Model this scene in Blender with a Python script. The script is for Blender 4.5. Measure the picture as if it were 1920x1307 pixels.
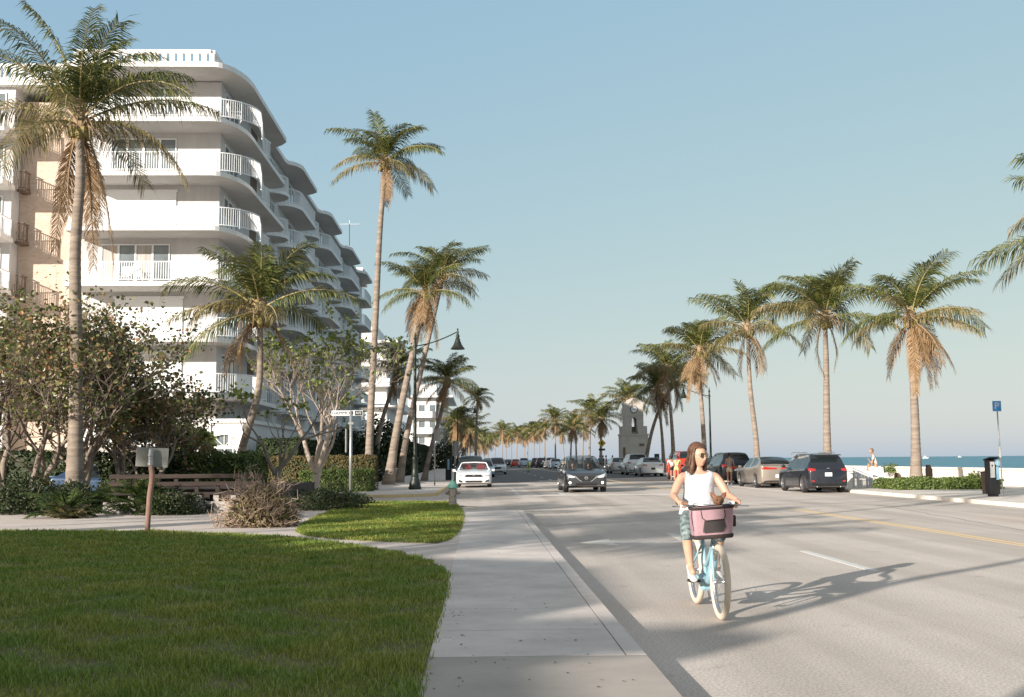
import bpy, bmesh, math, random
import numpy as np
from mathutils import Vector, Matrix, Euler, noise
rad = math.radians
PI = math.pi
scene = bpy.context.scene
for _o in list(bpy.data.objects):
    bpy.data.objects.remove(_o, do_unlink=True)
COL = scene.collection

# ------------------------------------------------------------------ camera
FPX = 2050.0                       # focal length in pixels of the 1920 px wide photograph
EYE = 1.45
cam_d = bpy.data.cameras.new('camera'); cam_d.sensor_width = 36; cam_d.lens = FPX/1920*36
cam_d.clip_start = 0.1; cam_d.clip_end = 60000
cam = bpy.data.objects.new('camera', cam_d); COL.objects.link(cam)
cam.location = (0, 0, EYE)
PITCH, YAW, ROLL = 5.807, 1.724, 0.45
CAMROT = (Matrix.Rotation(rad(-YAW), 3, 'Z') @ Matrix.Rotation(rad(90+PITCH), 3, 'X') @ Matrix.Rotation(rad(-ROLL), 3, 'Z'))
cam.rotation_euler = CAMROT.to_euler()
scene.camera = cam

# ------------------------------------------------------------------ sky, sun, exposure
SUN_EL, SUN_AZ = 16.0, 222.0       # azimuth clockwise from +Y (road direction) of the sun itself: behind left
world = bpy.data.worlds.new("World"); scene.world = world; world.use_nodes = True
wn, wl = world.node_tree.nodes, world.node_tree.links
wn.clear()
sky = wn.new('ShaderNodeTexSky'); sky.sky_type = 'NISHITA'; sky.sun_disc = False
sky.sun_elevation = rad(SUN_EL); sky.sun_rotation = rad(SUN_AZ)
sky.air_density = 1.0; sky.dust_density = 1.0; sky.ozone_density = 2.0; sky.altitude = 0
# the raw sky is very contrasty: compress every channel, and add a neutral zenith above the frame that fills the shade
sp = wn.new('ShaderNodeSeparateColor'); cb = wn.new('ShaderNodeCombineColor'); wl.new(sky.outputs[0], sp.inputs[0])
for _i, (_g, _c) in enumerate(((0.470, 1.25), (0.290, 1.73), (0.045, 2.58))):
    _a = wn.new('ShaderNodeMath'); _a.operation = 'POWER'; _a.inputs[1].default_value = _g
    _b = wn.new('ShaderNodeMath'); _b.operation = 'MULTIPLY'; _b.inputs[1].default_value = _c
    wl.new(sp.outputs[_i], _a.inputs[0]); wl.new(_a.outputs[0], _b.inputs[0]); wl.new(_b.outputs[0], cb.inputs[_i])
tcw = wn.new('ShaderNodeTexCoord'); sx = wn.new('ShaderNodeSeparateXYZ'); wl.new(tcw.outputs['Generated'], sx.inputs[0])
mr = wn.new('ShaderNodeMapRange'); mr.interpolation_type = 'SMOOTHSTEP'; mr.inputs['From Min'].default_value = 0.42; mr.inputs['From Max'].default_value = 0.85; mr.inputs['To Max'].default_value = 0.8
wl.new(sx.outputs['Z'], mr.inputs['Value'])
zenith_fill = wn.new('ShaderNodeMix'); zenith_fill.data_type = 'RGBA'; zenith_fill.inputs[7].default_value = (2.05, 1.95, 1.85, 1)
wl.new(mr.outputs[0], zenith_fill.inputs[0]); wl.new(cb.outputs[0], zenith_fill.inputs[6])
bg = wn.new('ShaderNodeBackground'); bg.inputs[1].default_value = 0.15
wo = wn.new('ShaderNodeOutputWorld')
wl.new(zenith_fill.outputs[2], bg.inputs[0]); wl.new(bg.outputs[0], wo.inputs[0])
sun_d = bpy.data.lights.new('sun', 'SUN'); sun_d.energy = 5.0; sun_d.angle = rad(0.5); sun_d.color = (1.0, 0.94, 0.86)
sun = bpy.data.objects.new('sun', sun_d); COL.objects.link(sun)
SUNV = Vector((math.sin(rad(SUN_AZ))*math.cos(rad(SUN_EL)), math.cos(rad(SUN_AZ))*math.cos(rad(SUN_EL)), math.sin(rad(SUN_EL))))
sun.rotation_euler = SUNV.to_track_quat('Z', 'Y').to_euler()
vs = scene.view_settings
vs.view_transform = 'Standard'; vs.look = 'None'; vs.gamma = 1; vs.exposure = 0.70

# ------------------------------------------------------------------ pixel to world
def ray(px, py):
    return CAMROT @ Vector(((px-960)/FPX, (653.5-py)/FPX, -1.0))
def G(px, py, z=0.0):                    # point where the pixel meets the level z
    d = ray(px, py); t = (z-EYE)/d.z
    return Vector((d.x*t, d.y*t, z))
def P(px, py, Y):                        # point of the pixel at distance Y down the road
    d = ray(px, py); t = Y/d.y
    return Vector((d.x*t, Y, EYE+d.z*t))

# ------------------------------------------------------------------ materials
MATS = {}
def mat(name, col, rough=0.6, metal=0.0, var=0.0, scale=3.0, bump=0.0, bscale=None, col2=None, spec=0.5,
        fac=None, trans=0.0, coat=0.0, alpha=1.0, emit=None, detail=6, stretch=None, subsurf=0.0, transl=0.0):
    if name in MATS: return MATS[name]
    m = bpy.data.materials.new(name); m.use_nodes = True; MATS[name] = m
    n, l = m.node_tree.nodes, m.node_tree.links
    b = n['Principled BSDF']
    b.inputs['Base Color'].default_value = (*col, 1); b.inputs['Roughness'].default_value = rough
    b.inputs['Metallic'].default_value = metal; b.inputs['Specular IOR Level'].default_value = spec
    b.inputs['Transmission Weight'].default_value = trans; b.inputs['Coat Weight'].default_value = coat
    b.inputs['Coat Roughness'].default_value = 0.05
    b.inputs['Alpha'].default_value = alpha
    if emit:
        b.inputs['Emission Color'].default_value = (*emit[0], 1); b.inputs['Emission Strength'].default_value = emit[1]
    if var > 0 or col2 or bump > 0:
        tc = n.new('ShaderNodeTexCoord'); mp = n.new('ShaderNodeMapping'); l.new(tc.outputs['Object'], mp.inputs[0])
        if stretch: mp.inputs['Scale'].default_value = stretch
    if var > 0 or col2:
        tx = n.new('ShaderNodeTexNoise'); tx.inputs['Scale'].default_value = scale; tx.inputs['Detail'].default_value = detail
        tx.inputs['Roughness'].default_value = 0.65
        l.new(mp.outputs[0], tx.inputs['Vector'])
        cr = n.new('ShaderNodeValToRGB')
        c2 = col2 if col2 else tuple(min(1, c*(1+var)) for c in col)
        c1 = col if col2 else tuple(c*(1-var) for c in col)
        cr.color_ramp.elements[0].color = (*c1, 1); cr.color_ramp.elements[1].color = (*c2, 1)
        cr.color_ramp.elements[0].position = 0.32; cr.color_ramp.elements[1].position = 0.68
        l.new(tx.outputs[0], cr.inputs[0]); l.new(cr.outputs[0], b.inputs['Base Color'])
    if bump > 0:
        tb = n.new('ShaderNodeTexNoise'); tb.inputs['Scale'].default_value = bscale or scale*4; tb.inputs['Detail'].default_value = 4
        l.new(mp.outputs[0], tb.inputs['Vector'])
        bp = n.new('ShaderNodeBump'); bp.inputs['Strength'].default_value = bump; bp.inputs['Distance'].default_value = 0.02
        l.new(tb.outputs[0], bp.inputs['Height']); l.new(bp.outputs[0], b.inputs['Normal'])
    if transl > 0:
        out = n['Material Output']; tr = n.new('ShaderNodeBsdfTranslucent'); mx = n.new('ShaderNodeMixShader')
        mx.inputs[0].default_value = transl
        if var > 0 or col2: l.new(cr.outputs[0], tr.inputs[0])
        else: tr.inputs[0].default_value = (*col, 1)
        l.new(b.outputs[0], mx.inputs[1]); l.new(tr.outputs[0], mx.inputs[2]); l.new(mx.outputs[0], out.inputs[0])
    return m
def leafmat(name, cols, rough=0.55, transl=0.3, spec=0.25):
    """foliage whose leaves differ one from the next (random per mesh island)"""
    if name in MATS: return MATS[name]
    m = bpy.data.materials.new(name); m.use_nodes = True; MATS[name] = m
    n, l = m.node_tree.nodes, m.node_tree.links; b = n['Principled BSDF']; out = n['Material Output']
    b.inputs['Roughness'].default_value = rough; b.inputs['Specular IOR Level'].default_value = spec
    g = n.new('ShaderNodeNewGeometry'); cr = n.new('ShaderNodeValToRGB')
    while len(cr.color_ramp.elements) < len(cols): cr.color_ramp.elements.new(0.5)
    for i, c in enumerate(cols):
        cr.color_ramp.elements[i].position = i/max(1, len(cols)-1); cr.color_ramp.elements[i].color = (*c, 1)
    l.new(g.outputs['Random Per Island'], cr.inputs[0]); l.new(cr.outputs[0], b.inputs['Base Color'])
    tr = n.new('ShaderNodeBsdfTranslucent'); mx = n.new('ShaderNodeMixShader'); mx.inputs[0].default_value = transl
    l.new(cr.outputs[0], tr.inputs[0]); l.new(b.outputs[0], mx.inputs[1]); l.new(tr.outputs[0], mx.inputs[2]); l.new(mx.outputs[0], out.inputs[0])
    return m

# ------------------------------------------------------------------ mesh builder
class MB:
    def __init__(s): s.v = []; s.f = []; s.m = []; s.mi = 0
    def add(s, vs_, fs):
        o = len(s.v); s.v.extend([tuple(p) for p in vs_]); s.f.extend([tuple(i+o for i in f) for f in fs]); s.m.extend([s.mi]*len(fs)); return s
    def box(s, c, size, rz=0.0, M=None):
        hx, hy, hz = size[0]/2, size[1]/2, size[2]/2
        ps = [Vector((x, y, z)) for x in (-hx, hx) for y in (-hy, hy) for z in (-hz, hz)]
        R = M if M is not None else Matrix.Rotation(rz, 3, 'Z')
        ps = [R @ p + Vector(c) for p in ps]
        return s.add(ps, [(0,1,3,2),(4,6,7,5),(0,4,5,1),(2,3,7,6),(0,2,6,4),(1,5,7,3)])
    def bx(s, x0, x1, y0, y1, z0, z1): return s.box(((x0+x1)/2, (y0+y1)/2, (z0+z1)/2), (x1-x0, y1-y0, z1-z0))
    def tube(s, pts, r, seg=8, cap=True):
        pts = [Vector(p) for p in pts]; n = len(pts)
        rs = r if isinstance(r, (list, tuple)) else [r]*n
        up = None; vs_ = []
        for i, p in enumerate(pts):
            t = (pts[min(i+1, n-1)]-pts[max(i-1, 0)])
            t = t.normalized() if t.length > 1e-9 else Vector((0, 0, 1))
            if up is None:
                up = Vector((1, 0, 0)) if abs(t.x) < 0.9 else Vector((0, 1, 0))
            a = (up - t*up.dot(t)).normalized(); up = a; b = t.cross(a)
            for k in range(seg):
                an = 2*PI*k/seg; vs_.append(p + (a*math.cos(an)+b*math.sin(an))*rs[i])
        fs = [(i*seg+k, i*seg+(k+1) % seg, (i+1)*seg+(k+1) % seg, (i+1)*seg+k) for i in range(n-1) for k in range(seg)]
        if cap: fs += [tuple(range(seg))[::-1], tuple((n-1)*seg+k for k in range(seg))]
        return s.add(vs_, fs)
    def lathe(s, prof, seg=20, c=(0, 0, 0), M=None, cap=True):
        vs_ = []; R = M if M is not None else Matrix.Identity(3)
        for r, z in prof:
            for k in range(seg):
                a = 2*PI*k/seg; vs_.append(R @ Vector((r*math.cos(a), r*math.sin(a), z)) + Vector(c))
        n = len(prof)
        fs = [(i*seg+k, i*seg+(k+1) % seg, (i+1)*seg+(k+1) % seg, (i+1)*seg+k) for i in range(n-1) for k in range(seg)]
        if cap: fs += [tuple(range(seg))[::-1], tuple((n-1)*seg+k for k in range(seg))]
        return s.add(vs_, fs)
    def prism(s, poly, z0, z1, top=True, bottom=True):
        n = len(poly)
        vs_ = [(p[0], p[1], z0) for p in poly]+[(p[0], p[1], z1) for p in poly]
        fs = [(i, (i+1) % n, n+(i+1) % n, n+i) for i in range(n)]
        if bottom: fs.append(tuple(range(n))[::-1])
        if top: fs.append(tuple(range(n, 2*n)))
        return s.add(vs_, fs)
    def slab(s, poly3, off):            # any planar outline, extruded by vector off
        n = len(poly3); off = Vector(off)
        vs_ = [Vector(p) for p in poly3]+[Vector(p)+off for p in poly3]
        return s.add(vs_, [tuple(range(n))[::-1], tuple(range(n, 2*n))]+[(i, (i+1) % n, n+(i+1) % n, n+i) for i in range(n)])
    def ball(s, c, r, seg=12, rings=8, sc=(1, 1, 1), M=None):
        vs_ = []; R = M if M is not None else Matrix.Identity(3)
        for i in range(rings+1):
            th = PI*i/rings
            for k in range(seg):
                a = 2*PI*k/seg
                vs_.append(R @ Vector((r*sc[0]*math.sin(th)*math.cos(a), r*sc[1]*math.sin(th)*math.sin(a), r*sc[2]*math.cos(th))) + Vector(c))
        return s.add(vs_, [(i*seg+k, (i+1)*seg+k, (i+1)*seg+(k+1) % seg, i*seg+(k+1) % seg) for i in range(rings) for k in range(seg)])
    def torus(s, c, R, r, M=None, seg=40, sub=10, flat=1.0, a0=0, a1=2*PI):
        full = abs(a1-a0-2*PI) < 1e-6; T = M if M is not None else Matrix.Identity(3); vs_ = []
        n = seg if full else seg+1
        for i in range(n):
            a = a0+(a1-a0)*i/seg
            for k in range(sub):
                b = 2*PI*k/sub; q = R+r*math.cos(b)
                vs_.append(T @ Vector((q*math.cos(a), q*math.sin(a), r*flat*math.sin(b))) + Vector(c))
        fs = [(i*sub+k, ((i+1) % n)*sub+k, ((i+1) % n)*sub+(k+1) % sub, i*sub+(k+1) % sub) for i in range(seg) for k in range(sub)]
        return s.add(vs_, fs)
    def build(s, name, m, parent=None, smooth=False, bevel=0.0, label=None, auto=None):
        me = bpy.data.meshes.new(name); me.from_pydata(s.v, [], s.f); me.validate(verbose=False)
        for mm in (m if isinstance(m, (list, tuple)) else [m]): me.materials.append(mm)
        if isinstance(m, (list, tuple)) and len(me.polygons) == len(s.m): me.polygons.foreach_set('material_index', s.m)
        if smooth: me.polygons.foreach_set('use_smooth', [True]*len(me.polygons))
        me.update()
        if auto is not None and smooth:
            try: me.set_sharp_from_angle(angle=rad(auto))
            except Exception: pass
        o = bpy.data.objects.new(name, me); COL.objects.link(o)
        if parent is not None: o.parent = parent
        if bevel > 0:
            md = o.modifiers.new('bevel', 'BEVEL'); md.width = bevel; md.segments = 2; md.limit_method = 'ANGLE'; md.angle_limit = rad(40)
        if label: o['label'] = label
        return o
def tag(o, label, cat=None, group=None, kind=None):
    o['label'] = label
    if cat: o['category'] = cat
    if group: o['group'] = group
    if kind: o['kind'] = kind
    return o
def thing(name, label, cat, loc=(0, 0, 0), rz=0.0, group=None, scale=1.0):
    o = bpy.data.objects.new(name, None); COL.objects.link(o); o.empty_display_size = 0.2
    o.location = loc; o.rotation_euler = (0, 0, rz); o.scale = (scale,)*3
    return tag(o, label, cat, group)
def copy_tree(o, parent=None):
    c = o.copy(); COL.objects.link(c)
    if parent is not None: c.parent = parent
    for ch in list(o.children): copy_tree(ch, c)
    return c
def struct(name, mb, m, label, smooth=False):
    o = mb.build(name, m, None, smooth); o['kind'] = 'structure'; o['label'] = label; return o
def text_part(s, name, size, m, parent, loc, rot, depth=0.004, label=None, align='CENTER'):
    cu = bpy.data.curves.new(name, 'FONT'); cu.body = s; cu.size = size; cu.extrude = depth; cu.align_x = align; cu.align_y = 'CENTER'
    cu.resolution_u = 3
    t = bpy.data.objects.new('tmp', cu); COL.objects.link(t)
    dg = bpy.context.evaluated_depsgraph_get(); me = bpy.data.meshes.new_from_object(t.evaluated_get(dg))
    bpy.data.objects.remove(t, do_unlink=True)
    me.materials.clear(); me.materials.append(m); me.name = name
    o = bpy.data.objects.new(name, me); COL.objects.link(o); o.parent = parent; o.location = loc; o.rotation_euler = rot
    if label: o['label'] = label
    return o
def arc(cx, cy, r, a0, a1, n=8):
    return [(cx+r*math.cos(rad(a0+(a1-a0)*i/n)), cy+r*math.sin(rad(a0+(a1-a0)*i/n))) for i in range(n+1)]
# ------------------------------------------------------------------ ground, roads, sea
def road_material():
    m = mat('asphalt', (0.30, 0.265, 0.235), 0.85, spec=0.2)
    n, l = m.node_tree.nodes, m.node_tree.links; b = n['Principled BSDF']
    tc = n.new('ShaderNodeTexCoord')
    def nz(scale, detail, rough=0.6):
        t = n.new('ShaderNodeTexNoise'); t.inputs['Scale'].default_value = scale; t.inputs['Detail'].default_value = detail
        t.inputs['Roughness'].default_value = rough; l.new(tc.outputs['Object'], t.inputs['Vector']); return t
    big, fine = nz(0.35, 5), nz(48, 4, 0.85)
    r1 = n.new('ShaderNodeValToRGB'); r1.color_ramp.elements[0].color = (0.51, 0.445, 0.39, 1); r1.color_ramp.elements[1].color = (0.62, 0.545, 0.485, 1)
    r1.color_ramp.elements[0].position = 0.3; r1.color_ramp.elements[1].position = 0.7
    l.new(big.outputs[0], r1.inputs[0])
    r2 = n.new('ShaderNodeValToRGB'); r2.color_ramp.elements[0].color = (0.55, 0.55, 0.55, 1); r2.color_ramp.elements[1].color = (1.38, 1.37, 1.35, 1)
    r2.color_ramp.elements[0].position = 0.33; r2.color_ramp.elements[1].position = 0.66
    l.new(fine.outputs[0], r2.inputs[0])
    mx = n.new('ShaderNodeMix'); mx.data_type = 'RGBA'; mx.blend_type = 'MULTIPLY'; mx.inputs[0].default_value = 1
    l.new(r1.outputs[0], mx.inputs[6]); l.new(r2.outputs[0], mx.inputs[7])
    # tyre polished lanes and old stains
    mp = n.new('ShaderNodeMapping'); mp.inputs['Scale'].default_value = (1.1, .035, 1); l.new(tc.outputs['Object'], mp.inputs[0])
    t3 = n.new('ShaderNodeTexNoise'); t3.inputs['Scale'].default_value = 1.0; t3.inputs['Detail'].default_value = 4; l.new(mp.outputs[0], t3.inputs['Vector'])
    r3 = n.new('ShaderNodeValToRGB'); r3.color_ramp.elements[0].color = (0.84, 0.83, 0.82, 1); r3.color_ramp.elements[1].color = (1.06, 1.06, 1.06, 1); r3.color_ramp.elements[0].position = .36; r3.color_ramp.elements[1].position = .6
    l.new(t3.outputs[0], r3.inputs[0])
    t4 = nz(1.7, 6, .7); r4 = n.new('ShaderNodeValToRGB'); r4.color_ramp.elements[0].color = (0.72, 0.70, 0.68, 1); r4.color_ramp.elements[1].color = (1, 1, 1, 1); r4.color_ramp.elements[0].position = .27; r4.color_ramp.elements[1].position = .40
    l.new(t4.outputs[0], r4.inputs[0])
    m3 = n.new('ShaderNodeMix'); m3.data_type = 'RGBA'; m3.blend_type = 'MULTIPLY'; m3.inputs[0].default_value = 1; l.new(mx.outputs[2], m3.inputs[6]); l.new(r3.outputs[0], m3.inputs[7])
    m4 = n.new('ShaderNodeMix'); m4.data_type = 'RGBA'; m4.blend_type = 'MULTIPLY'; m4.inputs[0].default_value = 1; l.new(m3.outputs[2], m4.inputs[6]); l.new(r4.outputs[0], m4.inputs[7])
    l.new(m4.outputs[2], b.inputs['Base Color'])
    bp = n.new('ShaderNodeBump'); bp.inputs['Strength'].default_value = 0.35; bp.inputs['Distance'].default_value = 0.004
    l.new(fine.outputs[0], bp.inputs['Height']); l.new(bp.outputs[0], b.inputs['Normal'])
    return m
M_road = road_material()
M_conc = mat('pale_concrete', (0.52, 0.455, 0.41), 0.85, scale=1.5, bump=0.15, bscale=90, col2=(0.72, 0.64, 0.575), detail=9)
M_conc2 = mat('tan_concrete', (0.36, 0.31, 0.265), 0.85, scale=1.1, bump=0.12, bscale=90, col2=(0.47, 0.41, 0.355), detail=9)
M_path = mat('path_concrete', (0.50, 0.42, 0.365), 0.9, scale=2.0, bump=0.2, bscale=60, col2=(0.63, 0.545, 0.48), detail=9)
M_prom = mat('promenade_concrete', (0.58, 0.51, 0.44), 0.9, scale=1.6, bump=0.2, bscale=60, col2=(0.72, 0.645, 0.565), detail=9)
M_sand = mat('sand', (0.55, 0.47, 0.38), 0.95, var=0.1, scale=0.6, bump=0.2, bscale=20)
M_soil = mat('lawn_soil', (0.09, 0.09, 0.025), 0.95, scale=6, col2=(0.17, 0.15, 0.06))
M_joint = mat('joint', (0.13, 0.115, 0.10), 0.9, var=0.3, scale=8)
M_white = mat('road_paint_white', (0.58, 0.56, 0.52), 0.7, scale=9, col2=(0.74, 0.72, 0.68), detail=8)
M_yellow = mat('road_paint_yellow', (0.58, 0.42, 0.22), 0.7, scale=9, col2=(0.72, 0.52, 0.27), detail=8)
M_darkpatch = mat('asphalt_dark', (0.17, 0.145, 0.125), 0.85, scale=3, col2=(0.24, 0.21, 0.18))

def extrude_y(sec, y0, y1, n=1):
    mb = MB(); k = len(sec)
    for j in range(n+1):
        y = y0+(y1-y0)*j/n
        mb.v.extend([(x, y, z) for x, z in sec])
    for j in range(n):
        for i in range(k-1): mb.f.append((j*k+i, j*k+i+1, (j+1)*k+i+1, (j+1)*k+i)); mb.m.append(0)
    return mb
struct('ground', extrude_y([(-4000, -0.02), (24.0, -0.02), (26.0, -0.3), (40, -2.0), (80, -5.0), (15000, -6)], -400, 30000), M_sand, 'sandy level ground reaching from behind the camera to the horizon')
# sea
M_sea = mat('sea_water', (0.012, 0.125, 0.19), 0.35, spec=0.25, scale=0.05, col2=(0.03, 0.19, 0.26), bump=0.9, bscale=0.9, stretch=(1, 1, 1))
for nd in M_sea.node_tree.nodes:
    if nd.type == 'BUMP': nd.inputs['Distance'].default_value = 0.25
struct('sea', extrude_y([(36, -1.62), (14900, -1.6)], -390, 29900), M_sea, 'blue sea beyond the white beach wall under the horizon')
# main road
rp = [(1.13, -60), (15.2, -60), (15.2, 900), (-1.7, 900), (-1.7, 46.5)]
rp += arc(-4.2, 46.0, 2.5, 0, -80, 8)[1:] + [(-5.5, 43.3), (-90, 42.9), (-90, 35.6), (-2.2, 35.6)]
rp += arc(-2.2, 33.0, 2.6, 90, 35, 5)[1:] + [(-0.35, 30.4), (-0.35, 29.9), (1.13, 29.3)]
mb = MB(); mb.add([(x, y, 0) for x, y in rp], [tuple(range(len(rp)))]); 
me_road = struct('road', mb, M_road, 'sunlit grey asphalt road running away from the camera beside the sea')
# sidewalk near: slabs with open joints
def slabs(name, x0, x1, ys, z0, z1, m, label, gap=0.012):
    mb = MB()
    for a, b_ in zip(ys[:-1], ys[1:]): mb.bx(x0, x1, a+gap/2, b_-gap/2, z0, z1)
    return struct(name, mb, m, label)
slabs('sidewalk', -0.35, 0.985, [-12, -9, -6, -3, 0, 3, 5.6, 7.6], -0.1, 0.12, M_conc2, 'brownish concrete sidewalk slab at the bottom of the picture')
slabs('sidewalk', -0.35, 0.985, [7.6, 8.75, 10.0, 11.6, 13.1, 14.7, 16.3, 17.9, 19.5, 21.1, 22.7, 24.3, 25.9, 27.5, 29.3], -0.1, 0.121, M_conc, 'pale grey concrete sidewalk running along the lawn')
slabs('kerb', 0.995, 1.13, [7.6, 10.6, 13.6, 16.6, 19.6, 22.6, 25.6, 29.3], -0.1, 0.121, M_conc, 'narrow pale kerb along the near sidewalk', 0.006)
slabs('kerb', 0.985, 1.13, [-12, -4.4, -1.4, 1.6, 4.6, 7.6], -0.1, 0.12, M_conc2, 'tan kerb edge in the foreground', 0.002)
mb = MB(); mb.bx(-0.34, 0.99, -12, 29.2, -0.1, 0.1); struct('sidewalk_bed', mb, M_joint, 'dark joint filling between the sidewalk slabs')
mb = MB(); mb.bx(1.131, 1.20, -30, 29.3, -0.05, 0.003); struct('kerb_strip', mb, M_darkpatch, 'thin dark strip at the foot of the near kerb')  # dark strip along the road side of the kerb
mb = MB(); mb.add([(-0.35, 29.3, 0.119), (1.13, 29.3, 0.119), (1.13, 30.6, 0.006), (-0.35, 30.6, 0.006)], [(0, 1, 2, 3)])
struct('kerb_ramp', mb, M_conc, 'concrete ramp from the sidewalk down to the side street')
# paved path and forecourt left of the sidewalk, below the lawns
mb = MB(); mb.add([(x, y, 0.112) for x, y in [(-0.352, -40), (-0.352, 30.2), (-0.9, 34.6), (-2.3, 35.5), (-90, 35.5), (-90, -40)]], [(0, 1, 2, 3, 4, 5)])
struct('path', mb, M_path, 'pale pinkish concrete path curving between the two lawns')
# lawns
def smooth_poly(pts, it=2):
    for _ in range(it):
        q = []
        for i in range(len(pts)):
            a, b_ = Vector(pts[i]), Vector(pts[(i+1) % len(pts)]); q += [a*0.75+b_*0.25, a*0.25+b_*0.75]
        pts = q
    return pts
L1 = [G(px, py, .12).xy for px, py in [(832, 1140), (842, 1085), (838, 1070), (803, 1050), (700, 1027), (560, 1009), (400, 999), (200, 996), (0, 996), (-300, 998)]]
L1 = [Vector((-0.36, 2.0)), Vector((-0.36, 9.0))] + L1 + [Vector((-20, 2.0))]
L2 = [G(px, py, .12).xy for px, py in [(857, 1017), (760, 1017), (640, 1012), (560, 1003), (555, 990), (590, 970), (640, 950), (645, 941), (860, 941)]]
L2 = [Vector((-0.37, 17.8)), ] + L2[1:] + [Vector((-0.9, 34.4)), Vector((-0.4, 29.5))]
def lawn_base(poly, z, label):
    poly = smooth_poly(poly, 2); mb = MB(); mb.prism([(p.x, p.y) for p in poly], 0.0, z)
    return struct('lawn_bed', mb, M_soil, label), poly
_, L1s = lawn_base(L1, 0.125, 'dark soil under the large front lawn'); _, L2s = lawn_base(L2, 0.128, 'dark soil under the small far lawn')
def in_poly(X, Y, poly):
    ins = np.zeros(len(X), bool); n = len(poly); j = n-1
    for i in range(n):
        xi, yi, xj, yj = poly[i][0], poly[i][1], poly[j][0], poly[j][1]
        c = ((yi > Y) != (yj > Y)) & (X < (xj-xi)*(Y-yi)/(yj-yi+1e-12)+xi); ins ^= c; j = i
    return ins
M_grass = leafmat('grass_blades', [(0.11, 0.14, 0.02), (0.22, 0.27, 0.04), (0.32, 0.37, 0.08), (0.50, 0.50, 0.20)], 0.6, 0.5, 0.25)
_n, _l = M_grass.node_tree.nodes, M_grass.node_tree.links
_tc = _n.new('ShaderNodeTexCoord'); _t = _n.new('ShaderNodeTexNoise'); _t.inputs['Scale'].default_value = 1.3; _t.inputs['Detail'].default_value = 6; _l.new(_tc.outputs['Object'], _t.inputs['Vector'])
_r = _n.new('ShaderNodeValToRGB'); _r.color_ramp.elements[0].color = (0.80, 0.98, 0.85, 1); _r.color_ramp.elements[1].color = (1.30, 1.12, 1.15, 1); _r.color_ramp.elements[0].position = .35; _r.color_ramp.elements[1].position = .68
_l.new(_t.outputs[0], _r.inputs[0]); _m = _n.new('ShaderNodeMix'); _m.data_type = 'RGBA'; _m.blend_type = 'MULTIPLY'; _m.inputs[0].default_value = 1
_src = [x for x in _n if x.type == 'VALTORGB' and x != _r][0]; _l.new(_src.outputs[0], _m.inputs[6]); _l.new(_r.outputs[0], _m.inputs[7])
_l.new(_m.outputs[2], _n['Principled BSDF'].inputs['Base Color']); _l.new(_m.outputs[2], [x for x in _n if x.type == 'BSDF_TRANSLUCENT'][0].inputs[0])
def grass(name, poly, dens, label, hmin, hmax, width, ylo, yhi, seed, z0):
    rng = np.random.default_rng(seed)
    xs = [p[0] for p in poly]; ys = [p[1] for p in poly]
    # keep to what the picture and a sidestep of it can see
    bands = []; y = max(min(ys), ylo); 
    while y < min(max(ys), yhi):
        y2 = y*1.18; x0 = max(min(xs), -0.56*y2-1.2); x1 = max(xs)+0.07; A = (x1-x0)*(y2-y)
        n = int(A*dens*(8.0/max(y, 6.0))**1.15)
        X = rng.uniform(x0, x1, n); Y = rng.uniform(y, y2, n); k = in_poly(X+.03*np.sin(Y*37+np.sin(Y*9)*3)+.025*np.sin(Y*91), Y+.03*np.sin(X*41)+.03*np.sin(X*83), poly)
        bands.append((X[k], Y[k])); y = y2
    X = np.concatenate([b[0] for b in bands]); Y = np.concatenate([b[1] for b in bands]); n = len(X)
    clump = np.sin(X*5.1+np.sin(Y*3.3)*2)+np.sin(Y*6.3+np.sin(X*4.1)*2)
    keep = rng.uniform(-3.2, 2, n) < clump; X, Y, clump = X[keep], Y[keep], clump[keep]; n = len(X)
    sc = np.clip(Y/8.0, 1.0, 2.6)
    H = rng.uniform(hmin, hmax, n)*(1+0.16*clump)*np.where(rng.uniform(0, 1, n) < 0.06, 1.5, 1); W = width*sc*rng.uniform(0.6, 1.3, n)
    A = rng.uniform(0, 2*np.pi, n); lean = rng.uniform(0.15, 0.95, n)*H; A2 = A+rng.uniform(-1, 1, n)+1.57
    cx, sx = np.cos(A)*W/2, np.sin(A)*W/2; lx, ly = np.cos(A2)*lean, np.sin(A2)*lean
    V = np.zeros((n, 5, 3), np.float32)
    V[:, 0] = np.stack([X-cx, Y-sx, np.full(n, z0)], 1); V[:, 1] = np.stack([X+cx, Y+sx, np.full(n, z0)], 1)
    V[:, 2] = np.stack([X-cx*.8+lx*.35, Y-sx*.8+ly*.35, z0+H*.6], 1); V[:, 3] = np.stack([X+cx*.8+lx*.35, Y+sx*.8+ly*.35, z0+H*.6], 1)
    V[:, 4] = np.stack([X+lx, Y+ly, z0+H*rng.uniform(.85, 1.0, n)], 1)
    me = bpy.data.meshes.new(name); me.vertices.add(n*5); me.vertices.foreach_set('co', V.ravel())
    base = (np.arange(n)*5)[:, None]
    loops = np.concatenate([base+np.array([[0, 1, 3, 2]]), base+np.array([[2, 3, 4]])], 1).astype(np.int32).ravel()
    me.loops.add(len(loops)); me.loops.foreach_set('vertex_index', loops)
    ls = (np.arange(n)*7)[:, None]+np.array([[0, 4]]); me.polygons.add(2*n); me.polygons.foreach_set('loop_start', ls.ravel().astype(np.int32))
    me.update(calc_edges=True); me.materials.append(M_grass)
    o = bpy.data.objects.new(name, me); COL.objects.link(o); tag(o, label, 'grass', kind='stuff'); return o
grass('grass', L1s, 4600, 'thick dark green lawn filling the lower left, in shade', 0.028, 0.062, 0.0058, 5.2, 24, 3, 0.12)
grass('grass', L2s, 6500, 'small far lawn with sunlit bands beside the sidewalk', 0.03, 0.06, 0.006, 17, 36, 4, 0.12)
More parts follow.
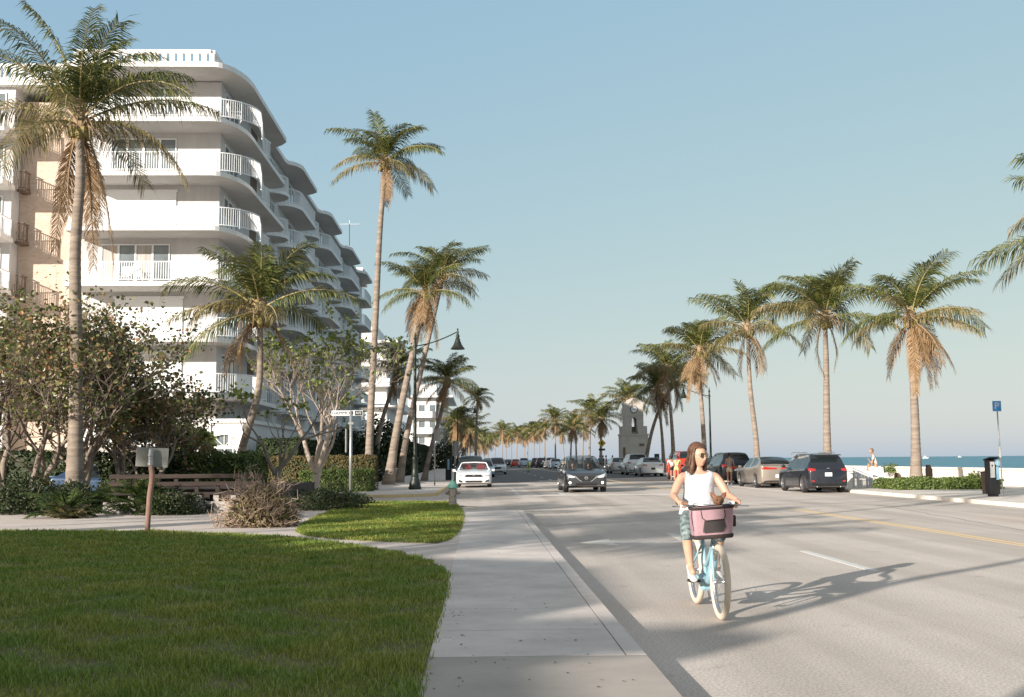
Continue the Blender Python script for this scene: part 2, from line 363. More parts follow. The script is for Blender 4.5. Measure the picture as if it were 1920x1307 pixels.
# far sidewalk beyond the side street, with kerb corner
fp = [(-90, 43.0), (-5.5, 43.4)]+arc(-4.3, 46.0, 2.45, -80, 0, 8)+[(-1.85, 900), (-6.4, 900), (-6.4, 46.8), (-90, 46.8)]
mb = MB(); mb.prism(fp, 0.0, 0.118); struct('sidewalk', mb, M_conc, 'concrete sidewalk beyond the side street with the lamp post')
kp = [(-5.6, 43.2)]+arc(-4.3, 46.0, 2.6, -80, 0, 8)+[(-1.7, 56), (-1.86, 56)]+arc(-4.3, 46.0, 2.44, 0, -80, 8)+[(-5.6, 43.36)]
mb = MB(); mb.prism(kp, 0.0, 0.122); struct('kerb', mb, M_yellow, 'yellow painted kerb round the far street corner')
mb = MB(); mb.bx(-11.2, -8.2, 42.78, 43.02, 0, 0.122); struct('kerb', mb, M_yellow, 'short yellow painted kerb behind the street sign post')
mb = MB(); mb.bx(-90, -11.2, 42.85, 43.0, 0, 0.12); mb.bx(-8.2, -5.5, 42.85, 43.35, 0, .12); mb.bx(-1.85, -1.7, 56, 900, 0, .121); struct('kerb', mb, M_conc, 'plain kerb of the far left sidewalk')
mb = MB(); mb.bx(-7.2, -6.4, 47, 60, 0.0, 0.14); M_strip = mat('grass_strip', (0.05, 0.10, 0.02), 0.9, scale=20, col2=(0.11, 0.17, 0.04), bump=1, bscale=60)
mb.bx(-12, -6.4, 46.8, 48.2, 0, .141); struct('verge', mb, M_strip, 'narrow grass verge at the foot of the hedges')
# right promenade
slabs('sidewalk', 15.36, 23.6, [-30, 20, 22.5, 25, 27.5, 30, 32.5, 35, 37.5, 40, 42.5, 45, 47.5, 50, 55, 60, 65, 70, 900], -0.1, 0.12, M_prom, 'wide pale promenade on the sea side of the road')
slabs('kerb', 15.2, 15.354, [-30]+list(range(12, 120, 3))+[900], -0.1, 0.123, M_prom, 'pale kerb along the sea side promenade', 0.02)
# markings
def mark(x0, x1, y0, y1, m, z=0.004):
    return (x0, x1, y0, y1, z)
mk = MB()
for y0 in (3.4, 14.0, 24.6): mk.bx(4.97, 5.09, y0, y0+3.1, 0.0, 0.004)
for y0 in range(66, 300, 11): mk.bx(4.97, 5.09, y0, y0+3.1, 0.0, 0.004)
mk.bx(1.4, 8.6, 44.6, 44.95, 0.0, 0.004); mk.bx(-1.2, 8.5, 63.6, 64.1, 0, 0.004)      # stop lines
mk.bx(-15, -3.2, 37.9, 38.15, 0, .004); mk.bx(12.98, 13.08, 46, 62, 0, .004)
for y0 in (48.5, 55.0, 61.5): mk.bx(13.1, 15.1, y0, y0+0.1, 0, .004)
# turn arrow in the first lane
az = [(1.75, 19.3), (2.35, 20.15), (2.3, 19.6), (3.55, 19.5), (3.6, 21.4), (3.78, 21.4), (3.78, 19.2), (2.3, 19.1), (2.35, 18.5)]
mk2 = MB(); mk2.prism([(x, y) for x, y in az][::-1], 0.0, 0.004); struct('road_marking', mk2, mat('worn_paint', (0.60, 0.53, 0.46), .8, scale=7, col2=(0.80, 0.74, 0.67), detail=9), 'faint worn white turn arrow in the near lane')
mk.bx(1.55, 1.65, 46, 56, 0, 0.004)
az = [(3.0, 47.5), (3.9, 47.5), (3.45, 49.5)]; mk.prism(az, 0, .004); mk.bx(3.35, 3.55, 45.6, 47.5, 0, .004)
mk_keep = mk
struct('road_marking', mk, M_white, 'worn white lane dashes and stop lines on the asphalt')
mk = MB()
for x in (8.74, 8.93): mk.bx(x, x+0.085, -40, 31.0, 0, .004); mk.bx(x, x+0.11, 47, 900, 0, .004)
mk.bx(9.4, 10.6, 49.5, 50.3, 0, .004); mk.bx(9.4, 10.6, 51.3, 51.7, 0, .004)
struct('road_marking', mk, M_yellow, 'double yellow centre line and yellow patch on the asphalt')
mk = MB(); mk.bx(-1.6, 15.1, 70, 900, 0, 0.003)  # building shade painted as a dark sheet over the far road
struct('road_shade_sheet', mk, mat('asphalt_shaded', (0.10, 0.095, 0.09), 0.85, scale=2, col2=(0.14, 0.13, 0.12), bump=.3, bscale=120), 'dark sheet standing for building shade farther up the road')
# crack and tar lines
mk = MB(); rr = random.Random(5)
def crack(p, q, n, amp, w, z=0.0035):
    pts = []
    for i in range(n+1):
        t = i/n; pts.append(Vector((p[0]+(q[0]-p[0])*t+rr.uniform(-amp, amp), p[1]+(q[1]-p[1])*t+rr.uniform(-amp, amp), 0)))
    for a, b_ in zip(pts[:-1], pts[1:]):
        d = (b_-a).normalized(); nn = Vector((-d.y, d.x, 0))*w/2
        mk.add([(a-nn).to_tuple()[:2]+(z,), (b_-nn).to_tuple()[:2]+(z,), (b_+nn).to_tuple()[:2]+(z,), (a+nn).to_tuple()[:2]+(z,)], [(0, 1, 2, 3)])
crack((1.2, 30.8), (15.1, 36.3), 40, .05, .05)
crack((1.5, 24.0), (9.5, 30.5), 26, .05, .03); crack((9.5, 12.0), (12, 33), 30, .06, .03); crack((6.2, 44), (12.6, 31.5), 22, .08, .05)
crack((2.6, 34.0), (15.0, 39.2), 30, .07, .05)
struct('road_cracks', mk, M_darkpatch, 'thin dark crack lines sealed across the asphalt')
# litter of dry leaf bits on the sidewalk
mk = MB()
for i in range(110):
    x, y = rr.uniform(-0.3, 1.0), rr.choice([rr.uniform(6.5, 11), rr.uniform(6.5, 20)]); s = rr.uniform(.004, .014); a = rr.uniform(0, 6.3)
    if rr.random() < .4: x = rr.uniform(-.34, -.1)
    mk.add([(x+math.cos(a+k*2.1)*s*rr.uniform(.5, 1.6), y+math.sin(a+k*2.1)*s*1.4, 0.123+rr.uniform(0, .006)) for k in range(4)], [(0, 1, 2), (0, 2, 3)])
o = mk.build('leaf_litter', mat('dry_litter', (0.05, 0.035, 0.025), 0.9)); tag(o, 'tiny dark dry leaf bits scattered over the near sidewalk', 'litter', kind='stuff')
# beach wall and low seaside plants
M_wall = mat('cream_wall', (0.74, 0.67, 0.56), 0.8, scale=0.8, col2=(0.84, 0.77, 0.66), bump=.15, bscale=40)
w = thing('beach_wall', 'long low cream wall between the promenade and the sea', 'wall', (23.6, 0, 0))
mb = MB(); mb.bx(0, 0.35, -20, 400, 0, 0.80); mb.build('wall_body', M_wall, w)
mb = MB(); mb.bx(-0.06, 0.41, -20, 400, 0.80, 0.90); mb.build('wall_cap', M_wall, w)
# ------------------------------------------------------------------ white apartment building on the left
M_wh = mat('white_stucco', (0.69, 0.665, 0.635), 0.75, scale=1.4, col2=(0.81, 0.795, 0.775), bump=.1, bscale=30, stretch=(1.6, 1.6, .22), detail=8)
M_wallw = mat('shaded_white_stucco', (0.50, 0.485, 0.47), 0.8, scale=1.4, col2=(0.60, 0.585, 0.57), bump=.1, bscale=30, stretch=(1.6, 1.6, .22), detail=8)  # white stucco with the balcony overhang shade put into its colour
M_wh2 = mat('white_metal_rail', (0.80, 0.80, 0.79), 0.45)
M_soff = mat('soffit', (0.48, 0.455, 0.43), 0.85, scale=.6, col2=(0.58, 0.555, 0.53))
M_glass = mat('window_glass', (0.07, 0.085, 0.09), 0.06, spec=0.9, scale=.5, col2=(0.22, 0.25, 0.26))
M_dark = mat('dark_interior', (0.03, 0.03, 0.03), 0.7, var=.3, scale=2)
M_curt = mat('curtain', (0.34, 0.31, 0.28), 0.9, scale=1.0, col2=(0.50, 0.47, 0.43), stretch=(9, 9, .3))
M_brown = mat('brown_panel', (0.13, 0.085, 0.06), 0.7, var=.25, scale=3)
def brickmat(name, c1, c2, mortar, sc):
    m = mat(name, c1, 0.9); n, l = m.node_tree.nodes, m.node_tree.links
    tc = n.new('ShaderNodeTexCoord'); mp = n.new('ShaderNodeMapping'); mp.inputs['Rotation'].default_value = (PI/2, 0, 0)
    b = n.new('ShaderNodeTexBrick'); b.inputs['Scale'].default_value = sc; b.inputs['Color1'].default_value = (*c1, 1); b.inputs['Color2'].default_value = (*c2, 1)
    b.inputs['Mortar'].default_value = (*mortar, 1); b.inputs['Mortar Size'].default_value = 0.02
    l.new(tc.outputs['Object'], mp.inputs[0]); l.new(mp.outputs[0], b.inputs['Vector']); l.new(b.outputs[0], n['Principled BSDF'].inputs['Base Color']); return m
M_brick = brickmat('tan_brick', (0.50, 0.37, 0.28), (0.60, 0.46, 0.36), (0.55, 0.47, 0.40), 2.2)
bld = thing('apartment_building', 'large white apartment block with stacked rounded balconies behind the trees on the left', 'building', (0, 0, 0))
XW, XE = -13.9, -12.45
def earc(r=0.0): return [(-13.95+(1.5-r)*math.cos(rad(a)), 55.8+3.6+(3.6-r)*math.sin(rad(a))) for a in range(-90, 1, 7)]+[(-12.45-r, 59.6)]
YF, YW = 55.8, 58.0                    # front balcony edge and front wall
LZ = [4.78, 7.66, 10.55, 13.43, 16.32, 19.2]
ZR = 22.0
mb = MB()
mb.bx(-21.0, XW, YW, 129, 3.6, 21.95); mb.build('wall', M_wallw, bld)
mb = MB(); mb.bx(-21.0, XW+0.1, YW+0.2, 129, -0.02, 3.59)
mb.build('ground_floor_wall', M_wh, bld)
# slab outlines
front = [(-21.2, YW+.1), (-21.2, YF)] + [(-14.6, YF)] + earc() + [(XE, 69.2), (-12.75, 69.9), (XW+.01, 70.2), (XW+.01, YW+.1)]
def bay(s, e):
    return [(XW+.01, s)] + [(-13.75+1.3*math.cos(rad(a)), s+2.0+2.0*math.sin(rad(a))) for a in range(-84, 1, 12)] + [(XE, e-.3), (-12.75, e), (XW+.01, e+.3)]
bays = [(74.8, 83), (89.8, 98.4), (104.8, 113.8), (118.8, 126.5)]
smalls = [72.4, 86.4, 101.6, 116.3]
def small(yc): return [(XW+.01, yc-1.5)] + arc(XW-.35, yc, 1.5, -70, 70, 10) + [(XW+.01, yc+1.5)]
def slab_mesh(poly, th=0.24):
    mb = MB(); n = len(poly)
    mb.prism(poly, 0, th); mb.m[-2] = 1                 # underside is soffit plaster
    return mb
def rail_path(poly, inset=.07):
    return poly
def make_rail(path, h=1.02, solid=(), pitch=0.125, gaps=()):
    """picket rail along an open path; solid = list of (s0,s1) arc-length ranges with a full panel"""
    mb = MB(); L = 0
    for a, b_ in zip(path[:-1], path[1:]):
        a, b_ = Vector((*a, 0)), Vector((*b_, 0)); d = b_-a; ln = d.length
        if ln < 1e-6: continue
        ang = math.atan2(d.y, d.x); mid = (a+b_)/2
        mb.box((mid.x, mid.y, h), (ln+.02, .06, .05), ang); mb.box((mid.x, mid.y, .10), (ln+.02, .04, .04), ang)
        k0 = math.ceil(L/pitch)
        while k0*pitch < L+ln:
            s = k0*pitch; p = a+d*((s-L)/ln)
            if not any(q0 <= s <= q1 for q0, q1 in solid):
                big = (k0 % 14 == 0)
                mb.box((p.x, p.y, .56 if not big else .53), ((.055, .055, 1.06) if big else (.028, .028, .9)), ang)
            k0 += 1
        for q0, q1 in solid:
            u0, u1 = max(q0, L), min(q1, L+ln)
            if u1 > u0+.01:
                m_ = a+d*(((u0+u1)/2-L)/ln); mb.box((m_.x, m_.y, .53), (u1-u0, .05, .9), ang)
        L += ln
    return mb
def path_len(path, upto): 
    return sum((Vector(b_)-Vector(a)).length for a, b_ in zip(path[:upto], path[1:upto+1]))
def inset_path(poly, d=.08):
    # move the outer run of the outline inwards
    P_ = [Vector(p) for p in poly]; out = []
    for i in range(1, len(P_)-1):
        t = (P_[i+1]-P_[i-1]).normalized(); nrm = Vector((-t.y, t.x)); out.append((P_[i]+nrm*d).to_tuple())
    return out
fpth = [(-21.05, YF+.1), (-14.6, YF+.1)] + arc(-14.2, YF+2.5, 2.38, -90, 0, 12) + [(XE-.12, 63.0), (-12.4, 64.1)]
def px2s(px): return P(px, 400, YF).x + 21.05
front_solid = {5: [(px2s(345), px2s(404)), (0, px2s(203))], 4: [(px2s(330), px2s(404)), (0, px2s(170)+0)], 3: [(px2s(175), px2s(400))],
               2: [(px2s(340), px2s(406))], 1: [(px2s(180), px2s(215))], 0: [(px2s(180), px2s(394)), (8.6, 9.9)]}
sl_front = None
for k, z in enumerate(LZ):
    if sl_front is None:
        o = slab_mesh(front).build('balcony', [M_wh, M_soff], bld); sl_front = o
    else:
        o = sl_front.copy(); COL.objects.link(o); o.parent = bld
    o.location = (0, 0, z-.1)
    r = make_rail(fpth, solid=front_solid.get(k, [])).build('railing', M_wh2, o); r.location = (0, 0, .24)
for (s, e) in bays:
    poly = bay(s, e); sm = slab_mesh(poly); pth = inset_path(poly); first = None
    for k, z in enumerate(LZ):
        if first is None:
            first = sm.build('balcony', [M_wh, M_soff], bld)
            r = make_rail(pth, solid=[(2.6, 99)] if False else [], pitch=.14).build('railing', M_wh2, first); r.location = (0, 0, .24)
            o = first
        else: o = copy_tree(first, bld)
        o.location = (0, 0, z-.1)
for yc in smalls:
    poly = small(yc); sm = slab_mesh(poly); pth = inset_path(poly, .06); first = None
    for k, z in enumerate(LZ):
        if first is None:
            first = sm.build('small_balcony', [M_wh, M_soff], bld)
            r = make_rail(pth, pitch=.14).build('railing', M_wh2, first); r.location = (0, 0, .24); o = first
        else: o = copy_tree(first, bld)
        o.location = (0, 0, z-.1)
# roof: plate with the same rounded bays
roof = [(-21.4, YW+.2), (-21.4, YF-.05)] + [(-14.6, YF-.05)] + earc(-.05) + [(XE+.05, 69.4), (-12.8, 70.1), (-13.3, 70.6)]
for (s, e) in bays:
    roof += [(-13.3, s-.6)] + [(-13.75+1.35*math.cos(rad(a)), s+1.8+2.0*math.sin(rad(a))) for a in range(-66, 1, 11)] + [(XE+.05, e-.2), (-12.8, e+.3), (-13.3, e+.7)]
roof += [(-13.3, 129.3), (-21.4, 129.3)]
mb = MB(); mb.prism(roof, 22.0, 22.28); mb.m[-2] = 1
ro = mb.build('roof', [M_wh, M_soff], bld)
# roof parapets: pierced balustrade at the front, blocks set back over every bay
def balustrade(p, q, h=1.0, pitch=.42):
    mb = MB(); a, b_ = Vector((*p, 0)), Vector((*q, 0)); d = b_-a; ln = d.length; ang = math.atan2(d.y, d.x); mid = (a+b_)/2
    mb.box((mid.x, mid.y, h-.1), (ln, .22, .2), ang); mb.box((mid.x, mid.y, .1), (ln, .22, .2), ang)
    k = 0
    while k*pitch < ln:
        c = a+d.normalized()*(k*pitch+.12); mb.box((c.x, c.y, h/2), (.25, .16, h-.4), ang); k += 1
    return mb
o = balustrade((-21.4, YF+1.0), (-14.2, YF+1.0)).build('parapet', M_wh, bld); o.location = (0, 0, 22.28)
o = balustrade((-14.1, YF+1.0), (-14.1, 63)).build('parapet', M_wh, bld); o.location = (0, 0, 22.28)
for (s, e) in [(67, 71.5)]+[(b1-2.2, b1+1.4) for _, b1 in bays]:
    mb = MB(); mb.bx(-14.9, -13.35, s, e, 22.28, 23.35); mb.bx(-15.0, -13.25, s-.1, e+.1, 23.35, 23.5); mb.build('parapet_block', M_wh, bld)
mb = MB(); mb.bx(-19.5, -15.0, 66, 74, 22.28, 24.6); mb.build('roof_house', M_wh, bld); mb = MB(); mb.bx(-19.5, -15, 88, 95, 22.28, 24.4); mb.build('roof_house', M_wh, bld)
# windows: front face sliding units
def sliding(w, h, n, curtain=False):
    fr = MB(); fr.bx(-w/2, w/2, -.06, .02, h-.07, h); fr.bx(-w/2, w/2, -.06, .02, 0, .06)
    for i in range(n+1):
        x = -w/2+w*i/n; fr.bx(max(-w/2, x-.05), min(w/2, x+.05), -.06, .02, .06, h-.07)
    pn = MB(); 
    for i in range(n): 
        pn.mi = 1 if (curtain and i % 2 == 0) else 0
        pn.bx(-w/2+w*i/n+.05, -w/2+w*(i+1)/n-.05, -.02, .01, .06, h-.07)
    return fr, pn
def put_window(x, y, z, rz, w, h, n, curtain=False, parent=None):
    fr, pn = sliding(w, h, n, curtain); f = fr.build('window', M_wh2, parent or bld); f.location = (x, y, z); f.rotation_euler = (0, 0, rz)
    p = pn.build('pane', [M_glass, M_curt], f); return f
def fx(px): return P(px, 500, YW).x
for k, z in enumerate(LZ):
    zz = z+.14
    if k == 5:
        put_window((fx(204)+fx(238))/2, YW-.01, zz, 0, fx(238)-fx(204), 2.3, 2); put_window((fx(272)+fx(330))/2, YW-.01, zz, 0, fx(330)-fx(272), 2.3, 2)
    elif k in (4,): put_window((fx(202)+fx(326))/2, YW-.01, zz, 0, fx(326)-fx(202), 2.35, 4)
    elif k == 2: put_window((fx(190)+fx(318))/2, YW-.01, zz, 0, fx(318)-fx(190), 2.35, 4, True)
    else:
        # closed storm shutters, drawn in relief
        sh = MB(); a, b_ = fx(192 if k == 3 else 218), fx(328 if k == 3 else 345); sh.bx(a, b_, YW-.07, YW+.02, zz, zz+2.3)
        sh.bx(a-.08, b_+.08, YW-.1, YW+.02, zz+2.3, zz+2.42); sh.bx((a+b_)/2-.04, (a+b_)/2+.04, YW-.09, YW-.06, zz, zz+2.3)
        sh.build('shutter', M_wh2, bld)
    put_window(XW-.5-.0, YW-.012, -10, 0, .3, .3, 1) if False else None
# side doors, dark, on every floor and bay
base_side = put_window(XW+.02, 60.4, LZ[0]+.14, PI/2, 3.2, 2.3, 3)
sides = [(60.4, 1.0)]+[((s+e)/2+.3, 1.15) for s, e in bays]+[(yc, .5) for yc in smalls]
for k, z in enumerate(LZ):
    for (y, sx) in sides:
        if k == 0 and y == 60.4: continue
        c = copy_tree(base_side, bld); c.location = (XW+.02, y, z+.14); c.scale = (sx, 1, 1)
for k, z in enumerate(LZ):
    for y in (66.6, 80.2, 95.4, 110.4):
        if y == 66.6: mb0 = MB(); mb0.bx(XW-.01, XW+.03, y-.9, y+.9, z+.14, z+2.6); mb0.build('brown_panel', M_brown, bld)
        else: mb0 = MB(); mb0.bx(XW-.01, XW+.025, y-.7, y+.7, z+.14, z+2.5); mb0.build('brown_panel', M_brown, bld)
# projecting ground floor porch with arches
px_ = MB()
def arch_wall(x0, x1, z1, ops, y, th=.3, axis='x', n=10):
    """wall with arched openings built as one outline facing -Y (axis x) or +X (axis y)"""
    mb = MB(); prev = x0
    def quad(a0, a1, z0, z2):
        if axis == 'x': mb.bx(a0, a1, y, y+th, z0, z2)
        else: mb.bx(y-th, y, a0, a1, z0, z2)
    for (c, w, hs) in ops:
        quad(prev, c-w/2, 0, z1)
        for i in range(n):
            a0, a1 = PI*i/n, PI*(i+1)/n; u0, u1 = c-w/2*math.cos(a0), c-w/2*math.cos(a1); zt = hs+w/2*max(math.sin(a0), math.sin(a1))*.98
            quad(u0, u1, min(zt, z1-.05), z1)
        prev = c+w/2
    quad(prev, x1, 0, z1); return mb
xa = fx(427)
arch_wall(-14.0, -12.35, 3.5, [(xa, 1.35, 2.2)], YW-.15, axis='x').build('porch_wall', M_wh, bld)
arch_wall(YW+.16, 92, 3.5, [(62, 1.8, 2.0), (66, 1.8, 2.0), (71, 2, 2.0), (76, 2, 2.0), (82, 2, 2), (88, 2, 2)], -12.35, axis='y').build('porch_wall', M_wh, bld)
mb = MB(); mb.bx(-14.2, -12.2, YW-.3, 92.2, 3.5, 3.7); mb.build('porch_roof', M_wh, bld)
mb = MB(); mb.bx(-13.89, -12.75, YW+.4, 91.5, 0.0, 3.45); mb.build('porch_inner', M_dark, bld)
f = put_window(xa, YW+.02, 0.3, 0, 1.3, 1.9, 2)
fl = MB(); pts = [(xa+.64*math.cos(rad(a)), YW+.0, 2.25+.62*math.sin(rad(a))) for a in range(0, 181, 15)]; fl.slab(pts, (0, .03, 0)); 
fl.build('fan_light', M_glass, f).matrix_parent_inverse = Matrix.Translation(f.location).inverted()
fb = MB()
for a in (45, 90, 135): fb.tube([(xa, YW-.03, 2.25), (xa+.64*math.cos(rad(a)), YW-.03, 2.25+.62*math.sin(rad(a)))], .025, 4)
fb.bx(xa-.66, xa+.66, YW-.06, YW, 2.2, 2.3)
o = fb.build('fan_light_bar', M_wh2, f); o.matrix_parent_inverse = Matrix.Translation(f.location).inverted()
# big ground floor windows at the front
for (p0, p1) in ((186, 246), (252, 328)):
    put_window((fx(p0)+fx(p1))/2, YW+.17, .35, 0, fx(p1)-fx(p0), 2.0, 2, True)
    put_window((fx(p0)+fx(p1))/2, YW+.17, 2.42, 0, fx(p1)-fx(p0), .95, 2)
# left wing of tan brick and the white wing beyond it
wing = thing('apartment_wing', 'tan brick wing with white balconies at the far left edge, beside the white block', 'building', (0, 0, 0))
xb0, xb1 = P(36, 400, 60).x, -21.05
mb = MB(); mb.bx(xb0, xb1, 60, 80, 0, 21.5); mb.build('brick_wall', M_brick, wing)
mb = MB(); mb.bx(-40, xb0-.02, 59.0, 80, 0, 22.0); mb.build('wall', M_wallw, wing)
mb = MB(); mb.bx(-40, xb1+.3, 58.6, 80.2, 22.0, 22.3); mb.build('roof', M_wh, wing)
o = balustrade((-34, 59), (-21.6, 59)).build('parapet', M_wh, wing); o.location = (0, 0, 22.3)
for k, z in enumerate(LZ):
    mb = MB(); mb.bx(-34, xb0+.15, 57.4, 59.0, z-.1, z+.14); b1 = mb.build('balcony', [M_wh], wing)
    make_rail([(-34, 57.5), (xb0+.05, 57.5), (xb0+.05, 58.95)]).build('railing', M_wh2, b1).location = (0, 0, z+.14)
    put_window(-28.1, 58.99, z+.14, 0, 4.6, 2.35, 4, False, wing)
    mb = MB(); mb.prism([(xb0+.16, 60), (xb0+.16, 59.2), (xb0+.6, 59.2), (xb0+.6, 60)], z-.1, z+.02); b2 = mb.build('fire_balcony', M_brown, wing)
    make_rail([(xb0+.2, 59.25), (xb0+.56, 59.25), (xb0+.56, 59.95)], pitch=.16).build('railing', M_brown, b2).location = (0, 0, z+.02)
# balcony furniture seen through the rails
M_outd = mat('outdoor_white', (0.7, 0.69, 0.66), .5); M_tan = mat('tan_cushion', (0.42, .30, .18), .8)
def deck_chair(x, y, z, rz, label, m=M_outd):
    t = thing('balcony_chair', label, 'chair', (x, y, z), rz, 'chairs on the white balconies')
    mb = MB(); mb.bx(-.28, .28, -.3, .3, .36, .42); mb.build('seat', m, t)
    mb = MB(); mb.box((0, .33, .7), (.56, .05, .66), M=Matrix.Rotation(rad(-14), 3, 'X')); mb.build('backrest', m, t)
    for sx in (-.25, .25):
        for sy in (-.26, .26): q = MB(); q.tube([(sx, sy, 0), (sx, sy, .37)], .022, 6); q.build('leg', m, t)
        q = MB(); q.bx(sx-.03, sx+.03, -.28, .3, .58, .62); q.build('armrest', m, t)
deck_chair(P(440, 215, 57).x+.0, 57.1, LZ[5]+.14, 1.9, 'white lounge chair behind the rounded rail of the top balcony')
deck_chair(P(235, 520, 57).x, 57.0, LZ[2]+.14, 0, 'white chair on the fourth balcony down, left of its sliding doors')
deck_chair(P(268, 520, 57).x, 57.0, LZ[2]+.14, 2.6, 'white chair on the fourth balcony down, in front of its dark sliding door')
# TV antenna on the roof
an = thing('roof_antenna', 'thin white television aerial standing on the roof of the white block', 'antenna', (P(655, 470, 106).x, 106, 22.28), scale=.66)
mb = MB(); mb.tube([(0, 0, 0), (0, 0, 3.6)], .05, 6); mb.build('mast', M_dark, an)
mb = MB(); mb.tube([(-1.4, 0, 3.5), (1.6, 0, 3.5)], .03, 5)
for i in range(7): mb.tube([(-1.3+i*.45, -.5, 3.5), (-1.3+i*.45, .5, 3.5)], .02, 4)
mb.tube([(0, 0, 3.6), (0, 0, 4.1)], .03, 5); mb.build('aerial', M_wh2, an)

# ------------------------------------------------------------------ blocks farther up the street
def far_block(x0, x1, y0, y1, h, fl, label, m, seed, penthouse=True):
    t = thing('far_apartment_building', label, 'building', (0, 0, 0)); rr = random.Random(seed)
    mb = MB(); mb.bx(x0, x1-1.8, y0+1.8, y1, 0, h); mb.build('wall', m, t)
    mb = MB(); mb.bx(x0-.2, x1, y0, y1+.2, h, h+.35); ro = mb.build('roof', M_wh, t)
    if penthouse:
        mb = MB(); mb.bx(x0+2, x1-3.2, y0+3.2, y1-3, h+.35, h+2.6); mb.build('roof_house', m, ro)
    n = int(h//fl)
    for k in range(1, n):
        z = k*fl+.6
        mb = MB(); mb.prism([(x0, y0+1.81)]+[(x0, y0), (x1-1.2, y0)]+arc(x1-1.2, y0+1.2, 1.2, -90, 0, 5)+[(x1, y1-1), (x1-1.81, y1)], z-.2, z, True, True)
        b_ = mb.build('balcony', M_wh, t)
        # solid balustrade panels with gaps
        mb = MB(); x = x0
        while x < x1-1.4:
            w = rr.choice([1.4, 2.2]); mb.bx(x, min(x+w, x1-1.2), y0+.05, y0+.15, z, z+.95) if rr.random() < .75 else mb.bx(x, min(x+w, x1-1.2), y0+.05, y0+.12, z+.88, z+.95); x += w
        mb.bx(x1-.15, x1-.05, y0+1.2, y1-1, z, z+.95); mb.build('railing', m, b_)
        for i in range(int((x1-x0-2)//3.2)):
            f = put_window(x0+2+i*3.2, y0+1.79, z+.02, 0, 2.4, fl-.7, 2, rr.random() < .4, t)
    return t
far_block(-26, -11.6, 156, 186, 18.3, 2.9, 'white block with sunlit balconies behind the tall leaning palms', M_wh, 1)
far_block(-13.5, -5.0, 205, 240, 13.2, 3.0, 'lower white building beyond the palms, left of the dark leaning palm', M_wh, 2)
far_block(-9.5, -3.6, 262, 280, 7.5, 3.0, 'small white house at the far end of the left sidewalk', M_wh, 3, False)

# ------------------------------------------------------------------ clock tower
M_stone = mat('coral_stone', (0.40, 0.35, 0.30), .9, scale=.9, col2=(0.50, 0.445, 0.385), bump=.3, bscale=12, detail=9)
tw = thing('clock_tower', 'small stone clock tower with a rounded top standing at the sea wall', 'clock tower', (19.8, 141, 0))
def sq(h0, h1, w, d): 
    mb = MB(); mb.bx(-w/2, w/2, -d/2, d/2, h0, h1); return mb
mb = sq(0, 4.55, 3.4, 3.2); mb.build('tower_base', M_stone, tw)
mb = MB(); mb.bx(-1.78, 1.78, -1.68, 1.68, 4.4, 4.62); mb.build('cornice', M_stone, tw)
mb = MB(); mb.bx(-1.6, -.4, -1.5, 1.5, 4.62, 5.6); mb.bx(.4, 1.6, -1.5, 1.5, 4.62, 5.6); mb.bx(-1.6, 1.6, 1.1, 1.5, 4.62, 5.6); mb.build('upper_parapet', M_stone, tw)
# shaft with a see-through arched opening
mb = MB(); yh = 1.15
mb.bx(-1.2, -.32, -yh, yh, 4.62, 8.4); mb.bx(.32, 1.2, -yh, yh, 4.62, 8.4); mb.bx(-.32, .32, -yh, yh, 6.75, 8.4)
for i in range(8):
    a0, a1 = PI*i/8, PI*(i+1)/8; mb.bx(-.32*math.cos(a0), -.32*math.cos(a1), -yh, yh, 6.4+.32*min(math.sin(a0), math.sin(a1))+.03, 6.75)
mb.bx(-.32, .32, -.6, .6, 4.62, 4.9)
mb.build('tower_shaft', M_stone, tw)
mb = MB(); mb.bx(-1.24, 1.24, -1.19, 1.19, 6.9, 6.98); mb.build('band', M_stone, tw)
mb = MB(); prof = [(-1.2, 8.4), (1.2, 8.4), (1.2, 8.62), (.95, 8.75), (.62, 9.05), (.3, 9.2), (0, 9.25), (-.3, 9.2), (-.62, 9.05), (-.95, 8.75), (-1.2, 8.62)]
mb.slab([(x, -yh, z) for x, z in prof], (0, 2*yh, 0)); mb.build('tower_crown', M_stone, tw)
RX = Matrix.Rotation(PI/2, 3, 'X')
ck = MB(); ck.lathe([(.42, 0), (.42, .08)], 28, (0, -yh, 7.75), RX); fc = ck.build('clock_face', mat('clock_white', (.8, .8, .78), .4), tw)
r_ = MB(); r_.torus((0, -yh-.06, 7.75), .43, .045, RX, 28, 6); r_.build('clock_rim', M_dark, fc)
r_ = MB(); r_.box((-.11, -yh-.10, 7.78), (.28, .02, .05), M=Matrix.Rotation(rad(-8), 3, 'Y')); r_.box((.12, -yh-.10, 7.70), (.3, .02, .035), M=Matrix.Rotation(rad(30), 3, 'Y')); r_.build('clock_hand', M_dark, fc)
r_ = MB()
for i in range(12):
    a = 2*PI*i/12; r_.box((.34*math.sin(a), -yh-.09, 7.75+.34*math.cos(a)), (.03, .02, .08), M=Matrix.Rotation(a, 3, 'Y'))
r_.build('hour_mark', M_dark, fc)
mb = MB(); mb.bx(-1.55, -1.25, -1.66, -1.59, .6, 2.9); mb.build('side_niche', M_brown, tw)
mb = MB(); mb.bx(.55, 1.15, -1.72, -1.6, 3.1, 3.35); mb.build('plaque', M_brown, tw)
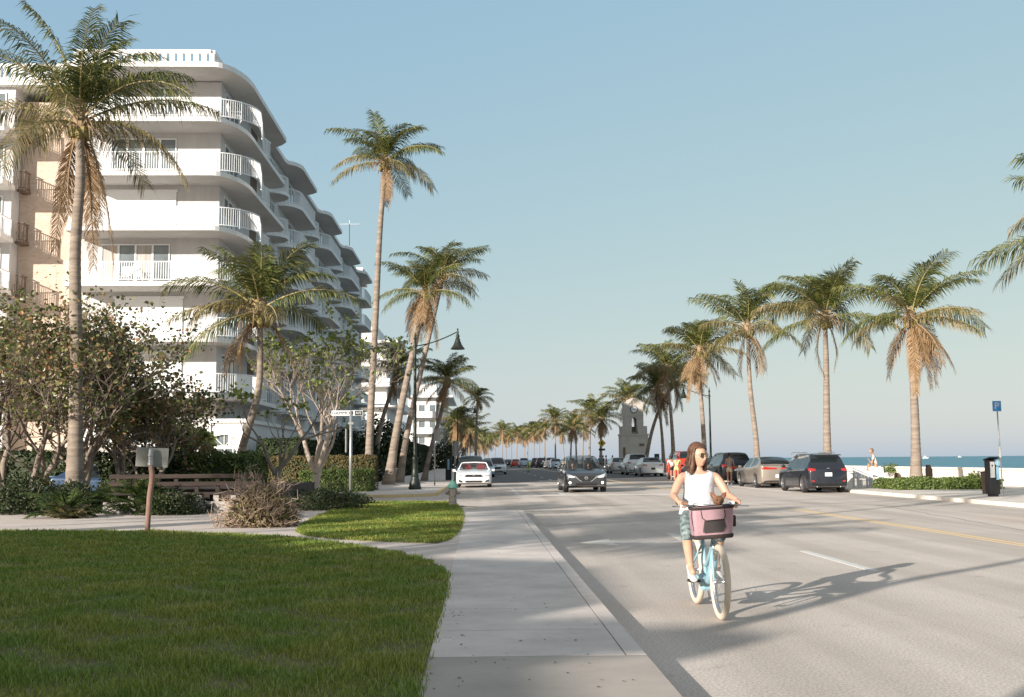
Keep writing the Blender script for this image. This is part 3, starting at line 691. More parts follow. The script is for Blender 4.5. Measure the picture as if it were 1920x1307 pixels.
# ------------------------------------------------------------------ palms
M_palm = leafmat('palm_leaf', [(0.035, 0.055, 0.012), (0.075, 0.10, 0.022), (0.14, 0.155, 0.038), (0.25, 0.22, 0.07)], 0.42, 0.25, 0.5)
M_palmold = leafmat('old_palm_leaf', [(0.06, 0.075, 0.02), (0.13, 0.125, 0.04), (0.24, 0.185, 0.08), (0.36, 0.25, 0.12)], 0.5, 0.2, 0.35)
M_dead = leafmat('dry_frond', [(0.20, 0.12, 0.06), (0.33, 0.21, 0.11), (0.42, 0.29, 0.17)], 0.8, 0.15, 0.1)
M_rachis = mat('frond_stalk', (0.28, 0.23, 0.09), .6, scale=3, col2=(0.40, 0.30, 0.13))
M_trunk = mat('palm_trunk', (0.15, 0.115, 0.09), .9, scale=1.3, col2=(0.34, 0.27, 0.21), bump=1.0, bscale=7, stretch=(.7, .7, 5), detail=10)
M_coco = mat('coconut', (0.20, 0.17, 0.05), .6, scale=6, col2=(0.30, 0.22, 0.08))
M_fibre = mat('palm_fibre', (0.25, 0.17, 0.10), .95, scale=9, col2=(0.38, 0.27, 0.16), bump=.8, bscale=40)
def frond(mb, rb, rng, p0, az, e0, L, droop, leaf, nl, hang, width=.04, wind=0.0):
    n = 12; pts = [Vector(p0)]; e = e0; a = az
    for i in range(n):
        t = (i+.5)/n; e = e0 - droop*(t**1.25); a = az + wind*t
        pts.append(pts[-1]+Vector((math.cos(a)*math.cos(e), math.sin(a)*math.cos(e), math.sin(e)))*(L/n))
    if rb is not None: rb.tube(pts, [.034*(1-.88*i/n)+.004 for i in range(n+1)], 4, False)
    roll = rng.uniform(-.5, .5)
    for k in range(nl):
        t = .10+.90*(k+rng.random()*.6)/nl; f = min(t*n, n-1e-3); i = int(f); q = pts[i].lerp(pts[i+1], f-i)
        T = (pts[i+1]-pts[i]).normalized(); S = T.cross(Vector((0, 0, 1)))
        S = S.normalized() if S.length > .05 else Vector((math.sin(az), -math.cos(az), 0)); U = S.cross(T)
        S = (S*math.cos(roll)+U*math.sin(roll)); U = S.cross(T)
        ll = leaf*(.45+.95*math.sin(min(1, t*1.12)**.7*PI*.86))*(rng.uniform(.8, 1.12)); 
        if ll < .1: ll = .1
        for sd in (-1, 1):
            d = (S*sd*rng.uniform(.7, 1.0)+T*(.45+.5*t)+U*rng.uniform(-.05, .30)).normalized()
            h = hang*rng.uniform(.5, 1.35)
            m1 = q+d*ll*.5+Vector((0, 0, -1))*ll*.12*h; tip = m1+(d*.55+Vector((0, 0, -1))*h*.95).normalized()*ll*.52
            w = T*width*.5*rng.uniform(.8, 1.2); w2 = w*.8
            mb.add([q-w*.5, q+w*.5, m1+w2, m1-w2, tip], [(0, 1, 2, 3), (3, 2, 4)])
def make_crown(seed, n_green=22, n_dead=5, L=3.3, leaf=.72, nl=46, width=.045, wind=.35, n_hang=0):
    rng = random.Random(seed); g, r, d, dr = MB(), MB(), MB(), MB()
    for i in range(n_green):
        u = (i+.5)/n_green; az = i*2.39996+rng.uniform(-.4, .4); g.mi = 0 if u < .62 or rng.random() < .25 else 2
        e0 = rad(88-92*u**1.2)+rng.uniform(-.20, .20); LL = L*(.72+.5*min(1, u*2.2))*rng.uniform(.84, 1.1)*(1 if u < .7 else .95)
        p0 = Vector((math.cos(az)*.10, math.sin(az)*.10, .15-.35*u))
        wz = wind*math.sin(-az)*.8
        frond(g, r, rng, p0, az, e0, LL, rng.uniform(.55, 1.25)+.25*(1-u), leaf*rng.uniform(.85, 1.1), nl, .30+.95*u*rng.uniform(.6, 1.4), width, wz)
    for i in range(n_dead):
        az = rng.uniform(0, 2*PI); e0 = rad(rng.uniform(-72, -28))
        frond(d, dr, rng, Vector((math.cos(az)*.12, math.sin(az)*.12, -.35)), az, e0, L*rng.uniform(.7, .95), rng.uniform(.5, .95), leaf*.75, int(nl*.8), 1.5, width*.9)
    for i in range(n_hang):                        # dead fronds hanging straight down along the trunk
        az = rng.uniform(0, 2*PI); frond(d, dr, rng, Vector((math.cos(az)*.22, math.sin(az)*.22, -.3)), az, rad(-66), L*rng.uniform(.95, 1.25), .35, leaf*.6, nl, 1.6, width*.9)
    co = MB()
    for i in range(11):
        a = i*2*PI/11+rng.uniform(-.1, .1); co.ball((math.cos(a)*.27, math.sin(a)*.27, -.45+rng.uniform(-.15, .15)), .13, 8, 6, (1, 1, 1.25))
    fb = MB(); prof = [(.12, -.75), (.20, -.55), (.26, -.2), (.22, .15), (.10, .5), (.02, .8)]; fb.lathe(prof, 9)
    for i in range(26):                              # flower stalks and torn fibre
        a = rng.uniform(0, 2*PI); z = rng.uniform(-.4, .1); p = Vector((math.cos(a)*.2, math.sin(a)*.2, z)); o = Vector((math.cos(a), math.sin(a), 0))
        fb.tube([p, p+o*.25+Vector((0, 0, .1)), p+o*.5+Vector((0, 0, -.15)), p+o*.6+Vector((0, 0, -.5))], [.03, .025, .02, .008], 4, False)
    return dict(green=g, rach=r, dead=d, drach=dr, coco=co, fibre=fb)
def crown_meshes(c):
    out = {}
    g = c['green']; n0 = len(g.f); g.mi = 1; r = c['rach']; o = len(g.v); g.v += r.v; g.f += [tuple(i+o for i in f) for f in r.f]; g.m += [1]*len(r.f)
    d = c['dead']; r = c['drach']; o = len(d.v); d.v += r.v; d.f += [tuple(i+o for i in f) for f in r.f]; d.m += [0]*len(r.f)
    def me(mb, name, ms):
        m = bpy.data.meshes.new(name); m.from_pydata(mb.v, [], mb.f)
        for x in ms: m.materials.append(x)
        m.polygons.foreach_set('material_index', mb.m); m.update(); return m
    out['crown'] = me(g, 'crown', [M_palm, M_rachis, M_palmold]); out['dry_fronds'] = me(d, 'dry_fronds', [M_dead])
    out['coconuts'] = me(c['coco'], 'coconuts', [M_coco]); out['crown_base'] = me(c['fibre'], 'crown_base', [M_fibre]); return out
CROWN = {}
def get_crown(k):
    if k not in CROWN:
        spec = dict(hero=(11, 21, 3, 3.4, .78, 92, .046), big=(21, 19, 9, 3.3, .80, 76, .054), big2=(35, 19, 6, 3.1, .76, 76, .054),
                    big3=(91, 22, 2, 3.0, .78, 76, .054), mid3=(104, 17, 3, 3.2, .80, 58, .066),
                    small=(47, 20, 3, 2.7, .70, 66, .050), mid=(55, 19, 6, 3.1, .78, 58, .066), mid2=(66, 20, 9, 3.0, .76, 56, .066),
                    far=(77, 19, 7, 3.0, .82, 32, .11), far2=(88, 20, 12, 3.0, .82, 32, .11))[k]
        s, a, b, L, lf, nl, w = spec; CROWN[k] = crown_meshes(make_crown(s, a, b, L, lf, nl, w, n_hang=dict(hero=3, big=4, mid=1, mid2=3).get(k, 0)))
    return CROWN[k]
def catmull(pts, n):
    P_ = [pts[0]*2-pts[1]]+pts+[pts[-1]*2-pts[-2]]; out = []
    for i in range(1, len(P_)-2):
        for k in range(n):
            t = k/n; a, b, c, d = P_[i-1], P_[i], P_[i+1], P_[i+2]
            out.append(.5*((2*b)+(c-a)*t+(2*a-5*b+4*c-d)*t*t+(3*b-a-3*c+d)*t**3))
    return out+[pts[-1]]
def palm(label, base, top, mids=(), crown='big', scale=1.0, rz=0.0, r0=.17, group='palms along the sea side', zs=1.0, dead=True, coco=True, z0=.05):
    """base, top, mids: world points; the trunk bends through them"""
    t = thing('palm_tree', label, 'palm tree', (base[0], base[1], z0), 0, group)
    B = Vector((base[0], base[1], z0)); pts = [Vector((0, 0, 0))]+[Vector(m)-B for m in mids]+[Vector(top)-B-Vector((0, 0, .5*scale))]
    if not mids: pts.insert(1, Vector((pts[1].x*.30, pts[1].y*.3, pts[1].z*.5)))
    c = catmull(pts, 24); n = len(c); rs = []
    for i in range(n):
        f = i/(n-1); r = r0*(1.0-.42*f)+r0*.75*math.exp(-f*n*.16); rs.append(r*(1.03 if i % 2 else .97))
    mb = MB(); mb.tube(c, rs, 12); mb.build('trunk', M_trunk, t, True)
    cm = get_crown(crown)
    for nm, m in cm.items():
        if nm == 'dry_fronds' and not dead: continue
        if nm == 'coconuts' and not coco: continue
        o = bpy.data.objects.new(nm, m); COL.objects.link(o); o.parent = t
        o.location = Vector(top)-B; o.rotation_euler = (0, 0, rz); o.scale = (scale, scale, scale*zs)
    return t
def pp(label, bpx, tpx, Y, mpx=(), Yt=None, **k):
    b = P(bpx[0], bpx[1], Y); top = P(tpx[0], tpx[1], Yt or Y)
    return palm(label, (b.x, Y, 0), top, [P(m[0], m[1], Y) for m in mpx], **k)
LG = 'palms on the left side of the street'; RG = 'palms along the sea side'; DG = 'distant palms lining the road'
pp('tall palm nearest on the left, its trunk crossing the brick wing', (141, 900), (150, 222), 31, [(143, 700), (141, 480), (150, 340)], crown='hero', scale=.86, rz=.4, r0=.20, zs=1.2, group=LG)
pp('short palm leaning right in front of the corner of the white block', (440, 905), (487, 575), 42, [(452, 850), (483, 740), (488, 660)], crown='small', scale=1.12, rz=2.2, r0=.17, group=LG)
pp('tallest slender palm standing free against the sky beyond the white block', (690, 912), (722, 300), 55, [(694, 800), (704, 600), (712, 440)], crown='big3', scale=.86, rz=1.1, r0=.20, group=LG)
pp('leaning palm with a full crown directly left of the street lamp', (728, 903), (797, 545), 62, [(745, 800), (772, 670)], crown='big', scale=.80, rz=2.9, r0=.24, group=LG)
pp('thin darker palm leaning right behind the full crowned one', (748, 895), (830, 510), 67, [(766, 800), (800, 650)], crown='mid3', scale=.80, rz=.5, r0=.2, group=LG)
pp('dark ragged palm leaning out below the street lamp', (795, 893), (838, 712), 72, [(806, 850), (828, 770)], crown='mid2', scale=.72, rz=4.1, r0=.17, group=LG)
pp('low palm with drooping fronds behind the leaning trunks', (700, 880), (745, 690), 80, crown='mid', scale=.8, rz=1.9, r0=.2, group=LG)
pp('small lone palm rising above the far left trees', (892, 868), (895, 745), 150, crown='far', scale=.72, rz=0, r0=.2, group=LG)
# sea side row
pp('nearest sea side palm with hanging dry fronds over its trunk', (1718, 905), (1708, 590), 49, [(1716, 800), (1712, 700)], crown='big', scale=.92, rz=.2, r0=.22, group=RG)
pp('straight palm behind the rear of the dark sport utility vehicle', (1551, 872), (1546, 590), 58, [(1550, 780), (1549, 680)], crown='big3', scale=1.03, rz=2.4, zs=1.1, r0=.21, group=RG)
pp('palm with a bent foot rising beyond the tan coupe', (1421, 868), (1402, 612), 70, [(1417, 820), (1406, 720)], crown='mid3', scale=1.0, zs=1.15, rz=3.6, r0=.2, group=RG)
pp('palm behind the cyclist\'s head, right of the sea side lamp arm', (1322, 866), (1312, 655), 84, [(1319, 810), (1313, 720)], crown='mid2', scale=1.08, rz=5.1, r0=.2, group=RG)
pp('full palm crown left of the sea side street lamp', (1264, 866), (1250, 690), 98, crown='mid3', scale=1.05, rz=.9, r0=.19, group=RG)
pp('palm with a thin upright trunk right of the leaning one', (1245, 866), (1232, 725), 106, crown='mid2', scale=1.0, rz=2.0, r0=.17, group=RG)
pp('palm leaning strongly right from beside the clock tower', (1206, 862), (1262, 716), 112, [(1222, 810), (1240, 760)], crown='mid', scale=.95, rz=4.4, r0=.2, group=RG)
pp('palm whose crown shows just above the clock tower', (1166, 866), (1176, 748), 152, crown='far2', scale=1.1, rz=1.0, r0=.2, group=RG)
pp('palm off the right edge whose fronds reach into the picture', (2135, 935), (2133, 420), 30, crown='hero', scale=1.0, rz=1.3, r0=.22, group=RG)
far = [(1128, 785, 168, 1.0, 'sunlit palm just left of the clock tower palm'), (1108, 770, 172, 1.05, 'full palm beside the yellow warning sign'), (1073, 802, 205, 1.0, 'dark low palm above the dark sedan roof'),
       (1078, 790, 215, .9, 'palm hidden half behind the dark low palm'), (1041, 786, 250, 1.25, 'tall pale palm left of the dark low palm'), (1022, 803, 270, 1.0, 'palm touching the tall pale palm on its left'),
       (1003, 806, 320, 1.25, 'wide brown palm in the middle of the distant row'), (992, 812, 350, 1.2, 'palm close beside the wide brown one'), (972, 812, 400, 1.4, 'yellowish palm above the red parked car'),
       (960, 816, 430, 1.3, 'slim palm left of the yellowish one'), (943, 808, 420, 1.6, 'tallest of the hazy palms at the end of the road'), (930, 822, 500, 1.5, 'low hazy palm at the end of the road'),
       (952, 824, 560, 1.4, 'small hazy palm between two taller ones'), (917, 826, 600, 1.7, 'leftmost hazy palm over the vanishing point'), (985, 822, 480, 1.3, 'faint palm filling the gap behind the row'),
       (1012, 816, 380, 1.1, 'faint palm behind the middle of the row'), (1055, 812, 300, 1.0, 'small palm low behind the tall pale one'), (1095, 806, 240, .9, 'palm peeping out below the full palm')]
rr = random.Random(8)
for i, (px, py, Y, s, lb) in enumerate(far):
    pp(lb, (px+rr.uniform(-4, 3), 864), (px, py), Y, crown='far' if i % 2 else 'far2', scale=s, rz=rr.uniform(0, 6), r0=.19, group=DG, coco=False)
LF = [(858, 790, 150, 1.0, 'dark palm behind the far street lamp'), (880, 806, 160, 1.0, 'dark palm right of the far street lamp'), (868, 822, 230, 1.3, 'tan palm behind the dark pair'), (898, 822, 260, 1.3, 'tan palm under the small lone palm'),
      (850, 815, 190, 1.1, 'brown palm at the end of the left hedges'), (908, 832, 340, 1.4, 'last tan palm of the left row')]
for i, (px, py, Y, s, lb) in enumerate(LF):
    pp(lb, (px, 866), (px, py), Y, crown='far' if i % 2 else 'far2', scale=s, rz=rr.uniform(0, 6), r0=.19, group='far palms on the left side', coco=False)
# invented palms outside the frame, placed to throw long trunk and frond shadows
OG = 'added palms outside the left edge'
for i, (x, y, h, dx, lb) in enumerate([(-14.2, 7.5, 6.6, .6, 'added palm outside the left edge shading the far lawn'), (-13.2, 2.6, 6.4, -.5, 'added palm outside the left edge shading the sidewalk'), (-19.5, 10.5, 7.2, .4, 'added palm outside the left edge nearest the shrubs'),
                                   (-7.2, -0.9, 11.0, 1.6, 'added tall palm behind the photographer shading the road'), (-5.2, -2.9, 13.0, -.8, 'second added tall palm behind the photographer'), (-11.5, 6.0, 13.5, .5, 'added tall palm outside the left edge')]):
    palm(lb, (x, y), (x+dx, y, h), mids=[(-7.35, -.9, 4.2), (-7.45, -.9, 5.3), (-6.95, -.9, 6.4)] if i == 3 else (), crown='mid', scale=1.0, rz=i*1.3, r0=.17 if i < 3 else .12, group=OG)  # one trunk is bent to steer the line of its shadow
# invented house, out of view, added to keep the lawn in shade
hb = thing('shade_house', 'added unseen house behind the photographer, shaped to shade the lawn', 'house', (0, 0, 0))
mb = MB(); mb.bx(-46, -18.8, -42, -6.6, 0, 7.9); mb.build('wall', M_wall, hb)
mb = MB(); mb.prism([(-46.4, -42.4), (-18.25, -42.4), (-18.25, -12.8), (-17.1, -12.6), (-16.5, -12.0), (-17.0, -11.5), (-18.2, -11.35), (-18.2, -10.6), (-17.55, -10.5), (-17.45, -6.3), (-21, -4.8), (-22.6, -1.2), (-25, .8), (-33, 2.0), (-46.4, 2.0)], 7.9, 8.15); mb.build('roof', M_conc2, hb)  # roof outline shaped for the shadow edge it throws
for y in (-12, -18, -24, -30):
    f = put_window(-18.78, y, 4.6, PI/2, 2.2, 1.6, 2, True, hb)
for x in (-22, -27, -32, -37):
    f = put_window(x, -6.58, 4.6, PI, 2.2, 1.6, 2, True, hb)

# ------------------------------------------------------------------ branching trees and shrubs
M_twig = mat('shrub_twig', (0.24, 0.165, 0.115), .9, scale=6, col2=(0.46, 0.34, 0.25))
M_bark = mat('grey_bark', (0.15, 0.115, 0.09), .9, scale=3, col2=(0.30, 0.245, 0.195), bump=.5, bscale=20)
M_bark2 = mat('dark_bark', (0.07, 0.05, 0.038), .9, scale=3, col2=(0.14, 0.105, 0.08), bump=.5, bscale=20)
M_pale = mat('pale_bark', (0.36, 0.28, 0.22), .85, scale=3, col2=(0.50, 0.40, 0.32), bump=.3, bscale=20)
M_lgrape = leafmat('seagrape_leaf', [(0.05, 0.07, 0.018), (0.09, 0.115, 0.028), (0.15, 0.165, 0.045), (0.25, 0.24, 0.09), (0.28, 0.20, 0.11), (0.36, 0.18, 0.07)], .4, .25, .5)
M_lbright = leafmat('bright_leaf', [(0.10, 0.14, 0.03), (0.18, 0.22, 0.05), (0.28, 0.30, 0.09)], .4, .3, .4)
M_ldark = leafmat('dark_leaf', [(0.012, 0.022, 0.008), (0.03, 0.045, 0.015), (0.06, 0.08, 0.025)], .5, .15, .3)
M_lhedge = leafmat('hedge_leaf', [(0.05, 0.085, 0.015), (0.10, 0.145, 0.03), (0.17, 0.21, 0.055)], .5, .2, .4)
M_lbrown = leafmat('brown_hedge_leaf', [(0.09, 0.07, 0.025), (0.15, 0.115, 0.045), (0.22, 0.17, 0.07)], .6, .2, .3)
M_lfern = leafmat('fern_leaf', [(0.03, 0.055, 0.012), (0.06, 0.10, 0.02), (0.12, 0.15, 0.04)], .5, .25, .3)
M_ldry = leafmat('dry_leaf', [(0.16, 0.12, 0.06), (0.28, 0.21, 0.12), (0.18, 0.19, 0.06)], .7, .2, .2)
def leaf(mb, p, s, rng, nrm=None, aspect=.75):
    d = Vector((rng.gauss(0, 1), rng.gauss(0, 1), rng.gauss(0, 1)))
    if nrm is not None: d = d*.6+nrm
    d = d.normalized() if d.length > .01 else Vector((0, 0, 1))
    a = d.orthogonal().normalized(); b = d.cross(a); an = rng.uniform(0, 6.28); a, b = a*math.cos(an)+b*math.sin(an), b*math.cos(an)-a*math.sin(an)
    a = a*s; b = b*s*aspect; k = d*s*.18
    mb.add([p-a*.5, p-a*.22+b*.45-k, p+a*.25+b*.42-k, p+a*.5, p+a*.25-b*.42-k, p-a*.22-b*.45-k], [(0, 1, 2, 3), (0, 3, 4, 5)])
def tree(name, label, cat, base, rng, stems, h, spread, levels=4, r0=.10, leafs=.14, ltip=3, mleaf=None, mbark=None, leaf_from=2, up=.5, split=3, wig=.35, group=None, bare=0.0, ext=(1, 1, 1), lmid=1, aspect=.8, lmin=None, topleaf=None):
    t = thing(name, label, cat, base, 0, group); wb, lb = MB(), MB(); cnt = [0]
    def grow(p, d, L, r, lv):
        n = 4; pts = [p]; rs = [r]
        for i in range(n):
            d = (d+Vector((rng.uniform(-1, 1), rng.uniform(-1, 1), rng.uniform(-.6, 1)*.8+up*.25))*wig*.5).normalized()
            pts.append(pts[-1]+Vector((d.x*ext[0], d.y*ext[1], d.z*ext[2]))*(L/n)); rs.append(r*(1-.35*(i+1)/n))
        wb.tube(pts, rs, 6 if lv < 2 else 4, False)
        if lv >= leaf_from:
            for _ in range(lmid):
                if rng.random() > bare:
                    q = rng.choice(pts[1:]); leaf(lb, q+Vector([rng.gauss(0, .06) for _ in range(3)]), leafs*rng.uniform(.7, 1.2), rng, None, aspect)
        if lv == levels:
            if rng.random() > bare and (topleaf is None or pts[-1].z < topleaf[0] or pts[-1].z > topleaf[1]):
                for _ in range(ltip): leaf(lb, pts[-1]+Vector([rng.gauss(0, .08) for _ in range(3)]), leafs*rng.uniform(.7, 1.25), rng, Vector((0, 0, .6)), aspect)
            return
        for k in range(split+(1 if rng.random() < .3 else 0)):
            q = pts[-1] if k < 2 else pts[rng.randint(2, n)]
            nd = (d+Vector((rng.gauss(0, 1), rng.gauss(0, 1), rng.gauss(0, .6)+up))*spread).normalized()
            grow(q, nd, L*rng.uniform(.62, .85), rs[-1]*.72, lv+1)
    for s_ in stems:
        grow(Vector(s_[0]), Vector(s_[1]).normalized(), s_[2], r0*s_[3] if len(s_) > 3 else r0, 0)
    wb.build('trunk', mbark or M_bark, t, True); lb.build('crown', mleaf or M_lgrape, t)
    return t
R = random.Random
def gp(px, py, Y, z=.1): v = P(px, py, Y); return (v.x, Y, z)
SG = 'sea grape trees at the left'
def grape(label, px, Y, h, seed, lean=(0, 0), n=5, sc=1.0, **k):
    rng = R(seed); st = []
    for i in range(n):
        a = rng.uniform(0, 6.28); st.append(((math.cos(a)*.25, math.sin(a)*.25, 0), (math.cos(a)*.55+lean[0], math.sin(a)*.4+lean[1], 1.0), h*rng.uniform(.30, .38), rng.uniform(.7, 1.1)))
    kw = dict(levels=5, r0=.13, leafs=.125, ltip=2, bare=.28, mleaf=M_lgrape, mbark=M_bark, group=SG, up=.38, split=3, wig=.5, lmid=1); kw.update(k)
    return tree('sea_grape_tree', label, 'tree', gp(px, 900, Y), rng, st, h, .62, **kw)
grape('dense twiggy sea grape tree at the left edge', 25, 32.5, 6.0, 2, (.1, 0), 6)
grape('dense twiggy sea grape tree behind the nearest palm trunk', 130, 33.5, 5.4, 3, (.05, 0), 6)
grape('lower sea grape tree with bare arching limbs between palm trunk and plaque', 235, 34, 4.3, 7, (.35, 0), 5, ext=(1.15, 1, .9), bare=.15)
grape('sparse sea grape tree whose branches reach toward the arched door', 296, 37, 3.1, 12, (.30, 0), 3, bare=.35, ltip=2, ext=(1.15, 1, .9))
grape('sea grape tree cut by the left edge of the picture', -60, 33, 6.6, 17, (0, 0), 5)
# plumeria like trees by the corner
tree('frangipani_tree', 'pale barked tree with bare upright twigs and leafy lower half, left of the street sign', 'tree', gp(590, 905, 44.5), R(5),
     [((0, 0, 0), (.05, 0, 1), 1.9, 1.2), ((.05, 0, .9), (-.55, .1, .9), 1.9, .8), ((.05, 0, .9), (.55, -.1, .9), 1.9, .8), ((.05, 0, 1.1), (.1, .3, 1), 2.0, .7)], 5.5, .48, levels=5, r0=.14, leafs=.16, ltip=2, mleaf=M_lbright, mbark=M_pale, up=.62, split=3, wig=.3, bare=.30, leaf_from=5, lmid=1, topleaf=(3.9, 5.9))
tree('frangipani_tree', 'darker branching tree in front of the hedge at the corner of the white block', 'tree', gp(515, 905, 40), R(15),
     [((0, 0, 0), (.05, 0, 1), 1.1, 1), ((0, 0, .9), (.8, .1, .7), 1.5, .8), ((0, 0, .9), (-.4, 0, .9), 1.2, .7)], 4.5, .5, levels=4, r0=.12, leafs=.17, ltip=3, mleaf=M_lbright, mbark=M_bark, up=.4, split=2, wig=.3, bare=.35, leaf_from=4)
tree('leafy_shrub', 'small green shrub against the white wall left of the arched door', 'shrub', gp(368, 900, 52), R(25),
     [((0, 0, 0), (.3, 0, 1), 1.0, 1), ((0, 0, 0), (-.3, 0, 1), 1.0, 1)], 2.6, .6, levels=4, r0=.05, leafs=.2, ltip=4, mleaf=M_lbright, mbark=M_bark, leaf_from=2)

def hedge(label, x0, x1, y0, y1, h, m, seed, dens=260, ls=.09, z0=.1, name='hedge', rough=.06, cat='hedge', group=None, core=None):
    rng = R(seed); t = thing(name, label, cat, ((x0+x1)/2, (y0+y1)/2, z0), 0, group); w, d = x1-x0, y1-y0; mb = MB()
    def pt(face):
        u, v = rng.random(), rng.random()
        if face == 0: p, n = Vector((-w/2+w*u, -d/2, h*v)), Vector((0, -1, 0))
        elif face == 1: p, n = Vector((w/2, -d/2+d*u, h*v)), Vector((1, 0, 0))
        elif face == 2: p, n = Vector((-w/2+w*u, -d/2+d*v, h)), Vector((0, 0, 1))
        else: p, n = Vector((-w/2, -d/2+d*u, h*v)), Vector((-1, 0, 0))
        nz = noise.noise(Vector((p.x*1.7+seed, p.y*1.7, p.z*1.7)))
        return p+n*(rng.uniform(-.10, .03)+nz*rough*2), n
    for f, A in ((0, w*h), (1, d*h), (2, w*d), (3, d*h)):
        for _ in range(int(A*dens)):
            p, n = pt(f); leaf(mb, p, ls*rng.uniform(.7, 1.3), rng, n, .6)
    mb.build('foliage', m, t)
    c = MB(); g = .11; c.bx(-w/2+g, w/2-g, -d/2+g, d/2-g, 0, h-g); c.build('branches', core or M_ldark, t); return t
def gx(px, Y): return P(px, 900, Y).x
hedge('clipped green hedge in front of the brown hedge at the street corner', gx(560, 48), gx(695, 48), 48.2, 49.6, .95, M_lhedge, 1, 420, .08)
hedge('taller brown clipped hedge behind the green one', gx(508, 51), gx(705, 51), 50.4, 51.8, 1.55, M_lbrown, 2, 300, .09)
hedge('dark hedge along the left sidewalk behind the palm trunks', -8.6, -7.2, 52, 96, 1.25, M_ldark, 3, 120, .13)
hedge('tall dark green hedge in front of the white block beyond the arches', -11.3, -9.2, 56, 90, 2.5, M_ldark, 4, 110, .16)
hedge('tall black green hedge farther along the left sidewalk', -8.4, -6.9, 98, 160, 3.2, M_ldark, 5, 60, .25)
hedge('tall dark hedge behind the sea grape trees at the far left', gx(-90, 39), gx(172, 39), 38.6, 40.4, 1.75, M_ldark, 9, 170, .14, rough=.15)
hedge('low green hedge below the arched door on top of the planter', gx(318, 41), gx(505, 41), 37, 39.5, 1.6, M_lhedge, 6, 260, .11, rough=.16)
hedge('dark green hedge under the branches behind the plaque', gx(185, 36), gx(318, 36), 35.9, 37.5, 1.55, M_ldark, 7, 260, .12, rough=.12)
hedge('low sunlit hedge around the foot of the nearest sea side palm', 16.7, 21.0, 43.6, 46.2, .38, M_lhedge, 8, 420, .10, rough=.09, z0=.12)
def clump(label, c, rad3, n, ls, m, seed, name='shrub', cat='shrub', stems=30, mstem=None, aspect=.6, group=None, upn=.5):
    rng = R(seed); t = thing(name, label, cat, c, 0, group); mb, sb = MB(), MB()
    for _ in range(n):
        a = rng.uniform(0, 6.28); r = rng.random()**.4; e = rng.random(); ph = math.acos(1-e)
        q = Vector((math.sin(ph)*math.cos(a)*rad3[0], math.sin(ph)*math.sin(a)*rad3[1], math.cos(ph)*rad3[2]))*r
        q *= 1+.22*noise.noise(q*2.2+Vector((seed, 0, 0))); leaf(mb, q+Vector((0, 0, .03)), ls*rng.uniform(.6, 1.3), rng, q.normalized()*upn if q.length > .01 else None, aspect)
    for _ in range(stems):
        a = rng.uniform(0, 6.28); ph = math.acos(1-rng.random()); q = Vector((math.sin(ph)*math.cos(a)*rad3[0], math.sin(ph)*math.sin(a)*rad3[1], math.cos(ph)*rad3[2]))*rng.uniform(.85, 1.1)
        md = q*.5+Vector([rng.gauss(0, .06) for _ in range(3)]); sb.tube([Vector((rng.gauss(0, .08), rng.gauss(0, .08), 0)), md, q], [.014, .010, .005], 4, False)
    mb.build('foliage', m, t); sb.build('stems', mstem or M_bark, t, True); return t
# dead bare shrub in front of the bench: pale radiating twigs over a dry brown inside
def twig_ball(label, c, rad3, n, seed, nleaf):
    rng = R(seed); t = thing('bare_shrub', label, 'shrub', c); sb, lb = MB(), MB()
    for _ in range(n):
        a = rng.uniform(0, 6.28); ph = math.acos(1-rng.random()**.8); D = Vector((math.sin(ph)*math.cos(a)*rad3[0], math.sin(ph)*math.sin(a)*rad3[1], math.cos(ph)*rad3[2]+.05))
        p = Vector((rng.gauss(0, .12), rng.gauss(0, .12), 0)); k = rng.uniform(.75, 1.08)*(1+.15*noise.noise(D*2)); pts = [p]
        for i in range(1, 5): pts.append(p.lerp(D*k, i/4)+Vector([rng.gauss(0, .035) for _ in range(3)]))
        sb.tube(pts, [.014, .013, .011, .009, .005], 4, False)
        for _b in range(5):
            q = rng.choice(pts[2:]); sb.tube([q, q+(D.normalized()*.6+Vector([rng.gauss(0, .7) for _ in range(3)]))*.11, q+(D.normalized()+Vector([rng.gauss(0, .6) for _ in range(3)]))*.17], [.009, .007, .003], 3, False)
    for _ in range(nleaf):
        a = rng.uniform(0, 6.28); ph = math.acos(1-rng.random()); r = rng.random()**.5
        leaf(lb, Vector((math.sin(ph)*math.cos(a)*rad3[0], math.sin(ph)*math.sin(a)*rad3[1], math.cos(ph)*rad3[2]*.9))*r*.95, .07*rng.uniform(.6, 1.4), rng)
    sb.build('twigs', M_twig, t); lb.build('dry_leaves', M_ldry, t)
    gb = MB()
    for _ in range(nleaf):
        a = rng.uniform(0, 6.28); ph = math.acos(1-rng.random()); r = rng.random()**.6*.78
        leaf(gb, Vector((math.sin(ph)*math.cos(a)*rad3[0], math.sin(ph)*math.sin(a)*rad3[1], math.cos(ph)*rad3[2]*.8))*r, .06*rng.uniform(.6, 1.4), rng)
    gb.build('inner_leaves', M_lbrown, t)
twig_ball('dry brown shrub of tangled bare twigs at the path edge in front of the bench', G(482, 990, .11)+Vector((0, .5, 0)), (.80, .62, 1.0), 240, 31, 4600)
clump('dark spreading juniper like bush between the dry shrub and the far lawn', G(600, 960, .1)+Vector((0, 1.0, 0)), (1.15, .9, .62), 5200, .055, M_ldark, 41, stems=20)
clump('darker low end of the juniper bush beside the far lawn', G(650, 951, .1)+Vector((-.1, 1.2, 0)), (.8, .8, .42), 2600, .055, M_ldark, 42, stems=10)
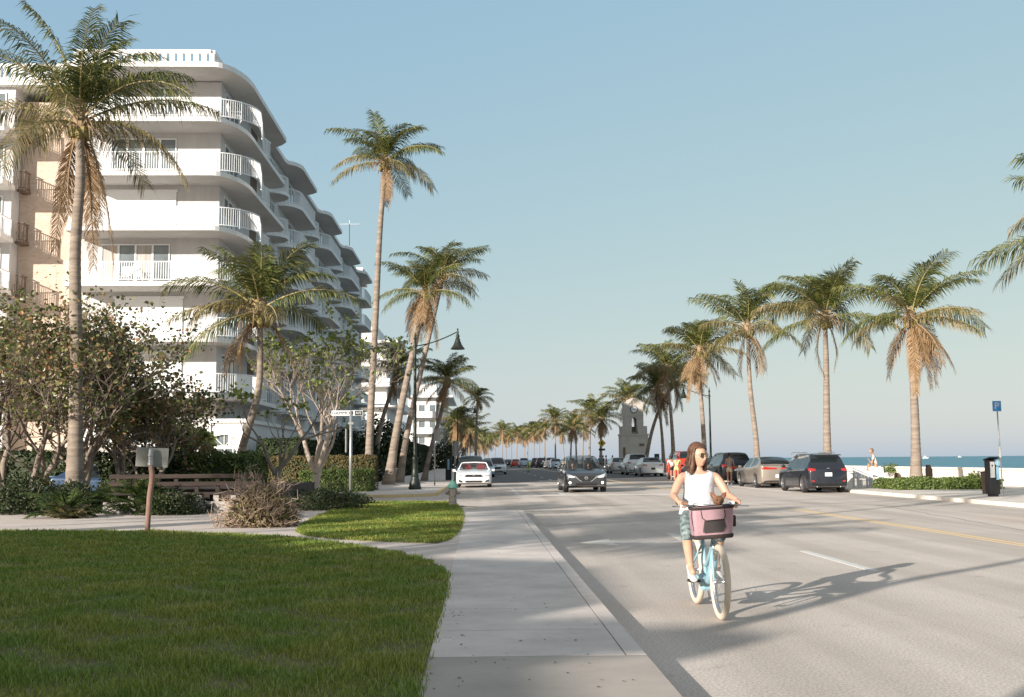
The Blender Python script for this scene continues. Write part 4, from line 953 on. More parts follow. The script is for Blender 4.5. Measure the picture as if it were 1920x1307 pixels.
# planting bed on the left
def fern(label, c, n, L, seed, m=None, name='fern', e=(25, 75), nl=26, leafw=.03, lf=.16, group='ferns and bushes in the left bed', cat='fern'):
    rng = R(seed); t = thing(name, label, cat, c, 0, group); mb, rb = MB(), MB()
    for i in range(n):
        frond(mb, rb, rng, Vector((rng.gauss(0, .10), rng.gauss(0, .10), 0)), rng.uniform(0, 6.28), rad(rng.uniform(*e)), L*rng.uniform(.7, 1.1), rng.uniform(.7, 1.5), lf, nl, .25, leafw)
    mb.build('fronds', m or M_lfern, t); rb.build('stalks', M_ldark, t); return t
BG = 'ferns and bushes in the left bed'
def bed(px, py): return G(px, py+9, .1)
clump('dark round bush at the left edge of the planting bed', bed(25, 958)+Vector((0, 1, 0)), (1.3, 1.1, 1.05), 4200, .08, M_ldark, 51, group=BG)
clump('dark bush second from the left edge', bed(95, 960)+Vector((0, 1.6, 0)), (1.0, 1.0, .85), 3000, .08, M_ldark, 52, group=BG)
fern('sprawling fern clump in front of the second dark bush', bed(105, 965)+Vector((0, .7, 0)), 34, 1.15, 53)
fern('yellow tipped cycad with upright fronds behind the palm foot', bed(190, 962)+Vector((0, 2.2, 0)), 46, 1.25, 54, M_lfern, e=(35, 85), nl=34)
fern('spiky green cycad right of the palm foot', bed(222, 962)+Vector((0, 1.9, 0)), 46, 1.15, 55, M_lfern, e=(30, 85), nl=34)
fern('half dried pale fern at the path edge', bed(112, 965)+Vector((.2, .25, 0)), 30, .62, 56, M_ldry, nl=22, lf=.13)
clump('dark bush behind the cycads', bed(180, 958)+Vector((0, 2.6, 0)), (1.1, .9, .9), 2800, .08, M_ldark, 57, group=BG)
fern('wispy dark grass clump left of the block wall', bed(280, 960)+Vector((0, .8, 0)), 60, .85, 58, M_lfern, nl=18, lf=.12)
clump('low dark bush under the left end of the bench', bed(300, 962)+Vector((-.1, 1.4, 0)), (.9, .7, .6), 2200, .07, M_ldark, 59, group=BG)
clump('low dark bush between the cycads and the bench', bed(250, 960)+Vector((0, 1.6, 0)), (.9, .7, .7), 2200, .07, M_ldark, 60, group=BG)
clump('tiny tuft of green growing above the beach wall', (P(1670, 872, 62).x, 62, .55), (.7, .5, .55), 500, .10, M_lhedge, 61, stems=4)
clump('small wall top tuft beside the right hand end of the low hedge', (20.7, 45.5, .3), (.35, .35, .5), 500, .09, M_lhedge, 62, stems=4)
# background greenery that closes the street on the left
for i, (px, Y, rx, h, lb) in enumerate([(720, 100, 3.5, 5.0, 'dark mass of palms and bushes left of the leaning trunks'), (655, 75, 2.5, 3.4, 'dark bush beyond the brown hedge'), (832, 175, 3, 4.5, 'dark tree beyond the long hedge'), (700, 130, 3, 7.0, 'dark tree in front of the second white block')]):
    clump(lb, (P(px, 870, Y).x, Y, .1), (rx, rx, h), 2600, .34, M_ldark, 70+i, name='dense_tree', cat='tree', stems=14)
# ------------------------------------------------------------------ vehicles
from mathutils.bvhtree import BVHTree
def paint(name, c, rough=.28, metal=.0): return mat(name, c, rough, metal, coat=.7, spec=.5)
M_pw = paint('paint_white', (.72, .72, .71)); M_pg = paint('paint_graphite', (.055, .058, .065), .3, .5); M_pt = paint('paint_tan', (.30, .255, .21), .35, .4)
M_pk = paint('paint_black', (.018, .02, .028), .3, .2); M_pr = paint('paint_red', (.50, .04, .02)); M_ps = paint('paint_silver', (.48, .49, .50), .35, .5); M_pb = paint('paint_pale_blue', (.38, .46, .55), .35, .3)
M_cglass = mat('car_glass', (.015, .02, .022), .04, spec=.8); M_cglass2 = mat('clear_car_glass', (.05, .06, .06), .03, spec=.8, alpha=.38)
M_tyre = mat('tyre', (.022, .02, .02), .85); M_rim = mat('alloy', (.42, .42, .42), .3, .85); M_blk = mat('black_trim', (.012, .012, .013), .5)
M_lamp = mat('headlamp', (.65, .66, .68), .1, .3, coat=1); M_tail = mat('tail_lamp', (.42, .02, .015), .15, coat=1); M_chrome = mat('chrome', (.75, .75, .75), .15, .95)
M_lit = mat('lit_fog_lamp', (.9, .85, .7), .2, emit=((1, .9, .7), 2.2)); M_plate = mat('plate', (.70, .71, .70), .5); M_seatr = mat('red_seat', (.30, .03, .025), .6); M_under = mat('underbody', (.01, .01, .01), .9)
WHEELS = {}
def wheel_meshes(r, w=.21):
    k = (r, w)
    if k in WHEELS: return WHEELS[k]
    RY = Matrix.Rotation(PI/2, 3, 'Y'); t = MB()
    t.lathe([(r*.64, -w/2), (r*.92, -w/2), (r*.985, -w*.38), (r, -w*.2), (r, w*.2), (r*.985, w*.38), (r*.92, w/2), (r*.64, w/2)], 28, M=RY, cap=False)
    rm = MB(); rm.lathe([(r*.60, -w*.3), (r*.66, w*.49), (r*.62, w*.50), (r*.58, w*.30), (r*.58, -w*.1)], 28, M=RY, cap=False)
    for i in range(5):
        for da in (-.16, .16):
            a = 2*PI*i/5+da; c = Vector((w*.36, math.cos(a)*r*.35, math.sin(a)*r*.35)); rm.box(c, (.03, r*.56, r*.09), M=Matrix.Rotation(a, 3, 'X'))
    rm.lathe([(r*.14, w*.2), (r*.14, w*.44), (.01, w*.46)], 14, M=RY)
    dk = MB(); dk.lathe([(r*.60, 0), (r*.60, w*.08)], 24, M=RY)
    a = t.build('tyre', M_tyre, None, True, auto=40); b = rm.build('rim', M_rim, None, True, auto=30); c = dk.build('brake_disc', M_under)
    WHEELS[k] = (a.data, b.data, c.data)
    for o in (a, b, c): bpy.data.objects.remove(o, do_unlink=True)
    return WHEELS[k]
PROFILES = {   # body line (t from rear 0 to front 1, z / H) and cabin breaks
    'sedan': dict(L=4.85, W=1.84, H=1.47, belt=[(0, .66), (.03, .72), (.16, .725), (.25, .70), (.5, .655), (.66, .64), (.74, .62), (.9, .565), (.965, .50), (1, .43)], cab=(.10, .30, .52, .73), wr=.335, rw=.335),
    'coupe': dict(L=5.0, W=1.92, H=1.46, belt=[(0, .68), (.03, .745), (.15, .745), (.25, .70), (.5, .655), (.68, .65), (.76, .64), (.92, .60), (.97, .55), (1, .47)], cab=(.08, .30, .50, .70), wr=.35, rw=.345),
    'suv': dict(L=4.62, W=1.87, H=1.66, belt=[(0, .58), (.015, .63), (.1, .645), (.3, .625), (.6, .61), (.70, .60), (.9, .555), (.965, .51), (1, .44)], cab=(.03, .13, .52, .72), wr=.365, rw=.385),
    'hatch': dict(L=4.3, W=1.78, H=1.48, belt=[(0, .58), (.02, .65), (.2, .67), (.5, .64), (.7, .62), (.9, .56), (.965, .51), (1, .43)], cab=(.035, .20, .54, .76), wr=.335, rw=.33),
    'convertible': dict(L=4.78, W=1.92, H=1.38, belt=[(0, .66), (.03, .74), (.15, .75), (.3, .72), (.5, .70), (.64, .70), (.72, .69), (.9, .63), (.97, .56), (1, .47)], cab=None, wr=.35, rw=.345)}
def lerp_tab(tab, t):
    for (a, x), (b, y) in zip(tab[:-1], tab[1:]):
        if t <= b: 
            f = (t-a)/(b-a); f = f*f*(3-2*f) if abs(y-x) > .03 and False else f; return x+(y-x)*f
    return tab[-1][1]
def build_car(kind, m, scale=1.0, clear=False, door_open=False):
    """returns list of (partname, mesh/objects) parented to root"""
    S = PROFILES[kind]; L, W, H, wr = S['L'], S['W'], S['H'], S['wr']; hw = W/2; zc = .19
    yf, yr = L/2-.88, -L/2+.92 if kind != 'suv' else -L/2+.85
    root = bpy.data.objects.new('parked_car', None); COL.objects.link(root)
    cab = S['cab']; ys = set(np.round(np.linspace(-L/2, L/2, 62), 3))
    for u in (.01, .03, .07, .13, .2, .3): ys |= {round(-L/2+u, 3), round(L/2-u, 3)}
    if cab: 
        for c in cab: ys.add(round(-L/2+c*L, 3))
    for yw in (yf, yr):
        for q in (-1, -.93, -.8, -.55, 0, .55, .8, .93, 1): ys.add(round(yw+q*(wr+.055), 3))
    ys = sorted(ys); ys = [y for i, y in enumerate(ys) if i == 0 or y-ys[i-1] > .012 or y in (L/2,)]
    rings = []
    for y in ys:
        t = (y+L/2)/L; u = min(y+L/2, L/2-y); wf = .84+.16*math.sqrt(max(0, 1-(1-min(u, .42)/.42)**2))
        wf *= 1-.03*abs(t-.45)*2; w = hw*wf; top = H*lerp_tab(S['belt'], t); zb = zc+.10*max(0, 1-u/.35)
        cf = 0.0
        if cab:
            if cab[1] <= t <= cab[2]: cf = 1
            elif cab[0] < t < cab[1]: cf = (t-cab[0])/(cab[1]-cab[0])
            elif cab[2] < t < cab[3]: cf = (cab[3]-t)/(cab[3]-cab[2])
        cfz = math.sin(cf*PI/2)**(.85 if kind in ('sedan', 'coupe') else .8) if cf < 1 else 1
        zr = top+.025+(H-top-.025)*cfz*(1-.035*((t-.42)/.3)**2 if cab else 1)
        arch = 0
        for yw in (yf, yr):
            d = abs(y-yw); ra = wr+.055
            if d < ra: arch = max(arch, wr+math.sqrt(ra*ra-d*d)*.98)
        z1 = max(zb, arch); zm = max(.42*top+.12, z1+.02); zm = min(zm, top-.16)
        sh = .965
        pts = [(0, zb if not arch else max(zb, .2)), (w*.72, zb if not arch else .2), (w*.93, z1), (w*.985, min(z1+.06, zm)), (w*1.0, zm), (w*1.0, top-.14), (w*.985, top-.05), (w*sh*.975, top)]
        if cf > 0: pts += [(w*(.94-.17*cfz), top+(zr-top)*.5), (w*(.90-.20*cfz), zr-.055*cfz-.002), (w*(.84-.22*cfz), zr-.012), (w*.36, zr+.012*cfz+.004), (0, zr+.018*cfz+.006)]
        else: pts += [(w*.94, top+.006), (w*.88, top+.014), (w*.78, top+.02), (w*.36, top+.03), (0, top+.034)]
        rings.append((y, t, cf, pts))
    body, n = MB(), len(rings[0][3]); glass = {k: MB() for k in ('sideL', 'sideR', 'front', 'rear')}
    tgt = {}
    def vidx(mb, p): mb.v.append(p); return len(mb.v)-1
    for sd in (-1, 1):
        for i in range(len(rings)-1):
            y0, t0, c0, p0 = rings[i]; y1, t1, c1, p1 = rings[i+1]; tm = (t0+t1)/2
            for k in range(n-1):
                q = [(sd*p0[k][0], y0, p0[k][1]), (sd*p1[k][0], y1, p1[k][1]), (sd*p1[k+1][0], y1, p1[k+1][1]), (sd*p0[k+1][0], y0, p0[k+1][1])]
                if sd < 0: q = q[::-1]
                dst = body
                if cab:
                    if k in (7, 8) and cab[0]+(.035 if kind != 'suv' else .06) < tm < cab[3]-.05:
                        mid = (cab[1]+cab[2])/2+.01
                        if abs(tm-mid) > .012 and min(c0, c1) > .28 and not (kind == 'suv' and abs(tm-(cab[1]+.10)) < .02): dst = glass['sideL' if sd < 0 else 'sideR']
                    if k >= 10 and (cab[2]+.012 < tm < cab[3]-.004 or cab[0]+.008 < tm < cab[1]-.012): dst = glass['front' if tm > .5 else 'rear']
                dst.add(q, [(0, 1, 2, 3)])
                if dst is not body: dst.m[-1] = 0
    for (y, t, c, p), rev in ((rings[0], False), (rings[-1], True)):
        pl = [(x, y, z) for x, z in p]+[(-x, y, z) for x, z in p[::-1][1:-1]]
        body.add(pl, [tuple(range(len(pl)))[::-1] if rev else tuple(range(len(pl)))])
    def weld(mb, name, mm, sm=True):
        o = mb.build(name, mm, root); bm = bmesh.new(); bm.from_mesh(o.data); bmesh.ops.remove_doubles(bm, verts=bm.verts, dist=.0006)
        bmesh.ops.recalc_face_normals(bm, faces=bm.faces); bm.to_mesh(o.data); bm.free()
        o.data.polygons.foreach_set('use_smooth', [True]*len(o.data.polygons)); 
        try: o.data.set_sharp_from_angle(angle=rad(38))
        except Exception: pass
        return o
    bo = weld(body, 'body', m)
    allm = MB(); allm.add(body.v, body.f); [allm.add(g_.v, g_.f) for g_ in glass.values()]
    bv = BVHTree.FromPolygons([Vector(v) for v in allm.v], allm.f)
    if cab:
        for k_, nm_ in (('sideL', 'side_window'), ('sideR', 'side_window'), ('front', 'windscreen'), ('rear', 'rear_window')): weld(glass[k_], nm_, M_cglass2 if clear else M_cglass)
    ub = MB(); ub.bx(-hw*.86, hw*.86, -L/2+.25, L/2-.25, .20, .42); 
    for yw in (yf, yr): ub.bx(-hw*.80, hw*.80, yw-wr-.02, yw+wr+.02, .22, H*.50)
    ub.build('underbody', M_under, root)
    # decals that hug the skin
    def decal(name, cols, mm, side, off=.006, rows=3, parent=None, mirror=True, dense=4):
        """cols: (u, zlow, zhigh). side 'front'/'rear': u = x; side 'side': u = y"""
        mb = MB(); cc = []
        for (a, b) in zip(cols[:-1], cols[1:]):
            for j in range(dense): f = j/dense; cc.append(tuple(a[q]+(b[q]-a[q])*f for q in range(3)))
        cc.append(cols[-1])
        for sd in ((1, -1) if mirror else (1,)):
            grid = []
            for u, z0, z1 in cc:
                col = []
                for r in range(rows+1):
                    z = z0+(z1-z0)*r/rows
                    if side in ('front', 'rear'):
                        s = 1 if side == 'front' else -1; h = bv.ray_cast(Vector((u*sd, s*(L/2+1), z)), Vector((0, -s, 0)))
                    else: h = bv.ray_cast(Vector((sd*(hw+1), u, z)), Vector((-sd, 0, 0)))
                    if h[0] is None: col.append(Vector((u*sd, (L/2 if side == 'front' else -L/2), z)) if side != 'side' else Vector((sd*hw*.95, u, z))); continue
                    dirv = Vector((0, 1 if side == 'front' else -1, 0)) if side != 'side' else Vector((sd, 0, 0)); col.append(h[0]+dirv*off)
                grid.append(col)
            o = len(mb.v); R_ = rows+1
            for col in grid: mb.v += [tuple(p) for p in col]
            for i in range(len(grid)-1):
                for r in range(rows): mb.f.append((o+i*R_+r, o+(i+1)*R_+r, o+(i+1)*R_+r+1, o+i*R_+r+1)); mb.m.append(0)
            if mirror: mb.build(name, mm, parent or root, True); mb = MB()
        if not mirror: return mb.build(name, mm, parent or root, True)
    ld = .004
    # door seams
    b0 = lambda yy: H*lerp_tab(S['belt'], (yy+L/2)/L)
    for yy in ((.95, -.12, -1.05) if kind in ('sedan', 'suv', 'hatch') else (.95, -.45)):
        decal('door_seam', [(yy-.008, .30, b0(yy)-.02), (yy+.008, .30, b0(yy)-.02)], M_blk, 'side', ld, 4, dense=1)
    for yy in ((.05, -.9) if kind in ('sedan', 'suv', 'hatch') else (-.25,)):
        for sd in (-1, 1): q = MB(); q.box((sd*(hw*.995), yy-.05, b0(yy)-.13), (.03, .19, .03)); q.build('door_handle', m, root, bevel=.006)
    decal('sill', [(-L/2+1.35, .20, .27), (L/2-1.35, .20, .27)], M_blk, 'side', .008, 1)
    for sd in (-1, 1):
        y = L/2-1.48 if kind != 'suv' else L/2-1.42; q = MB(); q.ball((sd*(hw+.09), y, H*.655+.03), .1, 12, 8, (1.0, .55, .75)); q.box((sd*(hw-.01), y+.02, H*.64), (.12, .04, .04)); q.build('side_mirror', m, root, True)
    tm, rmm, dm = wheel_meshes(wr)
    for (yw) in (yf, yr):
        for sd in (-1, 1):
            w_ = bpy.data.objects.new('wheel', tm); COL.objects.link(w_); w_.parent = root; w_.location = (sd*(hw-.125), yw, wr); w_.rotation_euler = (0, 0, 0 if sd > 0 else PI)
            for nm, mm in (('rim', rmm), ('brake_disc', dm)): c = bpy.data.objects.new(nm, mm); COL.objects.link(c); c.parent = w_
    return root, decal, S, bv
def plate(root, S, front, z, txt=None, m=None):
    q = MB(); y = (S['L']/2+.012) if front else (-S['L']/2-.012); q.box((0, y, z), (.31, .02, .155)); q.build('number_plate', m or M_plate, root)
def rear_suv(root, decal, S, H, W, tailz=.60, wide=.30, wrap=True):
    hw = W/2
    decal('tail_light', [(hw*.60, H*tailz-.05, H*tailz+.02), (hw*.80, H*tailz-.08, H*tailz+.045), (hw*.91, H*tailz-.07, H*tailz+.05)], M_tail, 'rear', .012, 3)
    decal('rear_bumper', [(0, .24, .40), (hw*.55, .24, .40), (hw*.80, .26, .44)], M_blk, 'rear', .01, 2)
    decal('reflector', [(hw*.66, .48, .53), (hw*.80, .48, .53)], M_tail, 'rear', .012, 1)
    for sx in (-.55, .55): q = MB(); q.tube([(sx*hw, -S['L']/2-.03, .27), (sx*hw, -S['L']/2+.1, .27)], .035, 8); q.build('exhaust', M_chrome, root, True)
def place(root, name, label, x, y, facing, cat='car', group=None, scale=1.0):
    root.name = name; root.location = (x, y, 0.0); root.rotation_euler = (0, 0, PI if facing == 'camera' else 0); root.scale = (scale,)*3 if not isinstance(scale, tuple) else scale
    tag(root, label, cat, group); return root
GP, GL_ = 'cars parked on the sea side', 'cars parked along the left kerb'
def std_front(root, decal, S, lampz, gz, fog=None, lampm=M_lamp):
    H, hw = S['H'], S['W']/2
    decal('headlight', [(hw*.52, lampz-.03, lampz+.04), (hw*.72, lampz-.06, lampz+.07), (hw*.86, lampz-.03, lampz+.09)], lampm, 'front', .01, 3)
    decal('grille', [(-hw*.42, gz[0]+.05, gz[1]), (-hw*.30, gz[0], gz[1]), (hw*.30, gz[0], gz[1]), (hw*.42, gz[0]+.05, gz[1])], M_blk, 'front', .01, 3, mirror=False)
    decal('lower_intake', [(-hw*.58, .26, .33), (-hw*.45, .24, .38), (hw*.45, .24, .38), (hw*.58, .26, .33)], M_blk, 'front', .01, 2, mirror=False)
# 1 dark sedan driving toward the camera
r_, dc, S, bv = build_car('sedan', M_pg, clear=True); H, hw = S['H'], S['W']/2
dc('headlight', [(hw*.50, .60, .65), (hw*.62, .585, .68), (hw*.78, .60, .73), (hw*.88, .66, .76)], M_lamp, 'front', .012, 4)
dc('grille', [(-hw*.46, .60, .665), (-hw*.30, .50, .665), (-hw*.2, .455, .665), (hw*.2, .455, .665), (hw*.30, .50, .665), (hw*.46, .60, .665)], M_blk, 'front', .012, 4, mirror=False)
dc('chrome_strip', [(hw*.20, .43, .46), (hw*.30, .475, .51), (hw*.48, .60, .665), (hw*.53, .64, .68)], M_chrome, 'front', .02, 2)
dc('lower_intake', [(-hw*.50, .31, .36), (-hw*.36, .27, .40), (hw*.36, .27, .40), (hw*.50, .31, .36)], M_blk, 'front', .012, 3, mirror=False)
dc('bumper_trim', [(hw*.50, .27, .29), (hw*.80, .29, .31)], M_chrome, 'front', .014, 1)
for sd in (-1, 1):
    q = MB(); h = bv.ray_cast(Vector((sd*hw*.74, 5, .40)), Vector((0, -1, 0))); p = h[0]; q.lathe([(.05, 0), (.05, .02), (.03, .03)], 14, (p.x, p.y-.005, p.z), Matrix.Rotation(-PI/2, 3, 'X')); q.build('fog_lamp', M_lit, r_)
q = MB(); q.torus((0, S['L']/2+.015, .585), .062, .013, Matrix.Rotation(PI/2, 3, 'X'), 24, 6); q.box((0, S['L']/2+.02, .585), (.155, .012, .03)); q.build('badge', M_chrome, r_)
q = MB(); q.bx(-hw*.78, hw*.78, -1.6, .85, .3, .86); q.build('cabin_floor', M_under, r_)
for sx in (-.36, .36):
    q = MB(); q.box((sx, -.25, 1.0), (.46, .14, .55), M=Matrix.Rotation(rad(12), 3, 'X')); q.bx(sx-.12, sx+.12, -.35, -.25, 1.24, 1.38); q.build('front_seat', M_blk, r_, bevel=.03)
q = MB(); q.torus((-.36, .42, .98), .18, .015, Matrix.Rotation(rad(70), 3, 'X'), 24, 6); q.build('steering_wheel', M_blk, r_)
g = G(1094, 920, 0); place(r_, 'sedan_car', 'dark grey four door car with lit fog lamps driving toward the camera', 4.62, 50.2, 'camera', scale=(1.04, 1.02, 1.09))
SEDAN = r_
# 2 white convertible
r_, dc, S, bv = build_car('convertible', M_pw); H, hw = S['H'], S['W']/2
dc('grille', [(-hw*.50, .60, .63), (-hw*.40, .585, .72), (hw*.40, .585, .72), (hw*.50, .60, .63)], M_blk, 'front', .012, 3, mirror=False)
dc('headlight', [(hw*.56, .68, .70), (hw*.70, .66, .73), (hw*.86, .67, .75)], M_lamp, 'front', .012, 3)
dc('headlight_mask', [(hw*.62, .64, .66), (hw*.84, .645, .665)], M_blk, 'front', .012, 1)
dc('lower_intake', [(-hw*.48, .33, .37), (-hw*.40, .30, .40), (hw*.40, .30, .40), (hw*.48, .33, .37)], M_blk, 'front', .012, 2, mirror=False)
dc('side_intake', [(hw*.62, .30, .38), (hw*.82, .33, .46)], M_blk, 'front', .012, 2)
q = MB(); q.slab([(-.09, S['L']/2+.03, .675), (-.02, S['L']/2+.03, .655), (0, S['L']/2+.03, .60), (.02, S['L']/2+.03, .655), (.09, S['L']/2+.03, .675), (.05, S['L']/2+.03, .69), (-.05, S['L']/2+.03, .69)], (0, -.02, 0)); q.build('emblem', M_chrome, r_)
# cockpit: windscreen frame, glass, seats
y0, y1 = S['L']*(.685-.5), S['L']*(.56-.5); z0, z1 = H*.70, H*.985
fr = MB(); A_ = [(-hw*.86, y0, z0), (-hw*.70, y1, z1-.03), (-hw*.58, y1-.01, z1), (0, y1+.02, z1+.02), (hw*.58, y1-.01, z1), (hw*.70, y1, z1-.03), (hw*.86, y0, z0)]
fr.tube(A_, .034, 8); fr.build('windscreen_frame', M_pw, r_, True)
gm = MB(); gm.add([Vector(a) for a in A_], [(0, 1, 2, 3, 4, 5, 6)]); gm.build('windscreen', M_cglass2, r_)
q = MB(); q.bx(-hw*.8, hw*.8, -1.15, y0-.05, H*.66, H*.735); q.build('cockpit_opening', M_blk, r_)
for sx in (-.38, .38):
    for yy in (-.05, -.85): 
        q = MB(); q.box((sx, yy, H*.78), (.48, .16, .32), M=Matrix.Rotation(rad(14), 3, 'X')); q.bx(sx-.13, sx+.13, yy-.1, yy-.01, H*.86, H*.96); q.build('seat', M_seatr, r_, bevel=.03)
place(r_, 'convertible_car', 'white open top car with red seats parked nose out at the far street corner', -.32, 60.0, 'camera', group=GL_, scale=(1.0, 1, .96))
# sea side row, rears toward the camera
r_, dc, S, bv = build_car('suv', M_pk); rear_suv(r_, dc, S, S['H'], S['W'])
plate(r_, S, False, .78)
for sd in (-1, 1): q = MB(); q.tube([(sd*.60, .9, S['H']-.03), (sd*.62, .75, S['H']+.045), (sd*.62, -1.3, S['H']+.045), (sd*.60, -1.5, S['H']-.03)], .02, 6); q.build('roof_rail', M_chrome, r_, True)
hh = S['H']; q = MB(); q.box((0, -S['L']/2+.16, hh-.06), (1.2, .26, .035), M=Matrix.Rotation(rad(6), 3, 'X')); q.build('rear_spoiler', M_pk, r_, bevel=.01)
dc('badge', [(-.06, 1.02, 1.05), (.06, 1.02, 1.05)], M_chrome, 'rear', .015, 1, mirror=False, dense=1)
black_suv = r_; place(r_, 'sport_utility_car', 'dark navy sport utility car nearest the camera in the sea side row, seen from behind', 14.15, 46.6, 'away', group=GP, scale=(.93, 1.0, .97))
r_, dc, S, bv = build_car('coupe', M_pt); H, hw = S['H'], S['W']/2
dc('tail_light', [(hw*.10, H*.60, H*.655), (hw*.45, H*.60, H*.665), (hw*.86, H*.60, H*.69)], M_tail, 'rear', .012, 3)
dc('rear_valance', [(0, .24, .36), (hw*.6, .24, .36), (hw*.78, .26, .32)], M_blk, 'rear', .01, 2); plate(r_, S, False, .56)
q = MB(); q.box((0, -S['L']/2+.12, H*.745), (1.5, .14, .03)); q.build('rear_spoiler', M_pt, r_, bevel=.01)
place(r_, 'coupe_car', 'tan low car between the two dark ones in the sea side row', 14.25, 54.6, 'away', group=GP, scale=(.97, 1, 1.02))
r_, dc, S, bv = build_car('suv', M_pk); rear_suv(r_, dc, S, S['H'], S['W']); plate(r_, S, False, .78)
place(r_, 'sport_utility_car', 'black sport utility car beside the man in shorts, beyond the tan car', 14.2, 62.6, 'away', group=GP, scale=(1.02, 1, 1.06))
r_, dc, S, bv = build_car('sedan', M_pg)
dc('tail_light', [(hw*.5, .86, .94), (hw*.86, .86, .97)], M_tail, 'rear', .012, 3); plate(r_, S, False, .6)
place(r_, 'sedan_car', 'dark car mostly hidden behind the shoulder of the cyclist', 14.2, 70.5, 'away', group=GP)
# red off road car with its door open
r_, dc, S, bv = build_car('suv', M_pr); rear_suv(r_, dc, S, S['H'], S['W'])
q = MB(); q.lathe([(.36, 0), (.38, .05), (.38, .2), (.3, .24), (.05, .24)], 24, (0, -S['L']/2-.02, .95), Matrix.Rotation(PI/2, 3, 'X')); q.build('spare_wheel', M_tyre, r_, True, auto=40)
q = MB(); c = (-.95, .95); ang = rad(62)
R_ = Matrix.Rotation(ang, 3, 'Z')
def dpt(u, z): return R_ @ Vector((0, -u, 0)) + Vector((c[0], c[1], z))
q.slab([dpt(0, .4), dpt(1.05, .4), dpt(1.05, 1.02), dpt(0, 1.02)], (.05, 0, 0)); d = q.build('open_door', M_pr, r_)
q = MB(); q.tube([dpt(.02, 1.02), dpt(.25, 1.58), dpt(.98, 1.60), dpt(1.03, 1.02)], .03, 6); q.build('door_frame', M_blk, d, True)
q = MB(); q.add([dpt(.02, 1.02), dpt(.25, 1.58), dpt(.98, 1.60), dpt(1.03, 1.02)], [(0, 1, 2, 3)]); q.build('door_glass', M_cglass2, d)
place(r_, 'off_road_car', 'red boxy off road car with an open door behind the head of the cyclist', 14.25, 76.5, 'away', group=GP, scale=(1.0, 1, 1.17))
# farther row
def far_car(kind, m, label, x, y, facing, group, name='parked_car', sc=1.0):
    r_, dc, S, bv = build_car(kind, m); H, hw = S['H'], S['W']/2
    if facing == 'camera': std_front(r_, dc, S, H*.46, (H*.33, H*.44)); plate(r_, S, True, .42)
    elif kind == 'suv': rear_suv(r_, dc, S, H, S['W']); plate(r_, S, False, .8)
    else:
        dc('tail_light', [(hw*.5, H*.58, H*.62), (hw*.86, H*.58, H*.66)], M_tail, 'rear', .012, 2); dc('rear_valance', [(0, .24, .36), (hw*.7, .25, .34)], M_blk, 'rear', .01, 1); plate(r_, S, False, .62, m=M_blk)
    return place(r_, name, label, x, y, facing, group=group, scale=sc)
far_car('sedan', M_pw, 'white car in front of the clock tower, right of the white sport utility car', 14.0, 91, 'away', GP, 'sedan_car', 1.04)
far_car('suv', M_pw, 'tall white sport utility car at the foot of the clock tower', 14.1, 100, 'away', GP, 'sport_utility_car', 1.12)
far_car('hatch', M_ps, 'silver hatchback left of the clock tower', 13.9, 111, 'away', GP, 'hatchback_car', 1.06)
fl = [('hatch', M_pb, 'pale blue car just left of the dark sedan roof', 11.5, 168), ('suv', M_ps, 'silver off road car in the distant row', 11.4, 178), ('suv', M_pk, 'black car in the distant row right of the crossing marker', 10.6, 190), ('suv', M_pg, 'grey car in the distant row behind the black one', 10.2, 200),
      ('suv', M_pb, 'pale blue van like car left of the crossing marker', 8.2, 206), ('hatch', M_pr, 'red car at the left of the distant row', 7.1, 219), ('sedan', M_pk, 'small dark car at the far end of the row', 6.2, 240), ('sedan', M_ps, 'silver car at the far end of the road', 5.4, 262)]
for k, m, lb, x, y in fl: far_car(k, m, lb, x, y, 'away', 'cars in the distant row', sc=1.05)
for k, m, lb, x, y in [('suv', M_pk, 'black high car parked right behind the white open top car', -.55, 69.5), ('sedan', M_pb, 'pale blue grey car third along the left kerb', .35, 95), ('suv', M_pw, 'white sport utility car fourth along the left kerb', 1.75, 112),
                       ('sedan', M_pk, 'dark car fifth along the left kerb', .9, 132), ('suv', M_pg, 'grey car sixth along the left kerb', 1.2, 150), ('sedan', M_pw, 'white car seventh along the left kerb', 1.6, 172)]:
    far_car(k, m, lb, x, y, 'camera', GL_, sc=1.0 if y > 80 else 1.03)
# white car cut by the right edge
r_, dc, S, bv = build_car('sedan', M_pw); std_front(r_, dc, S, .66, (.48, .62)); place(r_, 'sedan_car', 'white car cut off by the right edge of the picture', 13.95, 23.85, 'camera', group=GP, scale=1.0)

r_, dc, S, bv = build_car('sedan', paint('paint_blue', (.03, .06, .12), .3, .3)); rear_suv(r_, dc, S, S['H'], S['W']); place(r_, 'sedan_car', 'dark blue parked car glimpsed between the foot of the nearest palm and the plaque', P(196, 880, 37).x, 38.6, 'away', scale=.95); r_.rotation_euler = (0, 0, -PI/2)
# ------------------------------------------------------------------ street furniture
M_bronze = mat('bronze_green', (.035, .04, .032), .45, .5, var=.3, scale=6); M_galv = mat('galvanised', (.36, .36, .35), .45, .6, var=.15, scale=8); M_rust = mat('rusted_pipe', (.17, .085, .06), .8, scale=5, col2=(.34, .21, .16), bump=.3, stretch=(1, 1, .3))
M_sgreen = mat('hydrant_green', (.13, .32, .24), .5, var=.15, scale=8); M_hyd = mat('hydrant_grey', (.40, .36, .32), .7, scale=9, col2=(.26, .20, .16), bump=.3)
M_signw = mat('sign_white', (.70, .70, .67), .5, var=.04, scale=4); M_signk = mat('sign_black', (.02, .02, .02), .5); M_signb = mat('sign_blue', (.08, .30, .62), .5); M_signy = mat('sign_yellow', (.62, .42, .04), .5); M_signyg = mat('sign_yellow_green', (.50, .60, .06), .5)
M_backs = mat('sign_back', (.26, .25, .22), .6, .2, scale=5, col2=(.34, .32, .28))
